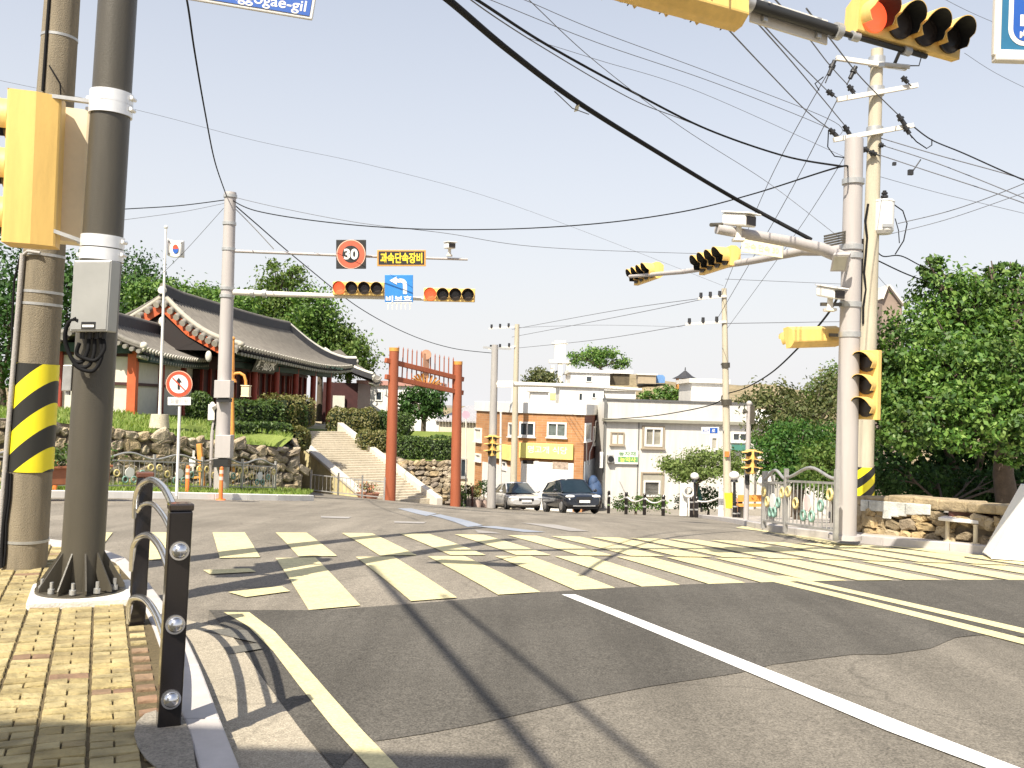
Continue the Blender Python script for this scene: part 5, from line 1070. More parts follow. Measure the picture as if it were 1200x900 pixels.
# small roof among the wires behind (gable of a far house above the tree)
hq = W(1046, 352, 40); t = thing('house', 'grey gabled house top peeping over the right tree beside the utility pole', 'house', W(1046, 590, 40)); mb = MB(); a, b, c2 = W(1034, 352, 40), W(1040, 336, 40), W(1058, 360, 40); mb.prism([(0, 0), (.22, .58), (.85, -.32), (.85, -8.5), (.05, -8.5)], a, CR, UP, V((0, 1.5, 0))); mb.build('wall', M('house_brown', (.26, .20, .16), .8, 0, .1, 3), t); mb = MB(); mb.bar(a + V((0, .6, .05)), b + V((0, .6, .05)), 1.6, .06); mb.bar(b + V((0, .6, .05)), c2 + V((0, .6, .05)), 1.6, .06); mb.build('roof', m_offwhite, t)
# stone wall right
m_stone_y = island_mat('yellowish_stone', [(.30, .22, .11), (.40, .30, .16), (.24, .18, .10), (.34, .26, .14), (.20, .16, .11), (.45, .36, .22)], .9, bump=.8, var=.35, pos=3)
sw = [G(985, 620, .13), G(1015, 624, .13), G(1100, 632, .13), G(1168, 639, .13), G(1260, 648, .13)]
tops = []
for p, (u, v) in zip(sw, ((1000, 583), (1015, 580), (1100, 586), (1168, 590), (1260, 597))): tops.append(W(u, v, dep(p)).z)
wallp = [(p.x, p.y, p.z - .05, z - .17) for p, z in zip(sw, tops)]
t = stone_wall('stone_wall', 'yellowish rubble stone wall with cement top behind the pale bench', wallp, .45, .27, m_stone_y, .75, seed=21)
mb = MB(); rs = random.Random(4)
for i in range(len(sw) - 1):
    a, b = V(sw[i]), V(sw[i + 1]); L = (b - a).length; n = max(1, int(L / .45)); d = (b - a).normalized(); nn = V((d.y, -d.x, 0)).normalized()
    for k in range(n):
        p, q = a.lerp(b, k / n), a.lerp(b, (k + 1) / n); z0_, z1_ = tops[i] + (tops[i + 1] - tops[i]) * k / n, tops[i] + (tops[i + 1] - tops[i]) * (k + 1) / n; j = rs.uniform(-.03, .03); o_ = rs.uniform(-.02, .03)
        A = [p + nn * (.03 + o_), q + nn * (.03 + o_), q - nn * .46, p - nn * .46]; mb.hexa([V((c.x, c.y, z - .26)) for c, z in zip(A, (z0_ + .10, z1_ + .10, z1_ + .10, z0_ + .10))] + [V((c.x, c.y, z + j)) for c, z in zip(A, (z0_, z1_, z1_, z0_))])
m_cap = M('cement_cap', (.33, .26, .16), .9, 0, .5, 3., .9, 30); mb.build('capping', m_cap, t, .025)
pa, pb2 = V(sw[1]), V(sw[2]); d = (pb2 - pa).normalized(); nn = V((d.y, -d.x, 0)).normalized()
mb = MB(); rs = random.Random(8)
for k in range(9):
    p = pa.lerp(pb2, .02 + .95 * k / 9); zz = tops[1] + (tops[2] - tops[1]) * k / 9; q = p + nn * .058; hh = rs.uniform(.16, .28); mb.box(V((q.x, q.y, zz - .08 - hh / 2)), (rs.uniform(.16, .2), .03, hh), d, None, UP)
mb.build('whitewash', M('flaking_whitewash', (.52, .52, .48), .9, 0, .4, 3.5, .6, 40), t, .012)
# bench
bb_ = [G(1110, 634, .125), G(1143, 637.5, .125)]; bd_ = (bb_[1] - bb_[0]).normalized(); t = thing('bench', 'simple backless bench with pale top and two legs before the stone wall', 'bench', bb_[0]); sc_ = dep(bb_[0]) / FOC
zt_ = W(1112, 608, dep(bb_[0])).z; nn = V((bd_.y, -bd_.x, 0)).normalized()
for p in bb_: mb = MB(); mb.cyl(p, V((p.x, p.y, zt_ - .03)), .032, .032, 12); mb.cyl(p, p + UP * .015, .06, .06, 12); mb.build('leg', M('leg_cream', (.62, .54, .38), .5, 0, .08, 8), t)
mb = MB(); a, b = W(1095, 608, dep(bb_[0])), W(1156, 612, dep(bb_[1])); a.z = b.z = (a.z + b.z) / 2; mb.bar(a - nn * .14, b - nn * .14, .36, .05); mb.build('seat', M('bench_slab', (.60, .58, .56), .6, 0, .08, 6), t, .01); 
mb = MB(); mb.bar(a - nn * .3 + UP * .06, b - nn * .3 + UP * .06, .05, .10); mb.build('back_slat', m_redbrown, t, .006)
# white ramp wall in the right corner
rA, rB_ = G(1163, 646, .125), G(1300, 668, .125); dr = dep(rA); t = thing('ramp_wall', 'white painted sloping ramp wall at the right edge', 'wall', rA); dd_ = V((1, -.30, 0)).normalized()
h1_ = W(1203, 578, dr).z - rA.z; mb = MB(); L1 = 35 / FOC * dr; mb.prism([(-.02, -.1), (3.2, -.1), (3.2, h1_ * 1.15), (L1 * 1.12, h1_ * 1.12)], rA, dd_, UP, V((.3, 1, 0)) * .55); mb.build('parapet', m_white, t, .015)
# ornamental fence on the right corner, three panels
GR_ = 'ornamental fence panels at the right corner'
fa, fb_, fc_ = G(979, 632, .13), G(920, 622, .13), G(894, 617.5, .13); fd = fa + (fa - fb_).normalized() * 1.6; m_pink = M('pink_medallion', (.75, .58, .55), .5, 0, .1, 6)
fence_panel('arched ornamental fence with yellow rings just left of the right signal pole', fb_, fa, 1.02, True, True, GR_, m_pink)
fence_panel('pale green ornamental fence panel at the corner end, far from the signal pole', fc_, fb_, .98, True, True, GR_)
pg = fc_ + V((.9, 2.6, 0)); pg.z = tz(pg.x, pg.y) + .13; fence_panel('fence panel running back from the corner behind the other two', fc_ + V((.05, .05, 0)), pg, .98, False, True, GR_)
fe_ = fa + V((1.3, .15, 0)); fe_.z = tz(fe_.x, fe_.y) + .13; 0 and fence_panel('fence panel half hidden behind the right signal pole', fa + V((.08, .02, 0)), fe_, .95, True, True, GR_)
# trees right
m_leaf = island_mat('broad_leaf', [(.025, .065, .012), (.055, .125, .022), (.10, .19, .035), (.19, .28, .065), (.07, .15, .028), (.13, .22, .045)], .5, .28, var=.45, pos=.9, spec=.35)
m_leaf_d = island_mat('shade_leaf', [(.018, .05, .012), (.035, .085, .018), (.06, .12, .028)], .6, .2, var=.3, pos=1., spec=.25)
m_leaf_l = island_mat('light_leaf', [(.055, .11, .020), (.10, .165, .035), (.15, .20, .05), (.08, .14, .028)], .6, .3, var=.25, pos=1., spec=.3)
m_leaf_p = island_mat('pine_needles', [(.11, .17, .04), (.17, .23, .07), (.22, .27, .09), (.14, .20, .05)], .6, .3, var=.25, pos=1., spec=.3)
m_leaf_o = island_mat('olive_leaf', [(.06, .08, .03), (.10, .12, .045), (.15, .15, .06), (.05, .075, .025)], .6, .25, var=.25, pos=1., spec=.25)
def bl(u, v, d, r, ry=None, rz=None): p = W(u, v, d); return (p.x, p.y, p.z, r, ry or r, rz or r)
tb = B(1184, 19.5, .3)
tree('broadleaf_tree', 'large dense broadleaf tree with dark trunk behind the stone wall', tb, [bl(1110, 352, 20, .85), bl(1070, 405, 19.5, .9), bl(1150, 370, 20.5, 1.0), bl(1195, 355, 20, .8), bl(1060, 470, 19.5, .85), bl(1120, 440, 19, 1.15), bl(1190, 430, 19.5, 1.2), bl(1250, 400, 20, 1.3), bl(1060, 505, 18.6, .6), bl(1105, 490, 18.2, .7), bl(1160, 488, 18., .75), bl(1220, 480, 18, .9), bl(1035, 440, 20, .55), bl(1030, 500, 19.6, .42), bl(1162, 322, 20.3, .34), bl(1190, 316, 20.3, .3), bl(1092, 320, 20, .36), bl(1190, 535, 17.9, .3), bl(1130, 520, 18, .3)], 44000, .118, m_leaf, .22, clump=.15, per=32, inner=.42, trunk_top=tuple(W(1178, 500, 19.5)))
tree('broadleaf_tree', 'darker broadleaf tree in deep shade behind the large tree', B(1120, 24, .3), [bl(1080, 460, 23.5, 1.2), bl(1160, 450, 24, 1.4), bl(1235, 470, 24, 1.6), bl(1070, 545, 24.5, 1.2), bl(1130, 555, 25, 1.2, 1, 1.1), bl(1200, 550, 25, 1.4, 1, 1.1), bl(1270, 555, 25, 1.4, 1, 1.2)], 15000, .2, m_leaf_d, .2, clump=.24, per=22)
def scrub(name, label, u, d, blobs, n, leaf, mat, cat='bush', group=None, clump=.28): return tree(name, label, B(u, d, .1), blobs, n, leaf, mat, .06, group, clump, 20, cat)
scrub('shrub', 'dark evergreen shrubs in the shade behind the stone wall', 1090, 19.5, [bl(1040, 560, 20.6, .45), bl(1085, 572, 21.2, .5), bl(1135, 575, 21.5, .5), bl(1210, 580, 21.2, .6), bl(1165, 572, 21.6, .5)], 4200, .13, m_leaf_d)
mb = MB(); hq0, hq1 = B(1030, 27, .1), B(1300, 27, .1); 
tree('layered_tree', 'bright green layered tree behind the right corner fence', B(935, 31, .1), [bl(912, 525, 31, 1.0, .9, .46), bl(935, 508, 31.5, 1.0, .9, .4), bl(965, 535, 31, 1.0, .9, .5), bl(930, 545, 30.6, 1.1, .9, .44), bl(985, 552, 30.6, .7, .7, .5), bl(908, 552, 30.6, .7, .7, .4), bl(955, 560, 30.6, 1.0, .8, .4), bl(990, 515, 32, .7)], 13000, .12, island_mat('bright_leaf', [(.025, .085, .015), (.05, .125, .022), (.09, .17, .03), (.035, .095, .018)], .55, .3, var=.3, pos=1.5, spec=.3), .14, clump=.26, per=22)
scrub('bush', 'yellow green bush squeezed between the fence and the right signal pole', 975, 24, [bl(960, 540, 23.5, .5), bl(985, 530, 23, .45), bl(972, 565, 22.5, .45)], 2600, .12, m_leaf_l)
tree('olive_tree', 'thin olive brown tree rising behind the bright layered tree', B(930, 46, 0), [bl(905, 470, 46, 1.2), bl(935, 480, 46, 1.3), bl(925, 505, 45, 1.3), bl(968, 500, 45, 1.4), bl(975, 465, 46, 1.2), bl(895, 505, 45, .9)], 6000, .22, m_leaf_o, .14, clump=.28)
tree('garden_pine', 'light green spreading pine before the white building', B(815, 44, 0), [bl(795, 548, 44, .7, .7, .38), bl(820, 537, 44, .85, .8, .4), bl(850, 540, 44, .9, .8, .46), bl(784, 545, 44.5, .6, .5, .34), bl(808, 552, 43.8, .8, .7, .3), bl(835, 555, 43.6, .7, .7, .32), bl(865, 552, 43.6, .5, .5, .35), bl(800, 560, 43.8, .5, .5, .22)], 7500, .14, m_leaf_p, .10, clump=.3)
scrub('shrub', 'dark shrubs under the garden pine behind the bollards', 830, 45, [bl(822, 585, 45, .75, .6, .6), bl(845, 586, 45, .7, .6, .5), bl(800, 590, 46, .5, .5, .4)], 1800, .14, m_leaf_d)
scrub('shrub', 'low green planting behind the chained bollards', 745, 49, [bl(730, 590, 49, .5, .5, .35), bl(750, 590, 49, .5, .5, .35), bl(772, 590, 49, .5, .5, .35)], 1500, .14, m_leaf)
# ================================================================ centre: buildings
class Fr:
    def __init__(s, a, b, z0):
        s.o = V((a[0], a[1], z0)); d = V((b[0] - a[0], b[1] - a[1], 0)); s.L = d.length; s.d = d.normalized(); s.n = V((s.d.y, -s.d.x, 0))
    def pt(s, x, z, out=0): return s.o + s.d * x + UP * z + s.n * out
    def px(s, u, v):
        r = ray(u, v); k = (s.o - CAMP).dot(s.n) / r.dot(s.n); p = CAMP + r * k; q = p - s.o; return q.dot(s.d), q.z
    def rect(s, u0, v0, u1, v1): a = s.px(u0, v0); b = s.px(u1, v1); return min(a[0], b[0]), min(a[1], b[1]), max(a[0], b[0]), max(a[1], b[1])
    def box(s, mb, x0, z0, x1, z1, o0, o1, mi=0): mb.hexa([s.pt(x0, z0, o0), s.pt(x1, z0, o0), s.pt(x1, z0, o1), s.pt(x0, z0, o1), s.pt(x0, z1, o0), s.pt(x1, z1, o0), s.pt(x1, z1, o1), s.pt(x0, z1, o1)], mi)
def window(fr, parent, r, frame=None, pane=None, fw=.10, name='window', mull=1, sill=True, proud=.09):
    x0, z0, x1, z1 = r; mb = MB(); frame = frame or m_white
    fr.box(mb, x0, z0, x1, z0 + fw, -.05, proud); fr.box(mb, x0, z1 - fw, x1, z1, -.05, proud); fr.box(mb, x0, z0 + fw, x0 + fw, z1 - fw, -.05, proud); fr.box(mb, x1 - fw, z0 + fw, x1, z1 - fw, -.05, proud)
    for k in range(mull): xm = x0 + (x1 - x0) * (k + 1) / (mull + 1); fr.box(mb, xm - fw * .35, z0 + fw, xm + fw * .35, z1 - fw, -.05, proud * .8)
    w_ = mb.build(name, frame, parent); mb = MB(); fr.box(mb, x0 + fw, z0 + fw, x1 - fw, z1 - fw, -.03, .015); mb.build('pane', pane or m_glass, w_)
    if sill: mb = MB(); fr.box(mb, x0 - .06, z0 - .07, x1 + .06, z0 - .005, -.02, proud + .06); mb.build('sill', frame, w_)
    return w_
ZG = -4.32
m_brickw = brick_mat('orange_brick', (.46, .225, .09), (.38, .175, .07), (.40, .29, .19), .42, .14); m_brickd = brick_mat('shaded_side_brick', (.20, .065, .04), (.16, .05, .035), (.2, .13, .1), .42, .14)  # darker brick copy: the side wall's shade is put into its colour
A0, A1, A2, A3 = W(605, 560, 54), W(683, 560, 53), W(708, 560, 62), W(556, 560, 60.5)
zr = zat(640, 485, 53.5); t = thing('brick_building', 'orange brick shop building with yellow sign and white shutters behind the two cars', 'building', V((A0.x, A0.y, ZG)))
mb = MB(); ftp = [A3, A0, A1, A2, V((A2.x - 4, A2.y + 3, 0)), V((A3.x + 1, A3.y + 6, 0))]
mb.prism([(p.x, p.y) for p in ftp], (0, 0, ZG - .3), (1, 0, 0), (0, 1, 0), (0, 0, zr - ZG + .3)); mb.build('wall', m_brickw, t)
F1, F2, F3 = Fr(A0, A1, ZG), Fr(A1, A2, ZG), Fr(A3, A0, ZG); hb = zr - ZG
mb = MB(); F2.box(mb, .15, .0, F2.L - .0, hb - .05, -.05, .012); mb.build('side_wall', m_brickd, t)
mb = MB(); 
for fr in (F1, F3, F2): fr.box(mb, -.12, hb, fr.L + .12, hb + .62, -.5, .1)
mb.prism([(p.x, p.y) for p in ftp], (0, 0, zr + .003), (1, 0, 0), (0, 1, 0), (0, 0, .25)); mb.build('parapet', m_white, t, .02)
window(F1, t, F1.rect(609, 494, 627, 512)); window(F1, t, F1.rect(641.5, 494.5, 664, 513), pane=M('half_curtain_glass', (.12, .14, .13), .1, 0, .6, 1.5, spec=.8))
window(F2, t, F2.rect(685, 496, 691, 516), pane=m_glass_pale, mull=0); window(F2, t, F2.rect(694.5, 499.5, 703.5, 519), pane=m_glass_pale, mull=0); window(F3, t, F3.rect(597, 495, 602.5, 512), mull=0)
window(F3, t, F3.rect(557, 501, 564.5, 518), pane=m_offwhite, mull=0); window(F3, t, F3.rect(558, 531, 564, 541), pane=m_offwhite, mull=0)
mb = MB(); r = F1.rect(611, 540, 671, 597); F1.box(mb, r[0], 0, r[2], r[3], -.05, .05); n = 16
for k in range(n): F1.box(mb, r[0] + .03, r[3] * k / n + .02, r[2] - .03, r[3] * (k + 1) / n - .02, .05, .065)
mb.build('shutter', m_white, t); mb = MB(); r2 = F1.rect(613, 539, 625.5, 543.5); F1.box(mb, *r2, .05, .08); mb.build('shop_opening', m_orient, t)
mb = MB(); r3 = F1.rect(627, 540, 630, 597); F1.box(mb, r3[0], 0, r3[2], r3[3], .06, .09); r4 = F1.rect(648, 541, 666, 550); F1.box(mb, *r4, .066, .085, 1); mb.build('shutter_post', [m_offwhite, M('faded_poster', (.38, .30, .24), .8, 0, .5, 6)], t)
mb = MB(); r = F1.rect(609.5, 518.5, 672, 539); F1.box(mb, *r, .02, .22); sg = mb.build('shop_sign', M('shop_sign_yellow', (.74, .66, .20), .5, 0, .06, 3), t, .02)
lettering('lettering', '명고개 식당', F1.pt((r[0] + r[2]) / 2 + .1, (r[1] + r[3]) / 2 + .08, .235), F1.d, UP, .42, m_white, sg, 2.3, .01)
mb = MB(); r = F3.rect(579, 519, 601, 540); F3.box(mb, r[0], r[1], r[2], r[3], .02, .2); mb.build('shop_sign', M('shop_sign_yellow_pale', (.74, .64, .22), .5, 0, .06, 3), t, .02)
mb = MB(); r = F3.rect(566, 541, 603, 597); F3.box(mb, r[0], 0, r[2], r[3], -.05, .04); mb.build('shopfront', m_white, t)
for rr in ((574, 539, 580, 556), (589, 540, 594, 552)): window(F3, t, F3.rect(*rr), mull=0, sill=False)
mb = MB(); r = F2.rect(684, 541, 698, 563); F2.box(mb, r[0], r[1], r[2], r[3], .02, .06); F2.box(mb, r[2] + .3, 0, F2.L - .1, r[3] - .4, .02, .05, 1); mb.build('side_panel', [M('pale_blue_panel', (.42, .45, .48), .5, 0, .1, 3), m_orient], t)
mb = MB(); mb.tube([F2.pt(F2.px(685.5, y)[0], F2.px(685.5, y)[1], .08) for y in (516, 530, 545)], .04, 6); x = [F2.px(u, v) for u, v in ((700, 492), (696, 494), (695.5, 505), (695, 515), (689, 530), (688, 545))]; mb.tube([F2.pt(a, b, .1) for a, b in x], .035, 6); mb.build('pipe', m_offwhite, t)
# narrow sign fixed on the white building's corner and white building
m_wallw = M('white_render', (.58, .56, .52), .85, 0, .12, 1.2, .2, 12, streak=True)
P0, P1 = W(707.5, 560, 55.5), W(884, 560, 57.5); Fw = Fr(P0, P1, ZG); ze = zat(760, 493.5, 56.1); t = thing('white_building', 'long white rendered two storey building with green sign and grey eaves', 'building', V((P0.x, P0.y, ZG)))
dp_ = -Fw.n * 9; mb = MB(); q = [P0, P1, P1 + dp_, P0 + dp_]; mb.hexa([V((p.x, p.y, ZG - .3)) for p in q] + [V((p.x, p.y, ze)) for p in q]); mb.build('wall', m_wallw, t)
zt3 = zat(790, 471.5, 56.5); mb = MB(); Fw.box(mb, .0, ze - ZG + .002, Fw.L, zt3 - ZG, -9, -.12); mb.build('parapet_wall', m_wallw, t)
mb = MB(); Fw.box(mb, -.1, ze - ZG - .08, Fw.L + .1, ze - ZG + .10, -.3, .28); mb.build('eave', M('eave_grey', (.26, .25, .20), .7, 0, .1, 3), t); mb = MB(); Fw.box(mb, -.05, zt3 - ZG, Fw.L + .05, zt3 - ZG + .12, -.5, -.05); mb.build('coping', M('coping_dark', (.10, .10, .10), .7, 0, .1, 3), t)
mb = MB(); Fw.box(mb, -.06, 0, .05, zt3 - ZG, -.1, .06); r = Fw.rect(748, 500, 750, 590); Fw.box(mb, r[0], 0, r[0] + .06, ze - ZG - .1, 0, .04); mb.build('downpipe', M('pipe_dark', (.16, .16, .15), .6, 0, .1, 3), t)
m_tan = M('tan_frame', (.36, .30, .22), .6, 0, .08, 5)
w_ = window(Fw, t, Fw.rect(752.5, 498.5, 778, 525.5), m_tan, m_glass_pale, .09, mull=0); window(Fw, w_, Fw.rect(755, 500.5, 775.5, 523.5), m_white, m_glass_pale, .12, 'sash', 1, False, .12)
window(Fw, t, Fw.rect(715.5, 506, 731, 521.5), m_tan, m_offwhite, .07, mull=1)
w_ = window(Fw, t, Fw.rect(751, 553, 777, 585), m_tan, m_glass_pale, .08, mull=0); window(Fw, w_, Fw.rect(754, 563, 773, 582), m_white, M('dim_glass', (.18, .18, .17), .15, 0, .4, 2), .1, 'sash', 0, False, .1)
window(Fw, t, Fw.rect(857, 506, 876, 518), m_white, m_glass, .12); window(Fw, t, Fw.rect(832, 511, 841, 528), m_white, m_glass_pale, .12, mull=0)
mb = MB(); r = Fw.rect(857, 521, 872, 528); Fw.box(mb, *r, .02, .3); mb.build('awning', M('green_awning', (.06, .20, .16), .6, 0, .1, 3), t)
# green shop sign
r = Fw.rect(719, 527.5, 747, 544); t2 = thing('shop_sign', 'green and white shop sign on the left end of the white building', 'sign', Fw.pt(r[0], r[1], .1)); m_gsign = M('sign_green', (.14, .32, .13), .5, 0, .08, 5)
mb = MB(); Fw.box(mb, *r, .03, .14); p = mb.build('panel', m_white, t2, .01); zm = (r[1] + r[3]) / 2; mb = MB(); Fw.box(mb, r[0] + .25, r[1] + .12, r[2] - .03, zm + .03, .14, .146); mb.build('green_band', m_gsign, p)
lettering('lettering', '농약사', Fw.pt((r[0] + r[2]) / 2 + .1, (r[1] + zm) / 2 + .07, .152), Fw.d, UP, .30, M('lime_letters', (.62, .72, .16), .5), p, 1.0, .03); lettering('lettering', '농자재', Fw.pt((r[0] + r[2]) / 2 + .05, (r[3] + zm) / 2 + .02, .152), Fw.d, UP, .26, m_gsign, p, 1.05, .015)
r = Fw.rect(711, 533, 717, 542); mb = MB(); Fw.box(mb, *r, .02, .3); mb.cyl(Fw.pt((r[0] + r[2]) / 2, (r[1] + r[3]) / 2, .3), Fw.pt((r[0] + r[2]) / 2, (r[1] + r[3]) / 2, .32), .18, .18, 14, mi=1); tag(mb.build('air_conditioner', [m_galv, m_black], bevel=.02), 'small grey air conditioner unit left of the green shop sign', 'air conditioner')
r = Fw.rect(702.5, 530, 706.5, 548.5); mb = MB(); c = W(704.5, 539, 55.3); mb.box(c, (.22, .14, .95), CR, None, UP); tag(mb.build('blade_sign', m_white, bevel=.02), 'narrow white vertical sign at the corner between brick and white buildings', 'sign')
# tan building on the left
T0, T1_ = W(512, 560, 62), W(557, 560, 61); Ft = Fr(T0, T1_, ZG); zt4 = zat(520, 493, 62); t = thing('cream_building', 'low cream building with grey corrugated roof behind the red gate', 'building', V((T0.x, T0.y, ZG)))
dp_ = -Ft.n * 8; mb = MB(); q = [T0, T1_, T1_ + dp_, T0 + dp_]; mb.hexa([V((p.x, p.y, ZG - .3)) for p in q] + [V((p.x, p.y, zt4)) for p in q]); mb.build('wall', M('cream_render', (.52, .47, .36), .85, 0, .08, 2), t)
mb = MB(); 
for k in range(14):
    a = T0 + (T1_ - T0) * (k / 14 * 1.1 - .05); b = T0 + (T1_ - T0) * ((k + .9) / 14 * 1.1 - .05); hi_ = -Ft.n * 5; lo_ = Ft.n * .3
    mb.hexa([V((p.x, p.y, z)) for p, z in ((a + lo_, zt4 - .05), (b + lo_, zt4 - .05), (b + hi_, zt4 + .95), (a + hi_, zt4 + .95))] + [V((p.x, p.y, z)) for p, z in ((a + lo_, zt4 + .05), (b + lo_, zt4 + .05), (b + hi_, zt4 + 1.05), (a + hi_, zt4 + 1.05))])
mb.build('roof', M('grey_sheet_roof', (.42, .41, .42), .5, .2, .1, 4), t)
window(Ft, t, Ft.rect(511.5, 495, 514.5, 510), mull=0); window(Ft, t, Ft.rect(540, 537, 547, 560), m_galv, m_glass, mull=0)
# white houses and hill behind
m_hill = ground_mat('dry_hill', (.20, .16, .09), (.30, .24, .15), .3, 3, .3); m_hillg = ground_mat('green_hill', (.06, .085, .03), (.13, .14, .06), .35, 2, .3)
hx = [-60, -30, -10, 0, 6, 12, 18, 24, 30, 36, 44, 60, 90, 140]; 
def hillz(x, y):
    u = 600 + FOC * x / y; ridge_ = {0: 0}; prof = [(-400, 430), (300, 470), (560, 480), (640, 462), (700, 444), (745, 441), (790, 446), (860, 452), (980, 458), (1100, 450), (1500, 440)]
    for (a, va), (b, vb_) in zip(prof, prof[1:]):
        if a <= u <= b: v = va + (vb_ - va) * (u - a) / (b - a); break
    else: v = 440
    zt_ = zat(u, v, 118); k = sst(66, 118, y); n = .5 * math.sin(x * .33 + y * .2) + .4 * math.sin(x * .71 - y * .4); return ZG + (zt_ - ZG) * k + n * k * .6 * (1 if k < 1 else .5)
mb = MB(); X_ = [-90 + 3 * i for i in range(80)]; Y_ = [64 + 3 * j for j in range(19)] + [130, 160, 220]; mb.add([(x, y, hillz(x, min(y, 118)) - max(0, y - 118) * .03) for y in Y_ for x in X_], [(j * 80 + i, j * 80 + i + 1, (j + 1) * 80 + i + 1, (j + 1) * 80 + i) for j in range(len(Y_) - 1) for i in range(79)], 0, True); struct(mb.build('hill', m_hill))
def house(name, label, u0, u1, vt, vb, d, mat, depth=6, cap=None, wins=(), cat='house', roof=None, pane=None):
    a, b = W(u0, vb, d), W(u1, vb, d); zt_ = zat((u0 + u1) / 2, vt, d); zb = min(a.z, b.z) - 1.5; t = thing(name, label, cat, V((a.x, a.y, zb))); fr = Fr(a, b, zb); mb = MB(); fr.box(mb, 0, 0, fr.L, zt_ - zb, -depth, 0); mb.build('wall', mat, t)
    mb = MB(); fr.box(mb, -.2, zt_ - zb + .002, fr.L + .2, zt_ - zb + .3, -depth - .2, .2); mb.build('roof', cap or mat, t)
    for r in wins: window(fr, t, fr.rect(*r), m_white, pane or m_glass, .08, mull=0, sill=False, proud=.06)
    return t, fr, zt_
house('white_house', 'white flat roofed house high on the hill below the round tree', 668, 714, 437, 470, 88, m_white, 8, None, [(686.5, 440.5, 694, 448)])
house('white_house', 'white house with two small windows above the brick building parapet', 655, 707, 454, 490, 74, m_white, 7, None, [(693.5, 459.5, 698.5, 467), (678, 460, 683, 470)])
house('white_house', 'small white house on the slope behind the brick building on the left', 621, 642, 459, 485, 76, m_white, 5)
house('white_house', 'white house with pale wall left of the yellow trimmed wall', 708, 744, 458, 480, 78, m_white, 5)
t, fr, z_ = house('white_house', 'white rooftop block behind the white building near the hill pavilion', 810, 851, 449, 472, 66, m_wallw, 5, m_offwhite, [])
house('white_house', 'white house with low sloping roof right of the white building', 884, 930, 494, 600, 60, m_wallw, 7, m_white, [(888, 505, 896, 516)])
for i, (u0, u1, v, d, lb_) in enumerate(((880, 918, 484, 58, 'near white'), (925, 975, 500, 52, 'low white'))):
    t = thing('house_roof', ['white sloping roof beside the white building behind the trees', 'low white roof glimpsed through the olive tree'][i], 'roof', W(u0, v + 10, d)); mb = MB(); a, b = W(u0, v + 12, d), W(u1, v + 12, d); c, e = W(u0 + 2, v - 4, d + 4), W(u1 - 22, v - 4, d + 4); mb.hexa([a - UP * .15, b - UP * .15, e - UP * .15, c - UP * .15, a, b, e, c]); mb.build('slab', m_white, t); mb = MB(); mb.hexa([V((a.x, a.y + .3, ZG)), V((b.x, b.y + .3, ZG)), V((b.x, b.y + 4, ZG)), V((a.x, a.y + 4, ZG)), V((a.x, a.y + .3, a.z - .2)), V((b.x, b.y + .3, b.z - .2)), V((b.x, b.y + 4, b.z - .2)), V((a.x, a.y + 4, a.z - .2))]); mb.build('wall', m_offwhite, t)
# twin towers and walls
t = thing('water_tower', 'pale stepped concrete tower on the hill left of the white house', 'tower', W(654, 452, 95)); mb = MB()
for u, w_, v in ((647.5, 4, 428), (656.5, 5, 424), (666, 5, 426)): a = W(u, v, 95); z0 = zat(u, 452, 95) - 1; mb.box((a.x, a.y, (a.z + z0) / 2), (w_ * 95 / FOC, .8, a.z - z0))
a = W(656, 412, 95); mb.box(a, (1.1, .8, 2.2)); mb.box(W(656, 402.5, 95), (1.6, .6, .15)); mb.box(W(656, 424, 95), (2.2, 1., .3)); mb.build('shaft', m_offwhite, t)
yw0, yw1 = W(600, 459, 84), W(745, 461, 84); Fy = Fr(yw0, yw1, zat(650, 462, 84) - 1.2); t = thing('terrace_wall', 'long white wall with yellow band across the hillside', 'wall', yw0); mb = MB(); Fy.box(mb, 0, -.6, Fy.L, 1.9, -.4, 0); mb.build('wall', m_white, t); mb = MB(); Fy.box(mb, 3.4, .7, 6.4, 1.3, .005, .05); Fy.box(mb, 8, .6, Fy.L - .3, 1.2, .005, .05); mb.build('yellow_band', M('yellow_band', (.72, .58, .24), .6, 0, .08, 2), t)
t = thing('shed', 'dark open shed on the hill right of the white house', 'shed', W(726, 452, 90)); mb = MB(); a = W(724.5, 445, 90); mb.box(a, (1.9, 2, 1.0)); mb.build('wall', M('shed_brown', (.10, .08, .05), .9, 0, .3, 3), t); mb = MB(); mb.box(W(724, 436, 90), (2.6, 2.4, .35)); mb.build('roof', m_white, t)
pq = W(803, 452, 100); t = thing('pavilion', 'small hilltop pavilion with pyramidal grey roof', 'pavilion', pq); mb = MB(); 
for k in range(8):
    a0_, a1_ = 2 * math.pi * k / 8, 2 * math.pi * (k + 1) / 8; ap = W(803, 433.5, 100); e = W(803, 444, 100); p0 = e + V((math.cos(a0_), math.sin(a0_), 0)) * 1.4; p1 = e + V((math.cos(a1_), math.sin(a1_), 0)) * 1.4; m0 = ap.lerp(p0, .55) - UP * .12; m1 = ap.lerp(p1, .55) - UP * .12
    mb.add([ap, m0, m1, p0, p1, e + UP * .02], [(0, 1, 2), (1, 3, 4, 2), (3, 5, 4)])
mb.cyl(ap, ap + UP * .3, .08, .03, 8); mb.build('roof', m_tile_dark, t)
for k in range(6): a = 2 * math.pi * (k + .5) / 6; mb = MB(); p = e + V((math.cos(a), math.sin(a), 0)) * .95; mb.cyl(p - UP * 1.6, p, .08, .08, 8); mb.build('post', m_orange_wood, t)
mb = MB(); mb.cyl(e - UP * 1.6, e - UP * .9, .95, .95, 12); mb.build('railing', m_orange_wood, t)
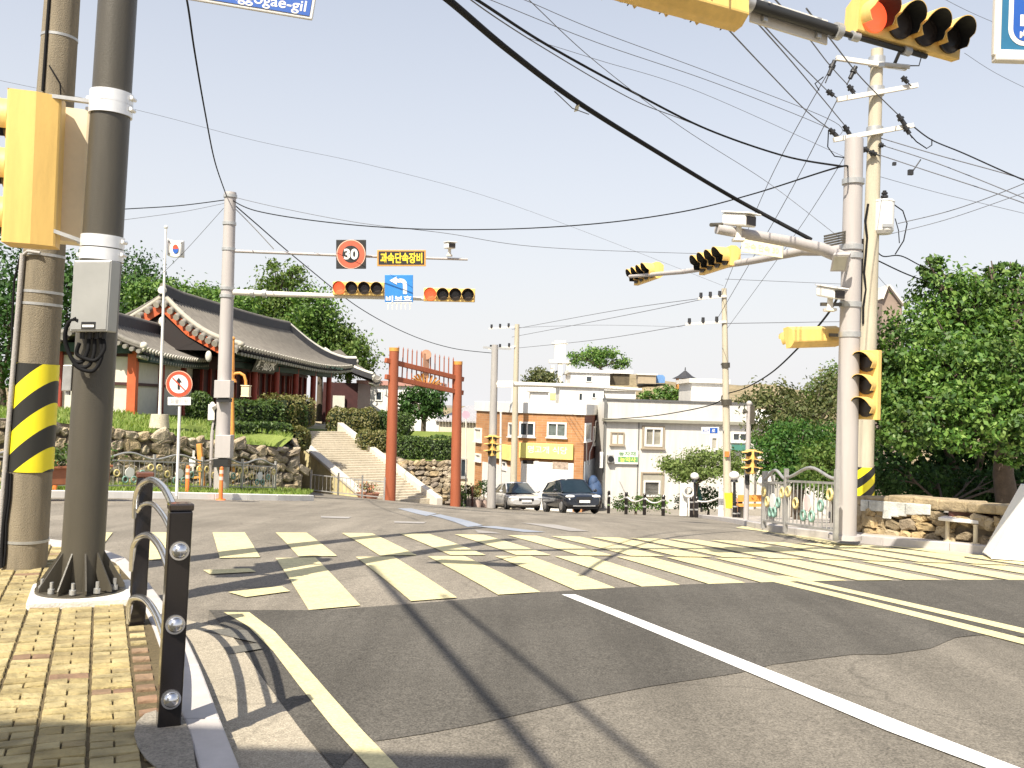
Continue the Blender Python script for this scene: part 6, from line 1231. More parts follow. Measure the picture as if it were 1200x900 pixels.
c = W(773, 444, 105); mb = MB(); mb.prism([(-.6, -.45), (.6, -.45), (.6, .2), (.35, .45), (-.35, .45), (-.6, .2)], c, CR, UP, V((0, 1.2, 0))); tag(mb.build('blue_tarp_shelter', M('blue_tarp', (.12, .25, .5), .6, 0, .1, 3)), 'small blue covered shelter on the ridge left of the pavilion', 'shelter')
t = thing('hillside_hut', 'tan hut on the ridge beside the blue shelter', 'hut', W(756, 446, 105)); mb = MB(); mb.box(W(757, 444.5, 105), (2., 1.6, 1.0)); mb.build('wall', M('hut_tan', (.34, .28, .2), .8, 0, .1, 3), t); mb = MB(); mb.box(W(757, 439, 105), (2.3, 1.9, .15)); mb.build('roof', m_offwhite, t)
# hill trees
GT = 'trees on the far hillside'
tree('hill_tree', 'round topped green tree on the hill above the white house', W(707, 445, 92), [bl(680, 422, 92, 1.0, 1.2, .5), bl(693, 414, 92, 1.1, 1.3, .5), bl(710, 415, 92, 1.2, 1.3, .55), bl(727, 426, 92, 1.1, 1, .6), bl(702, 425, 92, 1.0, 1.2, .4), bl(672, 418, 92, .6, .7, .35)], 2900, .27, m_leaf, .16, clump=.3, per=18)
tree('hill_tree', 'olive green tree on the hillside left of the stepped tower', W(632, 470, 88), [bl(632, 442, 88, 1.1, 1.1, .9), bl(626, 452, 88, 1., 1, .9), bl(642, 448, 88, 1.1, 1, .9), bl(618, 462, 88, .9, .9, .8)], 2600, .3, m_leaf_o, .14, GT, .3, 18)
scrub('hill_bush', 'green bushes on the slope below the pavilion', 788, 92, [bl(772, 464, 92, .8), bl(786, 462, 92, .9), bl(800, 463, 92, .8), bl(755, 465, 92, .7)], 2400, .28, m_leaf)
scrub('hill_bush', 'bushes along the dry ridge to the right of the pole', 900, 96, [bl(880, 470, 96, .9), bl(900, 468, 96, .9), bl(925, 466, 96, 1.1), bl(950, 468, 96, 1.), bl(865, 478, 90, .9)], 2600, .28, m_leaf_o)
tree('hill_tree', 'green tree on the ridge just left of the right signal pole', W(968, 470, 70), [bl(968, 450, 70, .9), bl(982, 440, 70, .9), bl(955, 462, 70, .8), bl(978, 462, 70, 1.)], 2600, .22, m_leaf_l, .12, GT, .3, 18)
# trees behind the shrine
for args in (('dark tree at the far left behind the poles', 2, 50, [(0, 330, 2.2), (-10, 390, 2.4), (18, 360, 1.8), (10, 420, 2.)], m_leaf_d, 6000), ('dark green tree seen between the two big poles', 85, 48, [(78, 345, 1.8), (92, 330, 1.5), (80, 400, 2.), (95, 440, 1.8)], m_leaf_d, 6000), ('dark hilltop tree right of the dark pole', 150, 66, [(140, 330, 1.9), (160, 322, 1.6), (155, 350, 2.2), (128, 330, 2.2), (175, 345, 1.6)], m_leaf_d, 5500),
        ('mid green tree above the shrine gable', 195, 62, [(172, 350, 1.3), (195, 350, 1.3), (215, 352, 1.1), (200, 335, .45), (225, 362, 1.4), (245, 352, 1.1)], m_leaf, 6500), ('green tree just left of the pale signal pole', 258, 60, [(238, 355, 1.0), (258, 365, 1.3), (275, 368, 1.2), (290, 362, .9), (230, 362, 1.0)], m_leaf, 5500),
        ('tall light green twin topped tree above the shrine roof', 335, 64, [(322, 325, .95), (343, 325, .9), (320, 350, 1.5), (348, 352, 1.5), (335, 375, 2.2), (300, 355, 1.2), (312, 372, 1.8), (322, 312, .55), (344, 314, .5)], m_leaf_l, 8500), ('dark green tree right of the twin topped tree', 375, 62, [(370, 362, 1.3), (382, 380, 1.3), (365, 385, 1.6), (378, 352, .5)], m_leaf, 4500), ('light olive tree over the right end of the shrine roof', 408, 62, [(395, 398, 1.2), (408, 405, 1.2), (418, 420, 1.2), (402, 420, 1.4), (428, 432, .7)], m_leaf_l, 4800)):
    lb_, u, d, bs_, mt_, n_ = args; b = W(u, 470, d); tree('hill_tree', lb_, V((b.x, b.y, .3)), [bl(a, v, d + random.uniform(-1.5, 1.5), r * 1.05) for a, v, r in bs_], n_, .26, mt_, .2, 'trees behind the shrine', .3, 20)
tree('broadleaf_palm', 'dark broad leaved tree standing behind the red gate', V((W(497, 500, 50).x, 50, -1.2)), [bl(478, 470, 50, .55), bl(492, 462, 50, .6), bl(507, 468, 50, .6), bl(515, 480, 50, .4), bl(483, 484, 50, .5), bl(502, 480, 50, .55), bl(470, 482, 50, .35)], 2600, .22, m_leaf_d, .16, clump=.35, per=16, trunk_top=tuple(W(497, 487, 50)))
house('white_house', 'white wall and red roofed house between the shrine and the gate', 420, 512, 452, 500, 62, m_white, 5, M('faded_red_roof', (.42, .22, .18), .7, 0, .1, 3), [(440, 458, 448, 470)])
# ================================================================ centre poles
pb1 = B(575.5, 46.5, .05); pt1 = W(580, 404, 46.5)
t = thing('signal_pole', 'pale grey pole with a long horizontal arm in front of the brick building', 'pole', pb1); mb = MB(); mb.cyl(pb1, pt1, .22, .16, 18); mb.build('shaft', m_conc_grey, t); mb = MB(); mb.tube([W(579, 450, 46.5), W(620, 450.5, 46.5), W(690, 453, 46.3), W(752, 457, 46)], [.13, .12, .10, .08], 10); mb.build('mast_arm', m_offwhite, t)
mb = MB(); mb.box(W(592, 450, 46.4), (.8, .3, .32), CR, None, UP); mb.build('clamp', m_offwhite, t)
mb = MB(); mb.bar(W(566, 407, 46.5), W(599, 409, 46.5), .1, .1); mb.build('crossarm', m_galv, t)
pb2_ = B(601, 52.6, .05); pt2 = W(606, 380, 52.6); t = thing('utility_pole', 'thin cream utility pole in front of the brick building wall', 'utility pole', pb2_); mb = MB(); mb.cyl(pb2_, pt2, .20, .13, 16); mb.build('shaft', m_conc_pale, t)
def small_arms(t, d, arms, n=3):
    for u0, v0, u1, v1 in arms:
        a, b = W(u0, v0, d), W(u1, v1, d); mb = MB(); mb.bar(a, b, .09, .09); mb.build('crossarm', m_offwhite, t)
        for k in range(n): p = a.lerp(b, (k + .3) / n); ib = MB(); ib.cyl(p, p + UP * .22, .07, .06, 8); ib.build('insulator', m_black, t)
small_arms(t, 52.5, [(573, 385, 603, 383), (572, 409, 604, 406)])
pb3 = B(586, 53, .05); t = thing('post', 'thin white post between the two centre poles by the shopfront', 'post', pb3); mb = MB(); mb.cyl(pb3, W(587, 484, 53), .08, .06, 10); mb.ell(W(587, 483, 53), .08, 8, 6); mb.build('shaft', m_offwhite, t)
def twin_head(label, u, v, d, s=1.):
    c = W(u, v, d); t = thing('pedestrian_signal', label, 'traffic light', c, 'yellow back to back pedestrian signals')
    for sg in (-1, 1):
        N = V((.80 * sg, -.6, 0)); X = V((-N.y, N.x, 0)) * 1
        mb = MB(); q = c + N * .06; mb.box(q, (.40 * s, .18 * s, 1.12 * s), N.cross(UP), N, UP); mb.build('housing', m_sig, t, .03)
        vb = MB()
        for k in (-1, 0, 1):
            p = q + N * .09 * s + UP * (.36 * k * s); sd2 = N.cross(UP)
            vb.hexa([p - sd2 * .17 * s + UP * .10 * s, p + sd2 * .17 * s + UP * .10 * s, p + sd2 * .17 * s + N * .3 * s + UP * .06 * s, p - sd2 * .17 * s + N * .3 * s + UP * .06 * s, p - sd2 * .17 * s + UP * .14 * s, p + sd2 * .17 * s + UP * .14 * s, p + sd2 * .17 * s + N * .3 * s + UP * .1 * s, p - sd2 * .17 * s + N * .3 * s + UP * .1 * s])
            for e in (-1, 1): vb.hexa([p + sd2 * .17 * s * e - UP * .02 * s, p + sd2 * .15 * s * e - UP * .02 * s, p + sd2 * .15 * s * e + N * .1 * s, p + sd2 * .17 * s * e + N * .1 * s, p + sd2 * .17 * s * e + UP * .13 * s, p + sd2 * .15 * s * e + UP * .13 * s, p + sd2 * .15 * s * e + N * .28 * s + UP * .1 * s, p + sd2 * .17 * s * e + N * .28 * s + UP * .1 * s], 1)
        vb.build('visor', [m_sig, m_signblack], t)
        mb = MB()
        for k in (-1, 0, 1): p = q + N * .09 * s + UP * (.36 * k * s); mb.cyl(p, p + N * .02, .13 * s, .13 * s, 14)
        mb.build('lamp', m_lens_off, t)
pb4 = B(874, 24.5, .1); t = thing('pole', 'thin pale post carrying the yellow chevron shaped signal left of the corner fence', 'pole', pb4); mb = MB(); mb.cyl(pb4, W(878, 474, 24.5), .07, .06, 14); mb.ell(W(878, 473, 24.5), .08, 10, 6); mb.build('shaft', m_steel_grey, t); mb = MB(); mb.box(W(881.5, 486, 24.4), (.1, .12, .45), CR, None, UP); mb.cyl(W(871, 482, 24.4), W(874, 483, 24.4), .05, .05, 8); mb.bar(W(872, 482, 24.4), W(878, 483, 24.5), .03, .03); mb.build('camera', m_steel_dark, t)
twin_head('yellow chevron shaped back to back signal before the layered tree', 880.5, 541, 24.3, .56)
mb = MB(); mb.cyl(W(875.5, 557, 24.4), W(876, 568, 24.4), .06, .06, 10); tag(mb.build('signal_neck', m_signblack), 'dark stub under the yellow chevron shaped signal', 'bracket')
twin_head('small yellow back to back signal on the grey centre pole', 577, 522, 46.1, .92)
# far utility pole
pb5 = B(853, 36, .1); pt5 = W(848.5, 338, 36); t = thing('utility_pole', 'tall slender cream utility pole with yellow wrap in front of the white building', 'utility pole', pb5); mb = MB(); mb.cyl(pb5, pt5, .165, .095, 18); mb.build('shaft', m_conc_pale, t)
q = lambda v: W(853.5 + (v - 600) * .0175, v, 36); mb = MB(); mb.cyl(q(595), q(577), .175, .175, 20, False); mb.build('warning_wrap', m_yel_paint, t)
small_arms(t, 35.9, [(818, 350, 851, 347), (803, 380, 851, 377)]); mb = MB(); mb.bar(W(845, 427, 36), W(855, 427, 36), .12, .06); mb.cyl(q(425), q(431), .16, .16, 14); mb.cyl(q(468), q(475), .2, .2, 14); mb.tube([W(850, 462, 36), W(846, 464, 36), W(845, 470, 36)], .03, 6); mb.build('fitting', m_steel_dark, t)
mb = MB(); c = W(851.8, 532, 35.8); mb.box(c, (.15, .12, .2), CR, None, UP); tag(mb.build('meter_box', m_orange), 'tiny orange fitting on the slender utility pole', 'box')
# street name plate
t, c, Xb, Zb, w_, h_ = board('street_name_sign', 'small blue and white street name sign before the white building', 822, 500.5, 842.5, 508.5, 35.8, m_white)
mb = MB(); mb.box(c - CF * .024 + Xb * .13, (w_ * .45, .004, h_ * .8), Xb, None, Zb); mb.build('blue_half', m_blue, t); lettering('lettering', '명고개', c - CF * .024 - Xb * .17, Xb, Zb, h_ * .4, m_blue, t, w_ * .36, .02); lettering('lettering', '로', c - CF * .03 + Xb * .12, Xb, Zb, h_ * .45, m_white, t, None, .02)
mb = MB(); mb.bar(c + Xb * w_ / 2, W(851, 505, 36), .04, .04); mb.build('arm', m_galv, t)
# round lamps, sign columns, bollards
def globe(label, u, v, d, ub_):
    b = B(ub_, d, .1); t = thing('globe_lamp', label, 'street lamp', b, 'white globe lamps'); mb = MB(); mb.cyl(b, W(u, v + 7, d), .06, .05, 10); mb.cyl(W(u, v + 7, d), W(u, v + 3, d), .14, .10, 12); mb.build('post', m_black, t); mb = MB(); mb.ell(W(u, v, d), (.19, .19, .165), 18, 12); mb.build('globe', m_white, t)
globe('white globe lamp on a dark post under the garden pine', 814, 558, 42, 815)
globe('white globe lamp just right of the slender utility pole', 860.5, 557.5, 34, 861)
m_print = M('grey_print', (.3, .28, .26), .7)
for (u0, v0, u1, v1, d, lb_, tx) in ((796, 567, 804.5, 599, 43, 'white upright sign column left of the globe lamp', '관광안내'), (841.5, 569, 850, 601, 38, 'white upright sign column behind the slender utility pole', '주차안내')):
    b = B((u0 + u1) / 2, d, .05); tp = W((u0 + u1) / 2, v0, d).z; w_ = (u1 - u0) * d / FOC; t = thing('sign_column', lb_, 'sign', b, 'white sign columns'); mb = MB(); mb.box((b.x, b.y, (b.z + tp) / 2), (w_, .12, tp - b.z), CR, None, UP); p = mb.build('panel', m_white, t, .01)
    for k, ch in enumerate(tx): lettering('lettering', ch, V((b.x, b.y - .065, tp - .18 - k * (tp - b.z - .3) / 4)), CR, UP, .14, m_print, p)
b = B(808, 42.8, .05); t = thing('ring_sculpture', 'white ring shaped sign ornament beside the left sign column', 'sign', b); mb = MB(); c = W(807, 576, 42.8); mb.ring(c, CR, UP, .24, .07, 24, 8); mb.build('ring', m_white, t); mb = MB(); mb.cyl(b, c - UP * .3, .05, .05, 8); mb.build('stand', m_white, t)
c = W(822, 577, 44.5); t = thing('parasol', 'folded dark green parasol under the garden pine', 'parasol', B(820, 44.5)); mb = MB(); mb.cyl(W(818, 568, 44.5), W(822, 600, 44.5), .04, .04, 8); mb.build('pole', m_black, t); mb = MB(); mb.cyl(W(815, 585, 44.5), W(817, 566, 44.5), .36, .05, 12); mb.build('canopy', M('green_canvas', (.02, .09, .075), .8, 0, .2, 5), t)
GB = 'black bollards along the far pavement'
def bollard(label, u, d, vt, two=False, mat=m_gloss_black):
    b = B(u, d, .02); tp = W(u, vt, d).z; t = thing('bollard', label, 'bollard', b, GB); h = tp - b.z; mb = MB(); mb.cyl(b, b + UP * h * .94, .085, .08, 16); mb.cyl(b + UP * h * .94, b + UP * h, .08, .05, 16); mb.build('post', mat, t); mb = MB(); mb.cyl(b + UP * h * .35, b + UP * h * .42, .088, .088, 16); mb.cyl(b + UP * h * .72, b + UP * h * .79, .086, .086, 16); mb.build('band', m_galv, t); return b + UP * h * .8
ch = []
for u, d, vt, lb_ in ((713, 50, 575, 'black bollard at the left corner of the white building'), (733.5, 47, 576.5, 'second black bollard left of the planting'), (755, 45.5, 578, 'third black bollard before the ground floor window'), (777, 44, 580, 'black bollard nearest the white sign column on its left'), (810, 41, 582.5, 'left one of the close pair of bollards by the globe lamp'), (816, 40.5, 582, 'right one of the close pair of bollards by the globe lamp'), (861, 32, 588, 'left one of the bollard pair beside the slender utility pole'), (867, 31.5, 587, 'right one of the bollard pair beside the slender utility pole')): ch.append(bollard(lb_, u, d, vt))
def catenary(a, b, sag, n=16): return [a.lerp(b, i / n) - UP * sag * 4 * (i / n) * (1 - i / n) for i in range(n + 1)]
for i, lb_ in ((0, 'first from the left'), (1, 'second from the left'), (2, 'third from the left')): mb = MB(); mb.tube(catenary(ch[i], ch[i + 1], .22), .035, 6); tag(mb.build('chain', m_white), 'pale sagging chain between black bollards, %s' % lb_, 'chain', 'chains between the bollards')
mb = MB(); mb.tube(catenary(ch[5], W(843, 583, 39), .1), .035, 6); tag(mb.build('chain', m_white), 'pale chain from the bollard pair to the right sign column', 'chain', 'chains between the bollards')
b = B(864.5, 32.4, .1); t = thing('flexible_bollard', 'orange bollard behind the black pair beside the slender utility pole', 'bollard', b); mb = MB(); mb.cyl(b, W(864.5, 584, 32.4), .055, .05, 12); mb.build('tube', M('faded_orange', (.50, .22, .12), .6, 0, .1, 6), t)
b = B(885, 31, .1); t = thing('wooden_seat', 'orange brown wooden bench partly hidden behind the corner fence', 'bench', b); mb = MB(); c = W(884, 592, 31); mb.box(c, (1.1, .4, .06), CR, None, UP); mb.build('seat', m_orange_wood, t); mb = MB(); mb.box(W(884, 584, 31.3), (1.1, .05, .22), CR, None, UP); mb.build('backrest', m_orange_wood, t); mb = MB(); mb.box(W(870, 600, 31), (.06, .3, .4), CR, None, UP); mb.box(W(897, 600, 31), (.06, .3, .4), CR, None, UP); mb.build('leg', m_steel_dark, t)
b = B(898, 24, .13); t = thing('rock', 'pale rounded rock ornament above the corner fence', 'rock', b); mb = MB(); mb.cyl(b, W(897, 575, 24), .06, .06, 8); mb.build('post', m_steel_grey, t); mb = MB(); mb.ell(W(893.5, 564, 24), (.13, .1, .11), 10, 8, jit=.15); mb.ell(W(901, 563, 24), (.12, .1, .12), 10, 8, jit=.15); mb.build('ornament', m_white, t)
# potted plants and small posts by the right gate post
for i, (u, v0, v1, d, lb_) in enumerate(((545.5, 577, 592, 47, 'thin dark post right of the red gate'), (553.5, 570, 592, 47.5, 'brown stake among pots right of the red gate'))):
    b = B(u, d); mb = MB(); mb.cyl(b, W(u, v0, d), .06, .05, 8); tag(mb.build('garden_stake', [m_signblack, m_redbrown][i]), lb_, 'post')
for u, v, d, r, mt_, lb_ in ((559, 576, 48, .3, m_hedge_b, 'potted plant with pale pink leaves right of the red gate'), (567, 570, 48.5, .38, m_leaf_d, 'potted dark leaved plant on a tall stem left of the centre pole'), (549, 574, 49, .28, m_leaf_o, 'potted olive plant close to the red gate post')):
    b = B(u, d); t = thing('potted_plant', lb_, 'plant', b, 'potted plants right of the red gate'); mb = MB(); mb.cyl(b, b + UP * .4, .2, .28, 12); mb.build('pot', M('pale_pot', (.55, .42, .36), .7, 0, .2, 6), t); mb = MB(); mb.cyl(b + UP * .38, W(u, v + 3, d), .03, .025, 6); mb.build('stem', m_bark, t); p = W(u, v, d); P, Q = blob_pts([(p.x, p.y, p.z, r, r, r * 1.2)], 320, .3, 12); leaf_mesh(P, Q, .12, 'leaves', mt_, t)
p = W(536, 585, 44); scrub('shrub', 'yellow green weeds at the foot of the right gate post', 538, 41, [bl(538, 588, 41, .3, .3, .35), bl(539, 578, 41, .22, .3, .3)], 500, .12, m_leaf_l)
c = W(546, 486, 47); mb = MB(); mb.cyl(c, c - CF * .03, .2, .2, 20); t2 = mb.build('round_sign', M('faded_pink_sign', (.50, .32, .40), .6, 0, .05, 5)); tag(t2, 'faded pink round sign beside the right gate post', 'road sign')
mb = MB(); bq = B(546, 47); mb.cyl(bq, c, .03, .03, 8); mb.build('post', m_offwhite, t2)
# ================================================================ cars
m_tyre = M('tyre_rubber', (.02, .02, .02), .85, 0, .2, 10); m_rim = M('alloy_rim', (.5, .5, .5), .3, .8, .1, 10); m_cglass = M('car_glass', (.012, .022, .028), .05, 0, .2, 2, spec=.8); m_lamp = M('headlight_glass', (.70, .70, .68), .1, 0, .08, 12, spec=.8); m_trim = M('black_trim', (.02, .02, .022), .5, 0, .2, 8)
def car(name, label, pos, head, L, Wd, H, paint, suv=False):
    hd = V((head[0], head[1], 0)).normalized(); sl_ = (tz(pos.x + hd.x, pos.y + hd.y) - tz(pos.x - hd.x, pos.y - hd.y)) / 2; hd = V((hd.x, hd.y, sl_)).normalized(); sdv = UP.cross(hd).normalized(); uv = hd.cross(sdv)
    Mx = Matrix(((hd.x, sdv.x, uv.x, pos.x), (hd.y, sdv.y, uv.y, pos.y), (hd.z, sdv.z, uv.z, pos.z), (0, 0, 0, 1)))
    t = thing(name, label, 'car', pos); hw = Wd / 2; gc = .24 if suv else .17; wr = .36 if suv else .32
    belt = .62 * H; hood = belt - (.02 if suv else .06)
    st = [(-.5, gc + .22, belt - .10, .80), (-.485, gc + .08, belt - .02, .90), (-.42, gc, belt + .01, .97), (-.2, gc, belt, 1.), (.1, gc, belt - .01, 1.), (.22, gc, hood, .99), (.36, gc, hood - .06, .97), (.45, gc + .02, hood - .13, .92), (.485, gc + .05, hood - .22, .86), (.5, gc + .12, hood - .30, .78)]
    mb = MB(Mx); vs = []; K = 12
    for x, z0, z1, w_ in st:
        w0 = hw * w_ * 1.035; m_ = (z0 + z1) / 2
        half = [(0, z0), (w0 * .82, z0), (w0 * .95, z0 + .06), (w0, m_), (w0 * .97, z1 - .06), (w0 * .88, z1), (0, z1 + .025)]
        ring_ = half + [(-a, b) for a, b in half[-2:0:-1]]; vs += [(x * L, a, b) for a, b in ring_]
    K = 12; mb.add(vs, [(i * K + k, i * K + (k + 1) % K, (i + 1) * K + (k + 1) % K, (i + 1) * K + k) for i in range(len(st) - 1) for k in range(K)], 0, True)
    mb.add(vs[:K], [tuple(range(K))]); mb.add(vs[-K:], [tuple(range(K - 1, -1, -1))]); body = mb.build('body', paint, t); sb_ = body.modifiers.new('rounding', 'SUBSURF'); sb_.levels = sb_.render_levels = 2
    # cabin: glass band and painted roof
    rz = H; xs_ = ([-.47, -.36, .02, .27] if suv else [-.42, -.22, .04, .28]); tp = ([-.41, -.33, -.02, .07] if suv else [-.26, -.16, -.0, .06])
    rr_ = (.80 if suv else .76); mb = MB(Mx); b4 = [(xs_[0] * L, hw * .86), (xs_[3] * L, hw * .86)]; zb = belt - .01
    bot = [(xs_[0] * L, -hw * .84, zb), (xs_[3] * L, -hw * .84, zb - .02), (xs_[3] * L + .1, 0, zb - .02), (xs_[3] * L, hw * .84, zb - .02), (xs_[0] * L, hw * .84, zb), (xs_[0] * L - .06, 0, zb)]
    rq = rz - (.17 if suv else .11); top_ = [(tp[0] * L, -hw * .60, rq), (tp[3] * L, -hw * .66, rz - .07), (tp[3] * L + .07, 0, rz - .05), (tp[3] * L, hw * .66, rz - .07), (tp[0] * L, hw * .60, rq), (tp[0] * L - .05, 0, rq + .02)]
    mb.add(bot + top_, [(i, (i + 1) % 6, 6 + (i + 1) % 6, 6 + i) for i in range(6)]); mb.build('window', m_cglass, t)
    mb = MB(Mx); top2 = [(x * .94, y * .86, z + .06) for x, y, z in top_]; mb.add([(x, y * 1.01, z - .015) for x, y, z in top_] + [(x, y * 1.02, z + .02) for x, y, z in top_] + top2, [(6 + i, 6 + (i + 1) % 6, 12 + (i + 1) % 6, 12 + i) for i in range(6)] + [(i, (i + 1) % 6, 6 + (i + 1) % 6, 6 + i) for i in range(6)] + [(12, 13, 14, 15, 16, 17)], 0, True)
    for s in (-1, 1):
        for xb, xt in ((xs_[3], tp[3]), (-.06, -.06), (xs_[0], tp[0])):
            mb.bar((xb * L, s * hw * .845, zb), (xt * L, s * hw * (.61 if xt < -.15 else .655), (rq if xt < -.15 else rz - .06)), .06, .045)
    mb.build('roof', paint, t)
    for sx in (-1, 1):
        for sy in (-1, 1):
            x, y = sx * L * .305, sy * hw * .87; w_ = MB(Mx); w_.cyl((x, y - .10, wr), (x, y + .10, wr), wr, wr, 24); wl = w_.build('wheel', m_tyre, t); w_ = MB(Mx); w_.cyl((x, y + sy * .09, wr), (x, y + sy * .108, wr), wr * .64, wr * .60, 20); 
            w_.build('rim', m_rim, wl); w_ = MB(Mx); w_.cyl((x, y - .02 * sy, wr + .02), (x, y + sy * .035, wr + .02), wr * 1.17, wr * 1.15, 24); w_.build('wheel_arch', m_trim, t)
    for s in (-1, 1):
        m_ = MB(Mx); m_.ell((.462 * L, s * hw * .70, hood - .21), (.14, .24, .085), 14, 8); m_.build('headlight', m_lamp, t)
        m_ = MB(Mx); m_.ell((.20 * L, s * (hw + .09), belt + .06), (.07, .10, .075), 10, 8); m_.build('mirror', paint, t)
        m_ = MB(Mx); m_.box((-.06 * L, s * hw * 1.003, belt - .12), (.16, .02, .03)); m_.build('door_handle', m_rim if not suv else paint, t)
    m_ = MB(Mx); m_.box((.495 * L, 0, hood - .30), (.06, hw * .85, .14)); m_.build('grille', m_trim, t); m_ = MB(Mx); m_.box((.487 * L, 0, gc + .16), (.08, hw * 1.3, .15)); m_.build('lower_grille', m_trim, t)
    m_ = MB(Mx); m_.box((.512 * L, 0, gc + .30), (.02, .52, .12)); m_.build('number_plate', m_white, t)
    if suv: m_ = MB(Mx); m_.box((.492 * L, 0, gc + .10), (.06, hw * 1.2, .05)); m_.build('skid_plate', m_galv, t)
    m_ = MB(Mx); m_.box((0, 0, gc - .0), (L * .9, Wd * .8, .1)); m_.build('underbody', m_trim, t)
    for s in (-1, 1): m_ = MB(Mx); m_.box((-.49 * L, s * hw * .68, belt - .14), (.1, .3, .12)); m_.build('tail_light', m_signred, t)
m_silver = M('silver_car_paint', (.56, .55, .54), .28, .35, .03, 2, coat=.6); m_darkblue = M('dark_blue_car_paint', (.018, .022, .032), .18, .2, .05, 2, coat=.8)
car('sedan', 'silver sedan parked facing the road before the yellow shop sign', B(604, 49.5, .02), (.24, -.97), 4.5, 1.82, 1.45, m_silver)
car('hatchback', 'dark blue compact crossover car facing the road right of the silver sedan', B(668, 45, .02), (.27, -.96), 4.0, 1.8, 1.60, m_darkblue, True)
b = B(697, 54, .0); t = thing('covered_scooter', 'scooter under a dark blue cover beside the brick side wall', 'scooter', b); mb = MB(); mb.ell(W(697, 577, 54), (.45, .7, .75), 14, 10, jit=.08); mb.ell(W(695, 566, 54), (.32, .4, .45), 12, 8, jit=.08); mb.build('cover', M('blue_cover', (.03, .06, .13), .7, 0, .3, 5), t); mb = MB()
for k in (-1, 1): mb.cyl(b + V((-.06, k * .45, .25)), b + V((.06, k * .45, .25)), .25, .25, 16)
mb.build('wheel', m_tyre, t)
# ================================================================ overhead cables
m_th = m_cable
def cable(label, pts, r, mat=None, group=None, sag=0., n=10, name='overhead_cable'):
    P = [W(*p) if not isinstance(p, Vector) else p for p in pts]
    if group and 'to the right' in group and P[-1].x > 6.5: P.append(P[-1] + (P[-1] - P[-2]) * 5)
    if len(P) == 2: P = catenary(P[0], P[1], sag, 18)
    else: # smooth through the points
        Q = [];
        for i in range(len(P) - 1):
            p0, p1, p2, p3 = P[max(0, i - 1)], P[i], P[i + 1], P[min(len(P) - 1, i + 2)]
            for k in range(n): s = k / n; Q.append(.5 * ((2 * p1) + (p2 - p0) * s + (2 * p0 - 5 * p1 + 4 * p2 - p3) * s * s + (3 * p1 - p0 - 3 * p2 + p3) * s ** 3))
        P = Q + [P[-1]]
    mb = MB(); mb.tube(P, r, 8); return tag(mb.build(name, mat or m_cable), label, 'cable', group)
e = W(951, 281, dR - .1)
cable('thickest black cable bundle sloping from the top centre to the right signal pole', [(455, -52, 6.3), (522, -3, 7.5), (597, 60, 9.), (676, 119, 10.8), (770, 178, 12.7), (860, 232, 14.6), (951, 281, dR)], .031)
for k in range(5):
    f_ = [(545, 15, 7.9), (600, 62, 9.05), (640, 90, 9.9), (720, 147, 11.6), (800, 197, 13.3)][k]
    pass
c = W(676, 122, 10.8); t = thing('cable_tag', 'small pale tag dangling from the thickest black cable', 'cable tag', c); mb = MB(); mb.box(c - UP * .05, (.05, .012, .07), CR + CU * .3, None, UP + CR * .2); mb.build('tag', M('tag_cream', (.66, .60, .42), .6), t); mb = MB(); mb.cyl(c - UP * .02, c + UP * .04, .008, .008, 6); mb.build('tie', m_black, t)
mb = MB(); a, b = W(650, 104, 10.2), W(690, 130, 11.1); tag((mb.tube([a - UP * .03, a.lerp(b, .5) - UP * .09, b - UP * .04], .006, 5), mb.build('slack_wire', m_wire))[1], 'short slack wire hanging by the pale tag under the thick cable', 'cable')
GC = 'thin wires fanning across the sky'
cable('medium black cable curving from the top centre to the top of the right signal pole', [(490, -40, 8), (556, -2, 9), (640, 52, 11), (740, 107, 13), (830, 152, 14.6), (920, 183, 15.8), (987, 195, dR)], .016)
cable('thinner dark cable running just below the medium black one at the top centre', [(500, -50, 8), (552, 0, 9), (640, 58, 11.2), (740, 116, 13.4), (800, 140, 14.6), (870, 168, 16)], .007, m_wire)
cable('faint grey wire from the top centre down to the utility pole, upper of two', [(560, -20, 14), (615, 0, 15), (700, 36, 16), (840, 88, 17.4), (978, 143, dU - .2), x3[0]], .006, m_wire, GC)
cable('faint grey wire from the top centre down to the utility pole, lower of two', [(520, -20, 14), (575, 0, 14.5), (700, 50, 16), (840, 98, 17.4), (972, 151, dU - .2), x3[0]], .006, m_wire, GC)
cable('faint wire crossing the medium black cable near the upper middle', [(590, -30, 9), (620, 0, 9.5), (700, 74, 11.5), (800, 150, 14), (900, 214, 16.3), (996, 288, dR)], .0045, m_wire, GC)
cable('very faint grey wire sloping to the right pole under the fan of wires', [(620, 45, 14), (700, 70, 15), (820, 108, 16.4), (992, 185, 18)], .004, m_wire, GC)
cable('dark wire from the cream signal tip to the lower crossarm of the utility pole', [(800, -22, 8.5), (838, 18, 10), (900, 84, 13.5), (945, 130, 16.4), (972, 151, dU - .2)], .009, m_wire, GC)
cable('dark wire passing left of the black arm to the lower crossarm, left one', [(830, -30, 8.5), (868, 6, 9.8), (930, 75, 14), (990, 147, dU - .2)], .009, m_wire, GC)
cable('dark wire running beside it to the middle crossarm of the utility pole', [(850, -30, 8.5), (890, 24, 10.5), (930, 67, 14), (969, 106, dU - .2)], .009, m_wire, GC)
cable('dark wire ending at the right end of the middle crossarm', [(900, -10, 9), (944, 40, 12.5), (972, 76, 16), (994, 100, dU - .2)], .009, m_wire, GC)
cable('dark wire crossing in front of the utility pole to the right crossarm end', [(945, 10, 10), (974, 47, 13), (1010, 92, 16), (1052, 134, dU - .2)], .010, m_wire, GC)
cable('faint wire sloping down at the top right behind the direction sign', [(1090, -10, 15), (1150, 20, 17), (1250, 60, 19)], .004, m_wire, GC)
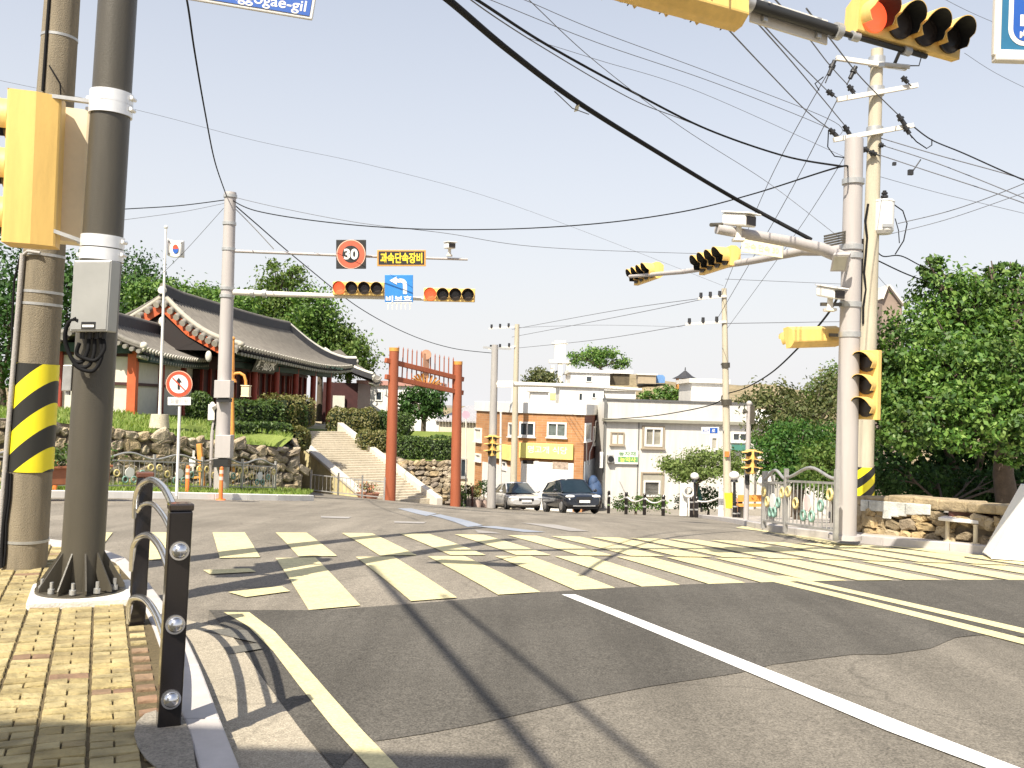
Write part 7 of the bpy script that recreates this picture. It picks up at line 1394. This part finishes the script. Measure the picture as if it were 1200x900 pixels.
cable('faint wire sloping down between the signal and the direction sign', [(1130, 62, 18), (1175, 90, 19), (1260, 130, 21)], .004, m_wire, GC)
GP = 'wires from the utility pole to the far pole'
cable('thin wire descending from the upper crossarm to the far slender pole, left one', [x1[0], W(900, 215, 25), W(846, 345, 35.8)], .009, m_wire, GP)
cable('thin wire descending from the middle crossarm to the far slender pole, right one', [x2[0], W(915, 245, 25), W(838, 378, 35.8)], .009, m_wire, GP)
cable('thin wire from the right pole descending past the cameras to the far pole', [W(1004, 160, 18), W(935, 270, 25), W(852, 385, 35.8)], .007, m_wire, GP)
GRt = 'wires leaving the utility pole to the right'
cable('dark cable from the lower crossarm to the right edge, uppermost', [(1070, 148, dU), (1092, 164, 18), (1130, 180, 17), (1200, 211, 16), (1300, 250, 15)], .013, m_cable, GRt)
cable('dark cable below the uppermost one at the right edge', [(1026, 160, dU), (1100, 182, 17.6), (1200, 210, 16.4), (1300, 245, 15)], .009, m_wire, GRt)
cable('dark wire from beside the transformer to the right edge, third down', [(1033, 170, dU), (1100, 192, 17.8), (1200, 232, 16.4), (1300, 275, 15)], .009, m_wire, GRt)
cable('dark wire from the pole clamp to the right edge, fourth down', [(1020, 178, dU), (1080, 198, 17.8), (1200, 238, 16.4), (1300, 280, 15)], .009, m_wire, GRt)
cable('pale wire passing behind the transformer to the right edge', [(1024, 205, dU), (1100, 226, 19), (1200, 250, 19)], .005, m_wire, GRt)
cable('wire rising from the transformer to the right edge, upper', [(1052, 262, dU), (1120, 245, 18), (1200, 215, 17), (1300, 170, 16)], .008, m_wire, GRt)
cable('wire rising from the pole to the right edge, lower', [(1040, 275, dU), (1110, 257, 18), (1200, 226, 17), (1300, 190, 16)], .006, m_wire, GRt)
cable('dark service cable from the pole down into the big tree, upper', [(1022, 286, dU), (1034, 300, dU), (1056, 300, 19), (1085, 314, 20), (1130, 330, 21)], .012, m_cable, GRt)
cable('dark service cable from the pole down into the big tree, lower', [(1023, 303, dU), (1030, 306, dU), (1062, 321, 19), (1100, 335, 20), (1140, 350, 21)], .013, m_cable, GRt)
cable('thin wire slanting from the pole to the grey gable', [(1024, 318, dU), (1036, 332, 25), (1048, 345, 32)], .006, m_wire, GRt)
mb = MB(); a = W(1079, 187, 18); mb.tube([a, W(1070, 200, 18), W(1066, 202, 18)], .012, 6); mb.box(W(1067, 202, 18), (.09, .07, .1)); mb.box(W(1048, 192, 18), (.06, .06, .06)); tag(mb.build('cable_clamp', m_black), 'small black clamps hanging on the wires right of the utility pole', 'cable clamp')
cable('long sagging dark cable between the left signal pole and the right pole top', [(268, 232, 26), (300, 247, 25.5), (380, 260, 25), (480, 268, 24.5), (590, 268.5, 24), (700, 262, 22), (800, 248, 20.5), (880, 228, 19), (975, 198, dR), (994, 196, dR)], .014)
cable('thin companion wire just above the sagging cable near the left signal pole', [(270, 230, 26), (330, 244, 25.5), (420, 261, 25), (520, 273, 24.5), (640, 290, 26), (850, 298, 30), (1000, 300, 30)], .007, m_wire)
cable('dark cable slanting from the left signal pole down to the centre grey pole', [(270, 236, 26), (300, 262, 28), (350, 305, 32), (420, 360, 38), (480, 392, 43), (530, 408, 47), (579, 414, 46.5)], .017)
cable('short thick stay sloping from the left signal pole top', [(269, 238, 26), (295, 264, 26.5), (321, 292, 27)], .012, m_conc_grey)
cable('dark cable dropping from the top edge to the left signal pole top', [(208, -40, 12), (219, 0, 13), (228, 60, 15), (240, 130, 18), (252, 190, 22), (266, 231, 26)], .015)
cable('cable from the left edge behind the poles to the left signal pole', [(100, 248, 24), (146, 245, 24.5), (210, 241, 25.4), (266, 234, 26)], .013)
cable('thin wire under it reaching the left signal pole from the left', [(110, 262, 24), (150, 257, 24.5), (215, 248, 25.4), (264, 238, 26)], .006, m_wire)
cable('faint slanting wire from the flag to the left signal pole', [(180, 330, 27), (215, 296, 26.6), (262, 244, 26)], .007, m_wire)
cable('very faint wire crossing the pale sky at the upper left', [(-20, 90, 30), (165, 130, 32), (300, 165, 34), (440, 195, 36), (600, 240, 38), (848, 335, 36)], .006, m_wire)
cable('black service cable from the right signal pole sloping down to the slender pole', [(988, 335, dR), (970, 368, 19), (940, 403, 23), (905, 436, 29), (875, 454, 34), (853, 461, 36)], .022)
cable('black cable sagging from the slender pole along the white building', [(852, 464, 36), (835, 474, 38), (800, 482, 42), (760, 488, 46), (708, 492, 53)], .022)
cable('wire from the slender pole crossarm running right behind the right pole', [(851, 379, 36), (920, 378, 38), (985, 377, 40), (1060, 377, 42)], .012, m_wire)
cable('upper thin wire running right from the slender pole top', [(850, 327, 36), (920, 330, 38), (990, 333, 40)], .009, m_wire)
GL = 'wires between the slender pole and the centre poles'
cable('thin wire from the slender pole top leftwards to the centre poles, upper', [(818, 350, 36), (720, 364, 42), (600, 386, 55)], .012, m_wire, GL)
cable('thin wire from the slender pole top leftwards to the centre poles, lower', [(822, 351, 36), (720, 372, 42), (600, 395, 55)], .012, m_wire, GL)
cable('thin wire from the second crossarm leftwards to the centre poles', [(803, 381, 36), (700, 398, 44), (605, 408, 55)], .012, m_wire, GL)
cable('faint wire in front of the white hillside houses', [(604, 384, 55), (700, 381, 60), (800, 383, 62)], .01, m_wire, GL)
# cables leaving the concrete pole over the photographer's head (their shade lies across the road)
top = onc(-260); GO = 'cables running back from the concrete pole'
dirb = V((.262, -.965, 0)).normalized()
def back(o, L, z): return V(o) + dirb * L + UP * z
sh = V((.42, .9, 0)).normalized() / math.tan(SUN_EL)
def caster(u0, v0, u1, v1, h):   # cable whose shade passes two points of the road
    a, b = G(u0, v0), G(u1, v1); d = (b - a).normalized(); a2 = a - sh * h + UP * h; b2 = b - sh * h + UP * h; return [a2 - d * .3, a2.lerp(b2, .5), b2, b2 + d * 4]
cable('thick cable bundle running back overhead from the concrete pole, nearer the pavement', caster(438, 668, 632, 890, 7.0), .042, m_cable, GO)
cable('cable running back overhead from the concrete pole, nearer the lane line', caster(528, 705, 752, 890, 7.6), .028, m_cable, GO)
# unseen building added behind the photographer so its shade reaches the front
h_ = 8.2; pA = G(-40, 846, .14) - sh * h_; pB_ = G(215, 850, .14) - sh * h_; pC = G(400, 893) - sh * h_; pD = G(598, 890) - sh * h_
t = thing('shade_building', 'plain unseen building added behind the photographer to shade the near pavement', 'building', V((-6, -6, 0))); mb = MB(); y0 = min(pA.y, pD.y)
mb.hexa([V((-9, -9, -.2)), V((pB_.x, -9, -.2)), V((pB_.x, pB_.y, -.2)), V((-9, pB_.y, -.2)), V((-9, -9, h_ + .1)), V((pB_.x, -9, h_ + .1)), V((pB_.x, pB_.y, h_ + .1)), V((-9, pB_.y, h_ + .1))]); mb.build('wall', m_wallw, t)
mb = MB(); mb.hexa([V((pB_.x + .004, -9, h_ - .5)), V((pD.x, -9, h_ - .5)), V((pD.x, pD.y, h_ - .5)), V((pB_.x + .004, pD.y, h_ - .5)), V((pB_.x + .004, -9, h_)), V((pD.x, -9, h_)), V((pD.x, pD.y, h_)), V((pB_.x + .004, pD.y, h_))]); mb.build('canopy', m_offwhite, t)  # floating slab added to carry the shade on towards the road
